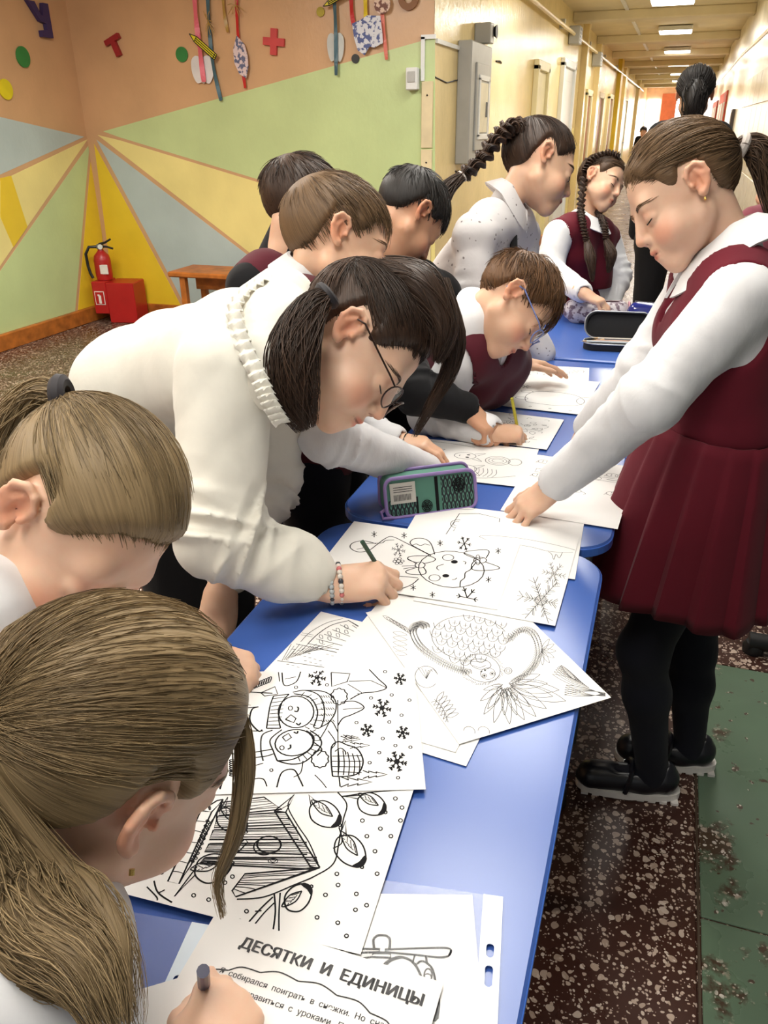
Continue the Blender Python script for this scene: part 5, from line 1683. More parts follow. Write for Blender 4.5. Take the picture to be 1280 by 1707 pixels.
k.cur([(686, 84), (716, 124), (704, 176), (690, 250), (672, 320), (610, 362), (540, 392), (440, 432), (350, 440)], 1.3); k.cur([(540, 92), (520, 130), (550, 190), (590, 250), (620, 320)], 1.1); k.cur([(700, 98), (800, 84), (940, 72)], 1.4)
k.cur([(474, 420), (478, 480), (470, 548)], 1.4); k.cur([(494, 418), (490, 490), (490, 552)], 1.3); k.cur([(470, 432), (430, 470), (386, 520)], 1.4); k.cur([(474, 452), (440, 486), (404, 530)], 1.2); k.line([(432, 478), (410, 480)], 1.1); k.cur([(670, 270), (700, 250), (690, 200)], 1.2)
k.cur([(74, 380), (88, 420), (134, 452)], 1.4); k.cur([(50, 400), (84, 436), (80, 450)], 1.2); k.line([(90, 420), (110, 410)], 1.1)
for x, y in ((768, 178), (783, 230), (828, 205), (863, 230), (878, 105), (900, 135), (895, 178), (810, 280), (817, 355), (683, 355), (687, 392), (645, 425), (748, 422), (745, 475), (782, 460), (617, 500), (686, 518), (715, 562), (382, 480), (298, 487), (256, 442), (206, 428), (335, 365), (310, 385), (99, 352), (163, 197), (164, 238), (358, 512)): k.circ(x, y, 6.5, 1.0, 6, n=10)
sheet('drawing_sheet', 'sheet with a wooden bird house and bullfinches', (225, 1507), (601, 1592), (697, 1322), k, None, 7)
# --- helicopter drawing in a clear plastic pocket
k = Ink(1.5, (560, 1460, 4.0))
k.cur([(255, 490), (250, 430), (275, 404), (305, 399), (340, 406), (360, 432), (357, 490)], 2.0); k.line([(255, 490), (290, 492), (286, 512), (250, 518), (236, 545), (368, 550), (360, 520), (330, 512), (330, 494), (357, 490)], 1.8); k.line([(250, 516), (360, 518)], 2.2)
k.cur([(330, 496), (520, 488), (700, 485), (752, 490), (766, 510), (742, 542), (680, 548), (520, 530), (330, 512)], 1.7); k.cur([(288, 493), (140, 490), (20, 500)], 1.7); k.cur([(284, 512), (140, 518), (0, 530)], 1.7)
k.cur([(110, 582), (170, 556), (236, 545)], 1.7); k.cur([(300, 632), (326, 590), (370, 560), (430, 545), (500, 570), (545, 625), (575, 700)], 2.0); k.cur([(316, 634), (345, 590), (385, 564), (430, 552)], 1.2); k.cur([(170, 600), (205, 592), (240, 612)], 1.5)
k.line([(526, 532), (508, 588), (540, 592)], 1.5); k.cur([(540, 592), (568, 574), (606, 586), (644, 630), (662, 706)], 1.8); k.line([(600, 545), (606, 584)], 1.8); k.circ(614, 664, 26, 1.2, 40); k.circ(610, 684, 26, 1.0, 26); k.circ(667, 890, 20, 1.2, 84, .12)
for i in range(14): k.line([(650, 830 + i * 10), (686, 824 + i * 10)], .8)
sheet('drawing_sheet', 'sheet with a helicopter inside the clear pocket', (598, 1497), (787, 1493), (797, 1760), k, None, 3, long_first=False)
M_CLEAR = bpy.data.materials.new('clear_film'); _t = NT(M_CLEAR)
_t.b.inputs['Base Color'].default_value = (.95, .97, 1, 1); _t.b.inputs['Roughness'].default_value = .12; _t.b.inputs['Alpha'].default_value = .13
_t.bump(_t.noise(30, 4), .35, .004)
M_STRIP = mat('punched_strip_white', sr(214, 226, 236), .35, var=.03)


def pocket(label, corner, along, flipx=1, z=.0030, strip=True):
    """clear document pocket with a punched white strip; corner = outer top corner, along = point down the strip"""
    a = atz(*corner, TABLE)[:2]; b = atz(*along, TABLE)[:2]; ey = nrm(b - a); ex = np.array([-ey[1], ey[0]]) * flipx
    r = empty('plastic_pocket', (a[0], a[1], TABLE + z), label, 'plastic pocket')
    V = []; N = 10
    for i in range(N + 1):
        for j in range(N + 1):
            p = ex * (.018 + .215 * i / N) + ey * .305 * j / N; V.append((p[0], p[1], .0007 + .0006 * math.sin(i * 1.7) * math.sin(j * 2.1)))
    f = MB().add(V, [(i * 11 + j, (i + 1) * 11 + j, (i + 1) * 11 + j + 1, i * 11 + j + 1) for i in range(N) for j in range(N)]).build('film', M_CLEAR, r, True)
    st = MB(); L = .305
    holes = [(.055, .003), (.078, .006), (.128, .003), (.176, .006), (.214, .006), (.262, .003)]
    x0, x1, xm = .0, .018, .009
    def quad(xa, xb, ya, yb):
        P = [ex * x + ey * y for x, y in ((xa, ya), (xb, ya), (xb, yb), (xa, yb))]
        st.add([(p[0], p[1], .0012) for p in P] + [(p[0], p[1], .0002) for p in P], [(0, 1, 2, 3), (7, 6, 5, 4), (0, 4, 5, 1), (1, 5, 6, 2), (2, 6, 7, 3), (3, 7, 4, 0)])
    y = 0.0
    for hy, hl in holes:
        rr = .0034; top = hy - hl - rr; bot = hy + hl + rr
        quad(x0, x1, y, top)
        A = []
        for sgn in (1, -1):
            out = []
            for q in np.linspace(-math.pi / 2, math.pi / 2, 9):
                yy = hy + (hl if q > 0 else -hl) + rr * math.sin(q); out.append((xm + sgn * rr * math.cos(q), yy))
            out = [(xm, top)] + out + [(xm, bot)]
            edge = x1 if sgn > 0 else x0
            for (xa, ya), (xb, yb) in zip(out[:-1], out[1:]):
                if abs(ya - yb) < 1e-9: continue
                P = [ex * x + ey * yy for x, yy in ((edge, ya), (xa, ya), (xb, yb), (edge, yb))]
                st.add([(p[0], p[1], .0012) for p in P], [(0, 1, 2, 3)])
        y = bot
    quad(x0, x1, y, L)
    st.build('punched_strip', M_STRIP, r)
    return r


pocket('clear plastic pocket with punched strip around the helicopter sheet', (838, 1500), (829, 1707), -1)
pocket('clear plastic pocket with punched strip under the bird house sheet', (352, 1545), (300, 1668), -1, .0010)
# --- worksheet with text
k = Ink(.8)
def cloud(n=15):
    P = []
    for i in range(n):
        a = i / n * 2 * math.pi; P.append((105 + 84 * math.cos(a), 60 + 24 * math.sin(a)))
    for (x0, y0), (x1, y1) in zip(P, P[1:] + P[:1]):
        mx, my = (x0 + x1) / 2, (y0 + y1) / 2; dx, dy = mx - 105, (my - 60) * 3; L = math.hypot(dx, dy) + 1e-6
        k.cur([(x0, y0), (mx + dx / L * 5, my + dy / L * 4), (x1, y1)], 1.0)
cloud()
for i in range(5): k.leaf(190, 84, 16, -2.2 + i * .4, .6, .3)
wsr, ex, ey, zz_, T_ = sheet('worksheet', 'printed arithmetic worksheet with a heading and a text cloud', (356, 1538), (739, 1640), (668, 1850), k, M_INKD, 10, long_first=False, cat='worksheet', group=None)
M_TXT = mat('print_grey', sr(92, 92, 94), 0.9, var=0, spec=.05)


def words(body, x, y, size, par, m, bold=0.0, name='printed_text', shear=0.0):
    cu = bpy.data.curves.new(name, 'FONT'); cu.body = body; cu.size = size / 1000 * 1.38; cu.offset = bold / 1000; cu.shear = shear; cu.extrude = 0
    cu.align_x = 'LEFT'
    o = bpy.data.objects.new(name, cu); COL.objects.link(o)
    dg = bpy.context.evaluated_depsgraph_get(); me = bpy.data.meshes.new_from_object(o.evaluated_get(dg)); bpy.data.objects.remove(o)
    ey_ = np.array([-ex[1], ex[0]])
    n = len(me.vertices); co = np.zeros(n * 3, np.float32); me.vertices.foreach_get('co', co); co = co.reshape(-1, 3)
    px = x / 1000 + co[:, 0]; py = y / 1000 - co[:, 1]
    p = px[:, None] * ex[None] + py[:, None] * ey[None]
    zc = np.array([zz_(a, b) for a, b in zip(px, py)]) + .00025
    me.vertices.foreach_set('co', np.concatenate([p, zc[:, None]], 1).astype(np.float32).ravel()); me.update()
    me.materials.clear()
    return link(name, me, m, par)


for dx_ in (0, .45, .9, 1.3): words('ДЕСЯТКИ  И  ЕДИНИЦЫ', 34 + dx_, 24 + dx_ * .3, 10.0, wsr, M_TXT, 0, 'heading_text')
for dx_ in (0, .22):
    words('Я  собирался  поиграть  в  снежки.  Но  сначала', 30 + dx_, 50, 5.0, wsr, M_TXT, 0)
    words('нужно  справиться  с  уроками.  Помоги  мне,', 30 + dx_, 61, 5.0, wsr, M_TXT, 0)
    words('пожалуйста.', 30 + dx_, 72, 5.0, wsr, M_TXT, 0)
    words('1.  Найди', 14 + dx_, 98, 5.2, wsr, M_TXT, 0)
sheet('paper_sheet', 'white sheet with a line drawing under the arithmetic worksheet', (255, 1640), (330, 1622), (345, 1700), None, None, 4, long_first=True, cat='paper sheet')
# --- tractor sheet
k = Ink(.9)
for (x, y, r) in ((70, 90, 22), (70, 140, 22), (140, 80, 16), (140, 150, 16)): k.circ(x, y, r, 1.1, r * .7); k.circ(x, y, r * .55, .9, r * .38)
k.line([(90, 70), (180, 76), (190, 110), (180, 150), (90, 160)], 1.2, True); k.line([(110, 80), (150, 84), (152, 140), (110, 146)], 1.0, True)
for i in range(8): k.line([(112 + i * 5, 84), (112 + i * 5, 142)], .7)
k.cur([(200, 60), (230, 56), (260, 70), (262, 96), (236, 106), (206, 96)], 1.0, True); k.circ(232, 82, 10, .9); k.cur([(30, 40), (36, 60), (34, 84)], 1.0); k.cur([(210, 130), (240, 124), (270, 140)], 1.0)
for i in range(10): k.circ(200 + i * 9, 30 + (i % 4) * 16, 3, .8, n=9)
sheet('drawing_sheet', 'sheet with a tractor drawing under the girl in burgundy\'s near hand', (672, 893), (705, 838), (962, 868), k, M_INKD, 3, long_first=False)
# --- page with animals and numbered boxes
k = Ink(.8)
def cat_fig(x, y, s):
    k.circ(x, y, 12 * s, .9, 10 * s); k.circ(x + 20 * s, y, 14 * s, .9, 9 * s); k.line([(x - 8 * s, y + 6 * s), (x - 16 * s, y + 10 * s), (x - 12 * s, y)], .9); k.disc(x - 2 * s, y + 3 * s, 1.6 * s); k.disc(x - 2 * s, y - 4 * s, 1.6 * s)
    k.cur([(x + 34 * s, y), (x + 44 * s, y + 8 * s), (x + 40 * s, y + 14 * s)], .9); k.line([(x + 14 * s, y - 9 * s), (x + 14 * s, y - 17 * s), (x + 24 * s, y - 17 * s)], .9)
for x, y in ((26, 34), (30, 110), (92, 160), (170, 60), (182, 150), (236, 40), (240, 120)): cat_fig(x, y, .95)
for x in (20, 130, 210): k.line([(x, 76), (x + 60, 76), (x + 60, 94), (x, 94)], .9, True); k.circ(x + 16, 85, 6, .9); k.line([(x + 32, 85), (x + 54, 85)], 1.4)
sheet('drawing_sheet', 'sheet with small animals and numbered boxes at the right table edge', (905, 763), (1060, 780), (1012, 879), k, M_INKD, 4, long_first=False)
# --- page with big-eyed cartoon animals, generic
k = Ink(1.0)
for (x, y, s) in ((60, 130, 1), (70, 60, .9), (150, 130, .9), (160, 60, 1.1)):
    k.circ(x, y, 26 * s, 1.1, 20 * s); k.disc(x + 6, y + 8 * s, 4, 3); k.disc(x + 6, y - 8 * s, 4, 3); k.cur([(x + 18, y + 16 * s), (x + 40, y + 26 * s), (x + 26, y + 6)], 1.0); k.cur([(x + 18, y - 16 * s), (x + 40, y - 26 * s), (x + 26, y - 6)], 1.0); k.cur([(x - 10, y + 4), (x - 13, y), (x - 10, y - 4)], 1.0)
k.circ(222, 120, 26, 1.1, 24); k.circ(222, 120, 19, .9, 17); k.circ(222, 120, 12, .9, 10); k.circ(258, 122, 14, 1.0, 18)
for i in range(6): k.cur([(180 + i * 9, 30), (186 + i * 9, 50), (182 + i * 9, 72)], .9)
k.cur([(20, 30), (100, 16), (200, 20), (270, 50)], 1.0); k.cur([(20, 180), (80, 196), (160, 184)], 1.0)
sheet('drawing_sheet', 'sheet with big-eyed cartoon animals beyond the green pencil case', (665, 736), (898, 750), (860, 806), flip(k), M_INKD, 4)
# --- sheets at the far end of the second table
def scribble(seed, n=60, w=.8):
    k = Ink(w); r = np.random.default_rng(seed)
    for i in range(n):
        x, y = r.uniform(20, 270), r.uniform(16, 190); a = r.uniform(0, 6.28); L = r.uniform(8, 24)
        k.leaf(x, y, L, a, w, r.uniform(.15, .4)) if i % 2 else k.cur([(x, y), (x + L * math.cos(a), y + L * math.sin(a)), (x + L * 1.4 * math.cos(a + .8), y + L * 1.4 * math.sin(a + .8))], w)
    for P, _ in k.L: P[:, 0] = np.clip(P[:, 0], 4, 292); P[:, 1] = np.clip(P[:, 1], 4, 205)
    return k
sheet('drawing_sheet', 'sheet with leafy line drawing under the boy in glasses\' pencil', (745, 690), (940, 700), (880, 746), scribble(4, 80), M_INKD, 5)
k = Ink(1.1)
k.cur([(60, 60), (50, 110), (70, 150), (120, 160), (170, 150), (200, 110), (190, 70), (140, 50), (90, 50)], 1.3, True); k.circ(206, 110, 26, 1.2, 34); k.disc(214, 124, 3); k.disc(214, 98, 3); k.circ(44, 80, 16, 1.0, 10); k.circ(44, 140, 16, 1.0, 10); k.circ(232, 140, 12, 1.0, 8); k.circ(232, 80, 12, 1.0, 8); k.flake(30, 180, 14, .8, 1); k.circ(226, 110, 12, 1.0, 20)
for i in range(5): k.circ(30 + i * 50, 20, 3, .9, n=9)
sheet('drawing_sheet', 'sheet with a rounded animal outline at the girl in burgundy\'s far hand', (868, 683), (968, 692), (1003, 652), k, M_INKD, 4, long_first=False)
sheet('drawing_sheet', 'sheet shaded by the boy in glasses\' spread left hand', (835, 612), (982, 614), (955, 655), scribble(9, 90), M_INKD, 3)

# ================================================================== people
SK1 = skin_mat('skin_fair', sr(222, 184, 158)); SK2 = skin_mat('skin_light', sr(216, 176, 148)); SK3 = skin_mat('skin_warm', sr(200, 154, 124))
H_BLOND = hair_mat('hair_dark_blond', sr(88, 72, 50), sr(168, 144, 106)); H_LBR = hair_mat('hair_light_brown', sr(52, 38, 26), sr(132, 104, 74))
H_DBR = hair_mat('hair_dark_brown', sr(28, 19, 14), sr(78, 56, 42), .46, .35); H_BR = hair_mat('hair_brown', sr(44, 32, 23), sr(98, 74, 54))
H_RED = hair_mat('hair_reddish_brown', sr(54, 36, 22), sr(124, 88, 56)); H_BLK = hair_mat('hair_black', sr(14, 12, 11), sr(46, 41, 38), .46, .35)
C_WHITE = cloth_mat('white_cotton', sr(224, 220, 212)); C_WHITE2 = cloth_mat('white_school_shirt', sr(220, 220, 222), fold=34)
C_BURG = cloth_mat('burgundy_wool', sr(96, 18, 34), wr=.12, sheen=.05); C_BURG2 = cloth_mat('dark_burgundy_knit', sr(78, 18, 32), wr=.15, sheen=.1)
C_MAUVE = cloth_mat('mauve_knit', sr(126, 62, 74), wr=.2)
C_NAVY = cloth_mat('navy_tights', sr(16, 17, 28), wr=.1, sheen=.05); C_BLACK = cloth_mat('black_cloth', sr(15, 15, 18), wr=.2, sheen=.05)
M_SHOE = mat('navy_shoe', sr(14, 15, 24), .35); M_SOLE = mat('white_sole', sr(224, 220, 214), .5)
M_NAIL = mat('nail', sr(232, 180, 164), .3, var=0)
M_GOLD = mat('gold', sr(226, 190, 110), .25, .9, var=0)
M_ELAST = mat('hair_tie', sr(198, 188, 180), .7); M_ELD = mat('hair_tie_dark', sr(40, 36, 40), .7)
UP = np.array([0, 0, 1.0])


def tie_ring(p, c, d, r, m, name='hair_tie', w=.008):
    d = nrm(d); a = nrm(np.cross(d, (.2, .3, .9))); b = np.cross(d, a); t = MB()
    pts = [np.asarray(c) + r * (a * math.cos(q) + b * math.sin(q)) for q in np.linspace(0, 2 * math.pi, 21)]
    t.tube(pts, w, 8); t.build(name, m, p.root, True, p.off)


# ---------------- girl in the burgundy dress, standing at the right of the tables
hc = K(1140, 326, 1.30)
pel = K(1192, 800, 1.43)
sh = [K(1165, 478, 1.40), K(1232, 500, 1.21)]
nb = K(1222, 436, 1.31)
lw = np.array(atz(925, 806, TABLE + .075)); rw_ = np.array(atz(982, 712, TABLE + .075))
J = dict(nb=nb, sh=sh, el=[K(1078, 612, 1.46), K(1084, 668, 1.24)], wr=[rw_, lw], pel=pel)
an_n = np.array([.122, 1.43, .075]); an_f = np.array([.20, 1.545, .075])
hipc = pel
J.update(hip=[hipc + np.array([0, .07, 0]), hipc - np.array([0, .07, 0])], kn=[K(1152, 1085, 1.72), K(1072, 1085, 1.60)], an=[an_f, an_n], toe=[an_f + (-.13, -.02, -.045), an_n + (-.14, -.02, -.045)])
gj = Person('girl in burgundy pinafore dress leaning on the table at right', J, (hc, CD(-.85, .50, .14), CD(-.48, -.87, -.02), .96), SK1,
            [(CD(-.35, .90, .10), CD(-.55, -.3, -.6), 'relax'), (nrm(atz(868, 852, TABLE + .02) - lw), CD(-.30, -.70, -.65), 'spread')], h=.003)
gj.hair_cap(H_LBR, .006, low=-.024, front=.0, tie=(0, -.98, -.12))
gj.hair_swept(H_LBR, (0, -.98, -.12), 1700, 11, .0075, .0005, low=-.024)
tie = gj.hf.on(nrm((0, -.98, -.12)), np.array(.012))
gj.tail(H_BR, [tie, tie + CD(.8, -.1, 0) * .02, tie + CD(.9, .35, 0) * .045, tie + CD(.8, .8, .1) * .09, tie + CD(.6, 1.1, .2) * .19], [.012, .020, .028, .026, .008], 320, 3, .0012)
tie_ring(gj, tie + CD(.8, 0, 0) * .006, CD(.9, .3, 0), .016, M_ELAST, w=.007)
gj.face(H_LBR, H_DBR)
gj.fingernails(M_NAIL)
wst = K(1185, 712, 1.38)
gj.shirt(C_WHITE2, .008, (wst, -UP), folds(.0025, 50, 4), (.054, .047, .034), 'blouse', h=.0048, fold=.0034)
gj.collar(C_WHITE2, .045, .108, .060, .040, 10)
# pinafore: bodice and pleated skirt
gj.vest(C_BURG, .016, (wst, -UP), 'bodice', .13, .060, disp=folds(.0015, 30, 8), vw=.03, h=.005, neckr=.092)
hem = K(1128, 966, 1.55)
def skirt(p, top, bot, r0, r1, m, pleats=22, n=176, S=14, amp=.014, fwd=None, name='skirt'):
    V = []
    f = nrm((fwd if fwd is not None else p.hf.Y) * (1, 1, 0)); sd = np.cross(f, UP)
    for j in range(S + 1):
        t = j / S; c = lerp(top, bot, t)
        for i in range(n):
            a = 2 * math.pi * i / n
            ph = (a * pleats / (2 * math.pi)) % 1.0
            saw = (ph * 1.25 if ph < .8 else (1 - ph) * 5) - .5
            rx = lerp(r0[0], r1[0], t ** .85); ry = lerp(r0[1], r1[1], t ** .85)
            k = amp * saw * (.25 + t) + .010 * t * math.sin(3 * a + 1)
            V.append(c + f * math.cos(a) * (rx + k) + sd * math.sin(a) * (ry + k) + UP * .006 * t * math.sin(5 * a))
    n0 = len(V)
    V2 = [np.asarray(v) for v in V]
    Fc = [(j * n + i, j * n + (i + 1) % n, (j + 1) * n + (i + 1) % n, (j + 1) * n + i) for j in range(S) for i in range(n)]
    o = MB().add(V2, Fc).build(name, m, p.root, True, p.off)
    md = o.modifiers.new('thick', 'SOLIDIFY'); md.thickness = .003
    return o
skirt(gj, wst + UP * .012, hem, (.094, .142), (.165, .185), C_BURG, 16)
# tights and shoes
b = Sdf()
for i in (0, 1):
    b.chain([gj.J['hip'][i], gj.J['kn'][i], lerp(gj.J['kn'][i], gj.J['an'][i], .35), gj.J['an'][i] + (0, 0, -.01)], [.066, .047, .044, .033], .03)
    b.rc(gj.J['an'][i] + (0, 0, -.03), gj.J['toe'][i], .029, .020, .02)
sdf_obj('tights', b, .008, C_NAVY, gj.root, gj.off)


def mary_janes(p, m, sole, strap):
    for i in (0, 1):
        a = p.J['an'][i]; t = p.J['toe'][i]; d = nrm((t - a) * (1, 1, 0)); g = np.array([a[0], a[1], 0]); sd = np.cross(UP, d)
        b = Sdf()
        b.rc(g - d * .026 + UP * .044, g + d * .02 + UP * .040, .031, .030, .02); b.rc(g + d * .02 + UP * .038, g + d * .125 + UP * .034, .031, .033, .02); b.rc(g - d * .032 + UP * .06, g - d * .030 + UP * .075, .022, .018, .02)
        b.cut((0, 0, .016), (0, 0, -1)); b.rc(g + d * .005 + UP * .10, g + d * .070 + UP * .088, .034, .030, .006, 's')
        so = sdf_obj('shoe', b, .0032, m, p.root, p.off)
        c = MB(); P = []
        for q in range(44):
            an = 2 * math.pi * q / 44; x = math.cos(an); y = math.sin(an); z = .0 + (.0035 if q % 2 else 0)
            P.append((.047 + .112 * np.sign(x) * abs(x) ** .75, (.0365 if x > 0 else .033) * np.sign(y) * abs(y) ** .75))
        M = np.stack([d, sd, UP], 1)
        c.prism(P, .006, .022, M, g)
        for q in range(9): c.prism([(-.06 + q * .024, -.030), (-.045 + q * .024, -.030), (-.045 + q * .024, .030), (-.06 + q * .024, .030)], .0005, .007, M, g)
        c.build('sole', sole, so, False, p.off)
        s = MB(); pts = [g + d * .055 + sd * (.036 * math.cos(q)) + UP * (.030 + .052 * math.sin(q)) - d * .012 * math.sin(q) for q in np.linspace(-.1, math.pi + .1, 14)]
        s.tube(pts, .0055, 6); s.build('strap', strap, so, True, p.off)
        s = MB(); 
        for q in (-1, 1): s.box(g + d * .052 - sd * .037 + UP * (.040 + q * .010), (.004, .003, .004), M, .001)
        s.build('strap_studs', M_WHITE, so, False, p.off)
mary_janes(gj, M_SHOE, M_SOLE, M_SHOE)
e = gj.hf.w((-.078, .0015, -.030)); MB().tube([e, e + CD(0, 1, -.2) * .004], .002, 8).build('earring', M_GOLD, gj.root, True, gj.off)

# ---------------- girl in the white blouse bending over the table
hc = K(590, 580, 1.21)
sh = [K(372, 622, 1.12), K(470, 545, 1.33)]
nb = K(487, 558, 1.20)
pel = K(258, 628, 1.42)
wr0 = np.array(atz(546, 974, TABLE + .035)); wr1 = K(368, 985, 1.34)
J = dict(nb=nb, sh=sh, el=[K(368, 895, 1.11), K(440, 800, 1.42)], wr=[wr0, wr1], pel=pel, hs=.94)
J.update(legs_from(pel, (1, .1), .08, .42, bend=.02, shift=(.06, -.0, 0)))
gc = Person('dark-haired girl with glasses in white blouse, bending over the table', J, (hc, CD(.60, .79, -.12), CD(.79, -.60, .05), 1.07), SK1,
            [(CD(.97, -.10, .12), CD(.05, -.75, -.66), 'pencil'), (CD(-.15, .95, .15), CD(-.3, -.1, -.9), 'relax')], h=.0032)
C_BLOUSE = cloth_mat('white_blouse', sr(222, 219, 208), fold=20, wr=.3)
gc.shirt(C_BLOUSE, .018, None, folds(.005, 30, 5), (.066, .056, .042), 'blouse', False, 1, h=.0050, wrist=.82, fold=.0075, tail=.16)
e_, w_ = gc.J['el'][0], gc.J['wr'][0]; d = nrm(w_ - e_)
cf = MB()
w_ = lerp(e_, w_, .82 * .97); pts = [w_ - d * q for q in (.040, .030, .018, .008, -.004)]; cf.tube(pts, [.040, .033, .029, .030, .033], 24, False); cf.build('cuff', C_BLOUSE, gc.root, True, gc.off)
# gathered yoke collar with ruffles
def ruffle(p, pts, w, m, out, name='ruffle', n=90, amp=.006, freq=26):
    g = spline(pts, 12); q = np.linspace(0, len(g) - 1, n); i0 = np.clip(q.astype(int), 0, len(g) - 2); f = (q - i0)[:, None]; g = g[i0] * (1 - f) + g[i0 + 1] * f
    T = np.gradient(g, axis=0); T /= np.linalg.norm(T, axis=1)[:, None]; V = []
    for i in range(n):
        o = nrm(out(g[i], i / n)); s = nrm(np.cross(T[i], o))
        for j, u in enumerate((-1, -.5, 0, .5, 1)):
            V.append(g[i] + s * u * w / 2 + o * (amp * math.sin(i * freq / n * 6.28 + u * 1.2) * (abs(u) + .25) + .003 * (1 - u * u)))
    Fc = [(i * 5 + j, (i + 1) * 5 + j, (i + 1) * 5 + j + 1, i * 5 + j + 1) for i in range(n - 1) for j in range(4)]
    o = MB().add(V, Fc).build(name, m, p.root, True, p.off); md = o.modifiers.new('thick', 'SOLIDIFY'); md.thickness = .0012; return o
yb = Sdf()
yb.rc(K(462, 548, 1.17), K(440, 600, 1.11), .060, .048, .03); yb.rc(K(470, 500, 1.22), K(435, 520, 1.22), .050, .045, .03); yb.rc(K(440, 560, 1.16), K(452, 650, 1.09), .05, .03, .03)
yb.rc(nb + nrm(hc - nb) * .03, nb + nrm(hc - nb) * .12, .047, .05, .006, 's')
yb.disp = folds(.003, 70, 2); yb.amp = .005
sdf_obj('yoke_collar', yb, .0035, C_BLOUSE, gc.root, gc.off)
ruffle(gc, [K(478, 452, 1.22), K(430, 472, 1.16), K(392, 510, 1.10), K(404, 570, 1.065), K(432, 630, 1.04), K(450, 672, 1.035), K(470, 706, 1.05)], .022, C_BLOUSE, lambda p, t: CD(-.35, -.35, -.85), 'collar_ruffle', 110, .0045, 22)
gc.hair_cap(H_DBR, .009, low=-.022, tie=(.42, -.80, .42))
gc.hair_swept(H_DBR, (.42, -.80, .42), 1900, 21, .012, .0006, low=-.022)
tie = K(548, 492, 1.11)
gc.tail(H_DBR, [tie, K(515, 520, 1.09), K(487, 590, 1.07), K(492, 660, 1.07), K(512, 716, 1.08)], [.012, .026, .040, .036, .014], 520, 4, .0007, wave=.003)
tie_ring(gc, K(545, 493, 1.11), CD(-.7, .6, 0), .014, M_ELD)
gc.tail(H_DBR, [K(735, 470, 1.22), K(757, 560, 1.20), K(748, 620, 1.21), K(715, 680, 1.23), K(690, 728, 1.25)], [.014, .018, .013, .009, .003], 150, 6, .0006, name='fringe_lock', wave=.006, loose=.4)
gc.tail(H_DBR, [K(640, 455, 1.20), K(700, 475, 1.17), K(738, 545, 1.17), K(728, 605, 1.17)], [.026, .034, .026, .008], 260, 7, .0007, name='fringe', wave=.003)
gc.face(H_DBR, H_BLK)
gc.fingernails(M_NAIL, 4)


M_LENS = bpy.data.materials.new('lens'); _t = NT(M_LENS); _t.b.inputs['Roughness'].default_value = .03; _t.b.inputs['Alpha'].default_value = .12; _t.b.inputs['Base Color'].default_value = (.9, .93, .95, 1)


def add_glasses(p, m, label, r=.021):
    hf = p.hf; rt = empty('eyeglasses', hf.w((0, .10, 0)), label, 'glasses'); o = hf.w((0, .10, 0))
    for e in (-1, 1):
        g = MB()
        pts = [hf.w((e * .0325 + r * 1.08 * math.cos(q), .1005 - .008 * max(0, math.cos(q) * e), -.006 + r * .86 * math.sin(q))) for q in np.linspace(0, 2 * math.pi, 25)]
        g.tube(pts, .0013, 6); rm = g.build('rim', m, rt, True, o)
        L = MB().add(pts[:-1], [tuple(range(24))]); L.build('lens', M_LENS, rm, False, o)
        MB().tube([hf.w((e * .054, .093, .004)), hf.w((e * .070, .083, .005)), hf.w((e * .0765, .04, .013)), hf.w((e * .079, .008, .020)), hf.w((e * .078, -.010, .014)), hf.w((e * .074, -.022, -.006))], .0015, 6).build('temple', m, rt, True, o)
    MB().tube([hf.w((-.011, .1015, -.002)), hf.w((0, .105, .003)), hf.w((.011, .1015, -.002))], .0012, 6).build('bridge', m, rt, True, o)
    return rt
add_glasses(gc, mat('dark_metal_rim', sr(60, 44, 40), .3, .7), 'thin dark-rimmed glasses worn by the girl bending in white blouse')
gc.trousers(C_BLACK, .012, (pel + CD(-.2, .1, 0) * .02, CD(1, -.4, 0)))
gc.shoes(M_BLACK, M_SOLE)
# bracelets
def bracelet(p, at, d, r, label, cols, bead=.0042):
    d = nrm(d); a = nrm(np.cross(d, (.1, .2, .95))); b = np.cross(d, a)
    rt = empty('bracelet', at, label, 'bracelet')
    pts = [r * (a * math.cos(q) + b * math.sin(q)) for q in np.linspace(0, 2 * math.pi, 27)]
    MB().tube(pts, .0012, 5).build('cord', M_WHITE, rt)
    s = MB().lathe([(.0004, -1), (.7, -.7), (1, 0), (.7, .7), (.0004, 1)], 8)
    for i in range(26):
        me = bpy.data.meshes.new('bead'); me.from_pydata([tuple(np.array(v) * bead) for v in s.v], [], s.f); me.polygons.foreach_set('use_smooth', [True] * len(me.polygons))
        o = link('bead', me, cols[i % len(cols)], rt); o.location = [float(v) for v in pts[i]]
B1 = mat('bead_clear', sr(178, 184, 186), .2); B2 = mat('bead_pink', sr(214, 120, 120), .35); B3 = mat('bead_white', sr(224, 216, 206), .4); B4 = mat('bead_dark', sr(60, 64, 72), .3)
dw = CD(.97, -.10, .12)
bracelet(gc, gc.J['wr'][0] + dw * .004, dw, .0275, 'clear grey bead bracelet on the drawing girl\'s wrist', [B1, B1, B4, B1, B1])
bracelet(gc, gc.J['wr'][0] + dw * .018, dw, .0285, 'white and pink bead bracelet next to the hand', [B3, B2, B3, B3, B4])


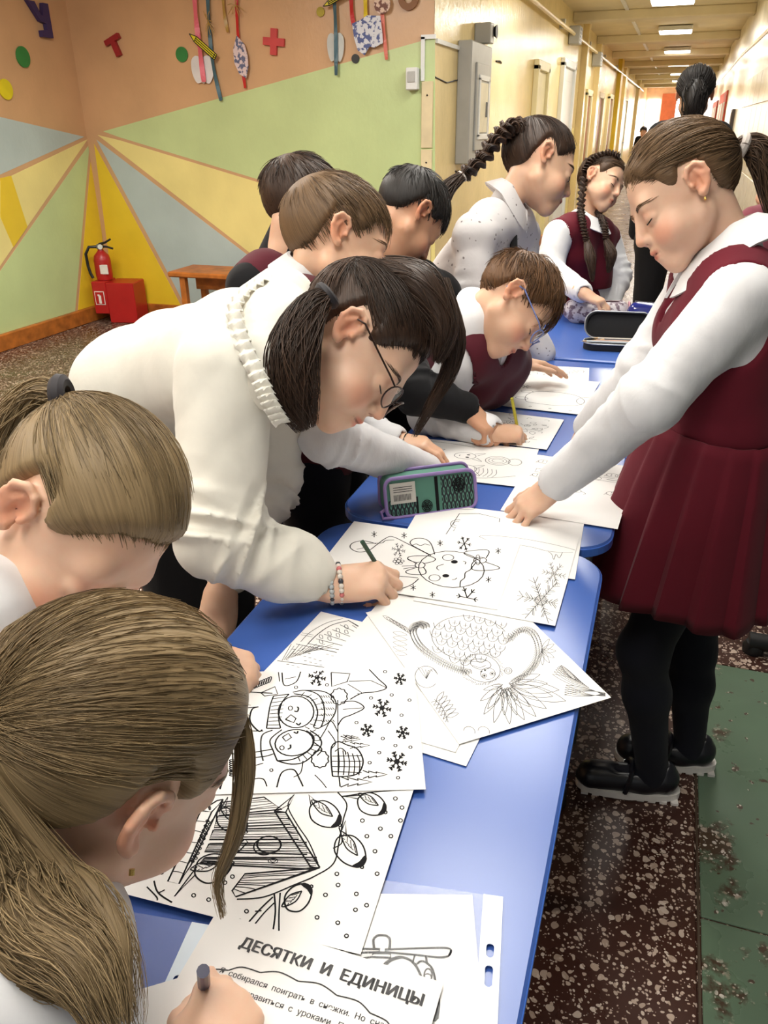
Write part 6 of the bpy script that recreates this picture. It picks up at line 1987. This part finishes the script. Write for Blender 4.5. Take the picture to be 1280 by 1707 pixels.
def pencil(label, tip, tail, m, r=.0036, name='pencil', hexa=6):
    tip = np.asarray(tip); tail = np.asarray(tail); d = nrm(tip - tail); rt = empty(name, tail, label, name.replace('_', ' '))
    L = np.linalg.norm(tip - tail); cone = .018
    MB().tube([np.zeros(3), d * (L - cone)], r, hexa).build('shaft', m, rt)
    MB().tube([d * (L - cone), d * (L - .005)], [r, r * .3], hexa).build('sharpened_wood', mat('pencil_wood', sr(206, 168, 120), .6), rt)
    MB().tube([d * (L - .005), d * L], [r * .3, .0003], hexa).build('lead', m, rt)
    return rt
hw = gc.hw[0]
pencil('green pencil held by the girl in white blouse', hw((.020, .112, -.064)), hw((.034, .060, .052)), mat('pencil_green', sr(46, 78, 62), .4))

# ---------------- boy with light brown hair beside her
hc = K(558, 408, 1.50); nb = K(512, 478, 1.53); sh = [K(492, 560, 1.42), K(560, 545, 1.64)]; pel = np.array([-.67, 1.50, .68])
wr0 = np.array(atz(712, 788, TABLE + .03)); wr1 = np.array(atz(655, 735, TABLE + .05))
J = dict(nb=nb, sh=sh, el=[K(545, 725, 1.38), K(585, 720, 1.70)], wr=[wr0, wr1], pel=pel); J.update(legs_from(pel, (1, .1), .075, .40, shift=(.02, 0, 0)))
gd = Person('boy with light brown hair and white shirt behind the bending girl', J, (hc, CD(.92, .28, .22), CD(.28, -.95, .04), 1.08), SK2,
            [(CD(.95, .12, .25), CD(.0, -.8, -.5), 'relax'), (CD(.8, .1, -.2), CD(0, -.8, -.5), 'relax')], h=.004)
gd.shirt(C_WHITE2, .010, None, folds(.0015, 55, 9), (.050, .046, .036), h=.005)
gd.collar(C_WHITE2, .045, .082, .050, .036, 16)
gd.vest(C_BURG2, .022, (pel, -UP), 'vest', .10, .058)
gd.trousers(C_NAVY, .012); gd.shoes(M_BLACK, M_BLACK)
gd.hair_cap(H_LBR, .007, low=-.010, tie=(.15, -.75, .65)); gd.hair_short(H_LBR, 2600, 31, .058, .009, (.15, -.75, .65), low=-.010, rad=.0007, fringe=.035, mess=.10)
gd.face(H_LBR, H_DBR)
# ---------------- boy in the black turtleneck at the back
hc = K(503, 352, 1.90); nb = K(470, 440, 1.93); sh = [K(415, 480, 1.85), K(540, 480, 2.02)]; pel = np.array([sh[0][0] * .5 + sh[1][0] * .5 - .05, nb[1] + .02, .70])
J = dict(nb=nb, sh=sh, el=[K(400, 640, 1.85), K(560, 640, 2.05)], wr=[K(470, 740, 1.98), K(560, 740, 2.1)], pel=pel); J.update(legs_from(pel, (1, .3)))
ge = Person('boy with dark brown hair in black turtleneck and burgundy vest', J, (hc, CD(.72, .22, .62), CD(.2, -.97, .1), 1.06), SK2, [(CD(.6, .5, .4), CD(0, -1, 0), 'relax')] * 2, h=.0048)
ge.shirt(C_BLACK, .010, None, folds(.003, 50, 2), (.052, .045, .034), 'turtleneck', False)
t = Sdf(); n = nrm(ge.hf.c - nb); t.rc(nb + n * -.01, nb + n * .075, .066, .058, .01); t.rc(nb + n * .082, nb + n * .14, .045, .048, .004, 's'); sdf_obj('turtleneck_collar', t, .004, C_BLACK, ge.root, ge.off)
ge.vest(C_BURG2, .018, (pel, -UP), 'vest', .06, .056); ge.trousers(C_NAVY, .012); ge.shoes(M_BLACK, M_BLACK)
ge.hair_cap(H_DBR, .007, low=-.016, tie=(.1, -.7, .7)); ge.hair_short(H_DBR, 1700, 41, .06, .013, (.1, -.7, .7), low=-.016, rad=.0011, fringe=.02, mess=.22)
# ---------------- dark haired boy further back
hc = K(680, 362, 1.94); nb = K(660, 445, 1.97); sh = [K(640, 510, 1.86), K(735, 490, 2.06)]; pel = np.array([-.78, 1.84, .69])
wr0 = np.array(atz(778, 680, TABLE + .085))
J = dict(nb=nb, sh=sh, el=[K(694, 655, 1.70), K(720, 640, 2.10)], wr=[wr0, K(700, 690, 2.05)], pel=pel); J.update(legs_from(pel, (1, 0)))
gf = Person('boy with black hair in dark clothes, pointing at a drawing sheet', J, (hc, CD(.60, .62, .45), CD(.55, -.82, .15), .98), SK3,
            [(CD(.72, .62, -.05), CD(.35, -.65, -.6), 'point'), (CD(.5, .7, 0), CD(0, -.6, -.7), 'relax')], h=.0042)
gf.shirt(C_BLACK, .010, None, folds(.003, 50, 6), (.050, .044, .034), 'sweater', False, h=.005); gf.trousers(C_BLACK, .012); gf.shoes(M_BLACK, M_BLACK)
gf.hair_cap(H_BLK, .007, low=-.012, tie=(.1, -.6, .75)); gf.hair_short(H_BLK, 1500, 51, .05, .010, (.1, -.6, .75), low=-.012, rad=.0011, fringe=.02, mess=.2)
# ---------------- boy with blue glasses bent over his sheet
hc = K(852, 508, 1.74); nb = K(803, 545, 1.78); sh = [K(768, 605, 1.78), K(848, 610, 1.98)]; pel = np.array([-.64, 2.08, .70])
wr0 = np.array(atz(815, 718, TABLE + .035)); wr1 = np.array(atz(862, 602, TABLE + .075))
J = dict(nb=nb, sh=sh, el=[K(715, 690, 1.84), K(800, 655, 2.0)], wr=[wr0, wr1], pel=pel); J.update(legs_from(pel, (1, 0)))
gh = Person('boy with reddish brown hair and blue glasses, writing at second table', J, (hc, CD(.55, .80, -.10), CD(.82, -.56, .0), .98), SK2,
            [(CD(.94, .05, .2), CD(.1, -.8, -.55), 'pencil'), (CD(.93, .12, .2), CD(.05, -.95, -.1), 'flat')], h=.004)
gh.shirt(C_WHITE2, .010, None, folds(.0015, 55, 12), (.050, .046, .036), h=.005)
gh.collar(C_WHITE2, .045, .092, .056, .040, 14)
gh.vest(C_BURG2, .023, (pel, -UP), 'vest', .12, .058, h=.0045); gh.trousers(C_NAVY, .012); gh.shoes(M_BLACK, M_BLACK)
gh.hair_cap(H_RED, .007, low=.004, tie=(-.1, -.65, .72)); gh.hair_short(H_RED, 2000, 61, .062, .013, (-.1, -.65, .72), low=.004, rad=.0009, fringe=.04, mess=.22)
gh.face(H_RED, H_DBR)
add_glasses(gh, mat('blue_plastic_rim', sr(110, 128, 190), .3), 'blue-framed glasses worn by the writing boy', .020)
hw = gh.hw[0]
pencil('yellow-green pencil held by the boy in blue glasses', hw((.020, .112, -.058)), hw((.030, .050, .085)), mat('pencil_lime', sr(186, 178, 50), .4))
# ---------------- tall girl with a long braid
hc = K(897, 278, 2.14); nb = K(842, 345, 2.16); sh = [K(790, 395, 2.06), K(868, 395, 2.30)]; pel = np.array([nb[0] - .26, nb[1] - .02, .74])
J = dict(nb=nb, sh=sh, el=[K(792, 510, 2.10), K(862, 520, 2.35)], wr=[K(850, 600, 2.30), K(905, 590, 2.42)], pel=pel); J.update(legs_from(pel, (1, .1), .085, .42))
gg = Person('girl with a long dark braid in a floral white blouse', J, (hc, CD(.90, .40, .12), CD(.42, -.90, .05), 1.04), SK2, [(CD(.6, .7, .2), CD(.3, -.7, -.5), 'relax')] * 2, h=.0042)
def floral():
    m = bpy.data.materials.new('floral_blouse'); t = NT(m); b = t.b
    v = t.n('TexVoronoi', feature='F1'); v.inputs['Scale'].default_value = 48; t.l(t.mapping(), v.inputs['Vector'])
    n = t.noise(150, 2); ad = t.n('Math', operation='MULTIPLY_ADD'); t.l(n, ad.inputs[0]); ad.inputs[1].default_value = .5; t.l(v.outputs['Distance'], ad.inputs[2])
    t.l(t.ramp(ad.outputs[0], [(.34, sr(128, 120, 120)), (.40, sr(216, 212, 212))]), b.inputs['Base Color']); b.inputs['Roughness'].default_value = .8
    t.bump(t.noise(28, 4), .35, .006); return m
M_FLOR = floral()
gg.shirt(M_FLOR, .014, None, folds(.004, 42, 14), (.054, .048, .038), 'blouse', False, h=.006)
gg.collar(M_FLOR, .045, .084, .052, .036, 12)
tp = MB(); fr = CD(.8, .5, 0)
tp.tube([K(858, 352, 2.16), K(857, 380, 2.13), K(856, 420, 2.12), K(853, 470, 2.14)], [.010, .008, .011, .013], 8); tp.build('necktie', C_BLACK, gg.root, True, gg.off)
gg.hair_cap(H_DBR, .006, low=-.030, tie=(.05, -.55, .83)); gg.hair_swept(H_DBR, (.05, -.55, .83), 1200, 71, .008, .0007, low=-.030)
gg.braid(H_DBR, [K(868, 216, 2.10), K(850, 212, 2.08), K(828, 232, 2.07), K(800, 268, 2.05), K(770, 294, 2.02)], .021, .016, 3.4)
gg.tail(H_DBR, [K(772, 292, 2.02), K(748, 312, 2.0), K(732, 338, 2.0), K(724, 362, 2.02)], [.012, .020, .024, .010], 150, 8, .0014)
tie_ring(gg, K(770, 294, 2.02), CD(-.6, .6, 0), .012, M_ELAST, w=.004); tie_ring(gg, K(869, 216, 2.10), CD(-.9, 0, 0), .016, M_ELD, w=.005)
gg.face(H_DBR, H_BLK); gg.trousers(C_BLACK, .014); gg.shoes(M_BLACK, M_BLACK)
# ---------------- girl with two braids in a burgundy pinafore
hc = K(1000, 306, 3.10); nb = K(978, 375, 3.14); sh = [K(930, 392, 3.05), K(1012, 400, 3.28)]; pel = np.array([nb[0] - .02, nb[1] + .02, .68])
wr0 = np.array(atz(972, 488, TABLE + .12))
J = dict(nb=nb, sh=sh, el=[K(915, 450, 3.06), K(1030, 460, 3.30)], wr=[wr0, K(1020, 505, 3.28)], pel=pel); J.update(legs_from(pel, (.7, -.7)))
gi = Person('girl with two thin braids in burgundy pinafore at the far table', J, (hc, CD(.66, .40, -.62), CD(.36, -.90, -.05), .98), SK2, [(CD(.78, .5, -.2), CD(.1, -.8, -.5), 'relax'), (CD(.6, .5, -.3), CD(.1, -.8, -.5), 'relax')], h=.0048)
gi.shirt(C_WHITE2, .010, None, folds(.0015, 50, 15), (.056, .052, .036), 'blouse', True, h=.008); gi.collar(C_WHITE2, .045, .094, .054, .040, 14)
gi.vest(C_BURG, .022, (pel + UP * .06, -UP), 'bodice', .12, .058, h=.0055)
skirt(gi, pel + UP * .08, pel - UP * .24, (.09, .12), (.15, .19), C_BURG, 16, 96, 6)
gi.hair_cap(H_BR, .006, low=-.008); gi.hair_swept(H_BR, (.75, -.35, -.25), 400, 81, .007, .001, low=-.008); gi.hair_swept(H_BR, (-.75, -.35, -.25), 400, 82, .007, .001, low=-.008, name='hair_side')
gi.braid(H_DBR, [gi.hf.w((.03, .05, .10)), gi.hf.w((.055, .01, .095)), gi.hf.w((.076, -.03, .05)), gi.hf.w((.074, -.04, .0))], .012, .012, 5, 'crown_braid')
gi.braid(H_DBR, [gi.hf.w((.074, -.03, -.02)), K(968, 345, 3.02), K(972, 375, 2.98), K(978, 402, 2.98)], .013, .010, 6); gi.tail(H_DBR, [K(978, 402, 2.98), K(984, 430, 2.97), K(988, 470, 2.98)], [.010, .022, .006], 80, 9, .0016)
gi.braid(H_DBR, [gi.hf.w((-.06, -.05, -.04)), K(1006, 372, 3.06), K(1010, 400, 3.04)], .013, .010, 5); gi.tail(H_DBR, [K(1010, 400, 3.04), K(1018, 425, 3.03), K(1014, 455, 3.04)], [.010, .026, .006], 90, 10, .0016)
gi.face(H_BR, H_DBR); gi.trousers(C_NAVY, .004); gi.shoes(M_BLACK, M_SOLE)
# ---------------- foreground girls
hc = K(130, 868, .775); nb = K(20, 985, .80); sh = [K(-60, 1040, .70), K(90, 1020, .98)]; pel = np.array([-.86, .60, .66])
wr1 = np.array(atz(326, 1096, TABLE + .045))
J = dict(nb=nb, sh=sh, el=[K(60, 1250, .80), K(210, 1130, 1.0)], wr=[K(200, 1250, .90), wr1], pel=pel); J.update(legs_from(pel, (1, 0)))
gb = Person('dark blond girl looking down behind the nearest girl', J, (hc, CD(.50, .80, -.30), CD(.76, -.60, -.22), 1.0), SK1,
            [None, (CD(.93, .32, .15), CD(.35, -.6, -.75), 'pinch')], h=.0036)
gb.shirt(C_WHITE2, .010, None, folds(.003, 50, 22), (.052, .045, .034), 'blouse', h=.008)
gb.hair_cap(H_BLOND, .009, low=-.014, tie=(.25, -.93, .28)); gb.hair_swept(H_BLOND, (.25, -.93, .28), 2000, 91, .009, .0004, low=-.014)
tb_ = gb.hf.on(nrm((.25, -.93, .28)), np.array(.012)); gb.tail(H_BLOND, [tb_, tb_ + CD(-.9, .1, .2) * .03, tb_ + CD(-.8, .7, .2) * .10, tb_ + CD(-.5, 1, .2) * .2], [.012, .022, .026, .008], 260, 13, .0006)
tie_ring(gb, tb_, CD(-.9, .1, 0), .015, M_ELD); gb.fingernails(M_NAIL)
gb.trousers(C_NAVY, .012); gb.shoes(M_BLACK, M_SOLE)
# nearest girl
hc = K(178, 1258, .585); nb = K(75, 1500, .60); sh = [K(60, 1640, .50), K(60, 1560, .74)]; pel = np.array([-.80, .10, .66])
wr0 = np.array(atz(330, 1822, TABLE + .045))
J = dict(nb=nb, sh=sh, el=[K(150, 1880, .55), K(160, 1700, .84)], wr=[wr0, K(240, 1640, .84)], pel=pel); J.update(legs_from(pel, (1, .3)))
ga = Person('nearest girl with dark blond ponytail at lower left, back turned', J, (hc, CD(.62, .30, .72), CD(.45, -.83, -.10), 1.0), SK1,
            [(nrm(atz(380, 1680, TABLE + .04) - wr0), CD(.25, -.6, -.75), 'pencil'), (CD(.7, .3, .3), CD(0, -.7, -.6), 'relax')], h=.0036)
ga.shirt(C_WHITE2, .012, None, folds(.003, 45, 23), (.054, .046, .034), 'blouse', h=.005)
ga.hair_cap(H_BLOND, .011, low=-.004, tie=(.12, -.985, -.08), h=.005); ga.hair_swept(H_BLOND, (.12, -.985, -.08), 2800, 101, .0105, .00036, low=-.004)
ta = ga.hf.on(nrm((.12, -.985, -.08)), np.array(.014))
ga.tail(H_BLOND, [ta, ta + CD(-.6, .6, -.3) * .03, K(20, 1460, .50), K(70, 1560, .47), K(150, 1620, .45), K(190, 1720, .44)], [.012, .022, .030, .028, .022, .012], 640, 14, .0005, wave=.008, loose=.3)
ga.tail(H_BLOND, [ta + CD(.1, .6, -.3) * .02, K(90, 1440, .50), K(150, 1490, .49), K(200, 1580, .47), K(215, 1720, .45)], [.006, .012, .012, .010, .006], 110, 15, .0004, name='loose_lock', wave=.008)
ga.tail(H_BLOND, [K(375, 1150, .60), K(400, 1210, .595), K(408, 1290, .59), K(392, 1390, .585), K(362, 1470, .58), K(372, 1530, .575)], [.004, .008, .0085, .007, .004, .002], 80, 16, .0004, name='face_lock', wave=.004, loose=.35)
ga.fingernails(M_NAIL, 4); ga.face(H_BLOND, H_BR); ga.trousers(C_NAVY, .012); ga.shoes(M_BLACK, M_SOLE)
e = ga.hf.w((.083, .0015, -.030)); MB().tube([e, e + CD(0, 1, -.2) * .004], .002, 8).build('earring', M_GOLD, ga.root, True, ga.off)
hw = ga.hw[0]
pencil('dark blue felt pen in the nearest girl\'s hand', hw((.020, .112, -.06)), hw((.034, .055, .060)), mat('pen_navy', sr(30, 28, 70), .3), .0048, 'felt_pen', 10)
# ---------------- people further down the corridor
def far_person(label, x, y, H, top, bot, hair, fwd=(0, 1), s=1.0, lean=0.0, hairlen=False):
    f = nrm(np.array([fwd[0], fwd[1], 0])); r = np.array([f[1], -f[0], 0]); b = np.array([x, y, 0.0]); q = H / 1.36
    pel = b + UP * .50 * H; nb = b + UP * .825 * H + f * lean; sh = [nb + r * .115 * q - UP * .03 * q, nb - r * .115 * q - UP * .03 * q]
    J = dict(nb=nb, sh=sh, el=[sh[0] + r * .04 - UP * .21 * q, sh[1] - r * .04 - UP * .21 * q], wr=[sh[0] + r * .05 + f * .06 - UP * .39 * q, sh[1] - r * .05 + f * .06 - UP * .39 * q], pel=pel)
    L = legs_from(pel, f, .08 * q, .27 * H, .075, .02); J.update(L)
    p = Person(label, J, (b + UP * .915 * H + f * (lean * 1.2 + .02), f - UP * .2, UP + f * .2, 1.0 + (q - 1) * .35), SK2, [(-UP + f * .3, r, 'relax'), (-UP + f * .3, -r, 'relax')], h=.009, sc=q)
    p.shirt(top, .012, (pel - UP * .03, -UP), folds(.003, 40, 3), (.056, .05, .04), 'top', False, h=.012); p.trousers(bot, .012, None, .014); p.shoes(M_BLACK, M_BLACK)
    p.hair_cap(hair, .010, h=.008)
    if hairlen:
        p.hair_swept(hair, (0, -.8, -.6), 500, 7, .013, .002); n0 = p.hf.w((0, -.07, .03)); p.tail(hair, [n0, p.hf.w((0, -.10, -.03)), p.hf.w((0, -.09, -.12))], [.05, .06, .05], 200, 8, .002, name='long_hair')
    else: p.hair_short(hair, 400, 5, .05, .012, rad=.002)
    return p
far_person('dark-haired person in black standing in the corridor behind the burgundy girl', .03, 4.55, 1.60, C_BLACK, C_BLACK, H_BLK, (0, 1), hairlen=True)
far_person('child in mauve top behind the burgundy girl\'s ponytail', .42, 4.0, 1.20, C_MAUVE, C_NAVY, H_DBR, (-.4, .8))
far_person('tiny distant child in dark clothes at the corridor end, left one', -.86, 21.0, 1.30, C_BLACK, C_NAVY, H_BLK, (0, -1))
far_person('tiny distant child in pale top at the corridor end, right one', -.50, 22.0, 1.42, C_WHITE2, C_BLACK, H_DBR, (0, -1))

# ================================================================== pencil cases
# --- embroidered green and purple case
def woven_mat(name, base, dark, sc=60):
    m = bpy.data.materials.new(name); t = NT(m); b = t.b
    v = t.n('TexVoronoi', feature='DISTANCE_TO_EDGE', distance='CHEBYCHEV'); v.inputs['Scale'].default_value = sc; v.inputs['Randomness'].default_value = 0.0
    t.l(t.mapping((1, 1, 1), (0, 0, math.radians(45))), v.inputs['Vector'])
    w = t.n('TexWave', wave_type='BANDS'); w.inputs['Scale'].default_value = sc * .9; w.inputs['Distortion'].default_value = 0; t.l(t.mapping((1, 1, 1), (0, 0, math.radians(45))), w.inputs['Vector'])
    w2 = t.n('TexWave', wave_type='BANDS'); w2.inputs['Scale'].default_value = sc * .9; t.l(t.mapping((1, 1, 1), (0, 0, math.radians(-45))), w2.inputs['Vector'])
    mx = t.n('Math', operation='MULTIPLY'); t.l(w.outputs[1], mx.inputs[0]); t.l(w2.outputs[1], mx.inputs[1])
    t.l(t.ramp(mx.outputs[0], [(.20, dark), (.26, base), (.72, base), (.78, dark)]), b.inputs['Base Color']); b.inputs['Roughness'].default_value = .8
    t.bump(t.noise(500, 2), .2, .001); MATS[name] = m; return m


a = atz(648, 866, TABLE); b_ = atz(792, 846, TABLE)
ax = nrm((b_ - a)[:2]); rot = math.atan2(ax[1], ax[0]); L = .172; ctr = (a + b_) / 2
pc = empty('pencil_case', (ctr[0] - ax[1] * .022, ctr[1] + ax[0] * .022, TABLE), 'green embroidered pencil case with purple zip edges', 'pencil case', None, rot)
tl = math.radians(-14)
def case_poly(hx, hz, r): return round_poly(-hx, hx, 0, hz, r, 6)
def vslab(poly, y0, y1, lean=.30):
    n = len(poly); V = [(x, y0 + z * lean, z) for x, z in poly] + [(x, y1 + z * lean * .4, z) for x, z in poly]
    return MB().add(V, [tuple(range(n)), tuple(range(n, 2 * n))[::-1]] + [(i, n + i, n + (i + 1) % n, (i + 1) % n) for i in range(n)])
M_TEAL = mat('teal_canvas', sr(92, 144, 128), .8); M_WOV = woven_mat('embroidered_pattern', sr(96, 148, 132), sr(34, 40, 46)); M_PURP = mat('purple_piping', sr(152, 128, 190), .6)
hx, hz = L / 2, .068
bd = vslab(case_poly(hx, hz, .016), -.022, .024).build('body', M_TEAL, pc)
def front(px0, px1, z0, z1, y=-.0228, lean=.30, th=.0008):
    P = [(px0, z0), (px1, z0), (px1, z1), (px0, z1)]
    return MB().add([(x, y + z * lean, z) for x, z in P] + [(x, y + z * lean - th, z) for x, z in P], [(0, 1, 2, 3), (7, 6, 5, 4), (0, 4, 5, 1), (1, 5, 6, 2), (2, 6, 7, 3), (3, 7, 4, 0)])
front(.020, hx - .004, .005, hz - .004).build('embroidered_panel', M_WOV, pc); front(-hx + .004, -.030, .005, .032).build('embroidered_panel', M_WOV, pc)
front(.008, .014, .003, hz - .003).build('stripe', M_INK, pc); front(-.030, -.026, .003, .034).build('stripe', M_INK, pc)
for (x, z, r) in ((.054, .046, .012), (-.010, .016, .010)):
    g = MB()
    for rr in (r, r * .72, r * .4):
        g.tube([(x + rr * math.cos(q), -.0245 + (z + rr * math.sin(q)) * .30, z + rr * math.sin(q)) for q in np.linspace(0, 2 * math.pi, 17)], .0008, 5)
    for q in np.linspace(0, 2 * math.pi, 7)[:-1]: g.tube([(x, -.0245 + z * .3, z), (x + r * math.cos(q), -.0245 + (z + r * math.sin(q)) * .3, z + r * math.sin(q))], .0007, 4)
    g.build('embroidered_rosette', M_INK, pc)
tg = front(-hx + .008, -.030, .026, .062, -.0242).build('price_tag', mat('tag_paper', sr(216, 214, 206), .5), pc)
bc = MB()
for i in range(14): bc.add([(x, -.0252 + z * .30, z) for x, z in ((-hx + .014 + i * .0024, .031), (-hx + .0152 + i * .0024, .031), (-hx + .0152 + i * .0024, .042), (-hx + .014 + i * .0024, .042))], [(0, 1, 2, 3)])
for j in range(3): bc.add([(x, -.0252 + z * .30, z) for x, z in ((-hx + .014, .046 + j * .004), (-.036, .046 + j * .004), (-.036, .0472 + j * .004), (-hx + .014, .0472 + j * .004))], [(0, 1, 2, 3)])
bo = bc.build('barcode_print', M_INKD, tg); bo['kind'] = 'stuff'
z_ = MB(); P = case_poly(hx + .001, hz + .001, .016)
z_.tube([(x, -.0225 + z * .30, z + .001) for x, z in P] + [(P[0][0], -.0225 + P[0][1] * .3, P[0][1] + .001)], .0034, 8); z_.build('zip_edge', M_PURP, pc, True)
z_ = MB(); z_.tube([(x, .024 + z * .12, z + .001) for x, z in P] + [(P[0][0], .024 + P[0][1] * .12, P[0][1] + .001)], .0034, 8); z_.build('zip_edge', M_PURP, pc, True)
MB().tube([(-hx, -.012, .016), (-hx - .010, -.014, .012), (-hx - .008, -.02, .002), (-hx + .01, -.026, .0035)], .0035, 8).build('pull_loop', M_PURP, pc, True)

# --- open black case with pencils
oc = empty('open_pencil_case', atz(1027, 586, TABLE) + np.array([0, .035, 0]), 'open black pencil case holding pencils on third table', 'pencil case', None, math.radians(6))
M_BFAB = mat('black_case_fabric', sr(16, 17, 22), .7); M_SILV = mat('silver_zip', sr(176, 178, 182), .4, .5)
P = round_poly(-.105, .105, -.042, .042, .036, 8)
n = len(P); Pi = [(x * .93, y * .9) for x, y in P]
V = [(x, y, .001) for x, y in P] + [(x, y, .022) for x, y in P] + [(x, y, .022) for x, y in Pi] + [(x, y, .006) for x, y in Pi]
MB().add(V, [tuple(range(n))[::-1], tuple(range(3 * n, 4 * n))] + [(k * n + i, k * n + (i + 1) % n, k * n + n + (i + 1) % n, k * n + n + i) for k in range(3) for i in range(n)]).build('tray', M_BFAB, oc)
MB().tube([(x, y, .022) for x, y in P + P[:1]], .0025, 6).build('zip_edge', M_SILV, oc, True)
ca, sa = math.cos(math.radians(76)), math.sin(math.radians(76))
def lidp(x, y, z): yy = y + .042; return (x, .044 + yy * ca - z * sa, .022 + yy * sa + z * ca)
V = [lidp(x, y, -.020) for x, y in P] + [lidp(x, y, .0) for x, y in P] + [lidp(x, y, .0) for x, y in Pi] + [lidp(x, y, -.014) for x, y in Pi]
MB().add(V, [tuple(range(n))[::-1], tuple(range(3 * n, 4 * n))] + [(k * n + i, k * n + (i + 1) % n, k * n + n + (i + 1) % n, k * n + n + i) for k in range(3) for i in range(n)]).build('lid', M_BFAB, oc)
MB().tube([lidp(x, y, 0) for x, y in P + P[:1]], .0025, 6).build('lid_zip_edge', M_SILV, oc, True)
base = np.array(oc.location)
for i, (y, z, x0, x1, c, lab) in enumerate([(-.028, .0265, -.115, .080, sr(190, 196, 204), 'silver pencil lying foremost in the open black case'), (-.012, .0265, -.085, .085, sr(206, 170, 150), 'pale wooden pencil lying in the open black case'), (.004, .0265, -.06, .092, sr(40, 42, 60), 'dark pencil lying in the open black case'), (.02, .0265, -.08, .075, sr(214, 206, 196), 'white pencil at the back of the open black case')]):
    c0, s0 = math.cos(math.radians(6)), math.sin(math.radians(6))
    R = lambda x, y, z: base + np.array([x * c0 - y * s0, x * s0 + y * c0, z])
    pencil(lab, R(x0, y, z), R(x1, y + .004, z), mat('pencil_%d' % i, c, .4))

# --- patterned soft case handled by the girl with braids
sc_ = empty('soft_pencil_case', atz(992, 538, TABLE), 'grey pink patterned soft pencil case under the braided girl\'s hand', 'pencil case', None, math.radians(8))
s = Sdf(); s.rc((-.075, 0, .042), (.075, .01, .042), .040, .036, .01); s.rc((-.05, 0, .03), (.05, 0, .03), .035, .035, .02); s.disp = folds(.003, 60, 31); s.amp = .004
s.cut((0, 0, .0015), (0, 0, -1))
sdf_obj('body', s, .004, speck('grey_pink_pattern', sr(110, 92, 104), sr(196, 190, 194), 60), sc_, (0, 0, 0))
MB().lathe([(.034, 0), (.036, .004), (.03, .008), (.012, .009)], 18, np.array([[0, 0, 1], [1, 0, 0], [0, 1, 0]]), (.108, .012, .042)).build('end_cap', mat('dusty_pink', sr(168, 120, 130), .6), sc_, True)
MB().tube([(-.07, -.012, .082), (0, -.018, .080), (.085, .0, .078)], .003, 6).build('zip', mat('dark_zip', sr(70, 40, 48), .5), sc_, True)
# --- glossy dark blue case at the right of the third table
bl = empty('blue_pencil_case', atz(1098, 560, TABLE) + np.array([.0, .05, 0]), 'glossy dark blue pencil case behind the open black one', 'pencil case', None, math.radians(-14))
s = Sdf(); s.ell((0, 0, .048), (.105, .034, .05), None, .01); s.rc((-.085, 0, .03), (.085, 0, .03), .032, .032, .03); s.rc((-.085, 0, .072), (.085, 0, .074), .022, .022, .03); s.disp = folds(.003, 55, 33); s.amp = .004; s.cut((0, 0, .0015), (0, 0, -1)); s.cut((0, 0, .094), (0, 0, 1))
sdf_obj('body', s, .004, mat('glossy_navy', sr(24, 36, 112), .18, coat=.4), bl, (0, 0, 0))
MB().tube([(-.095, 0, .094), (0, -.002, .096), (.095, 0, .094)], .004, 6).build('zip', M_BLACK, bl, True)
# --- rubber foot of the rolling stand at right frame edge
st_ = empty('stand_foot', (.40, 2.07, 0), 'black rubber stand foot on the floor at right frame edge', 'stand foot')
MB().tube([(-.035, 0, .034), (.03, 0, .036), (.22, .02, .04)], [.026, .024, .020], 14).build('foot_tube', M_BLACK, st_, True)
MB().lathe([(.010, .0), (.028, .002), (.030, .02), (.022, .034)], 14, None, (-.02, 0, 0)).build('rubber_cap', M_BLACK, st_, True)
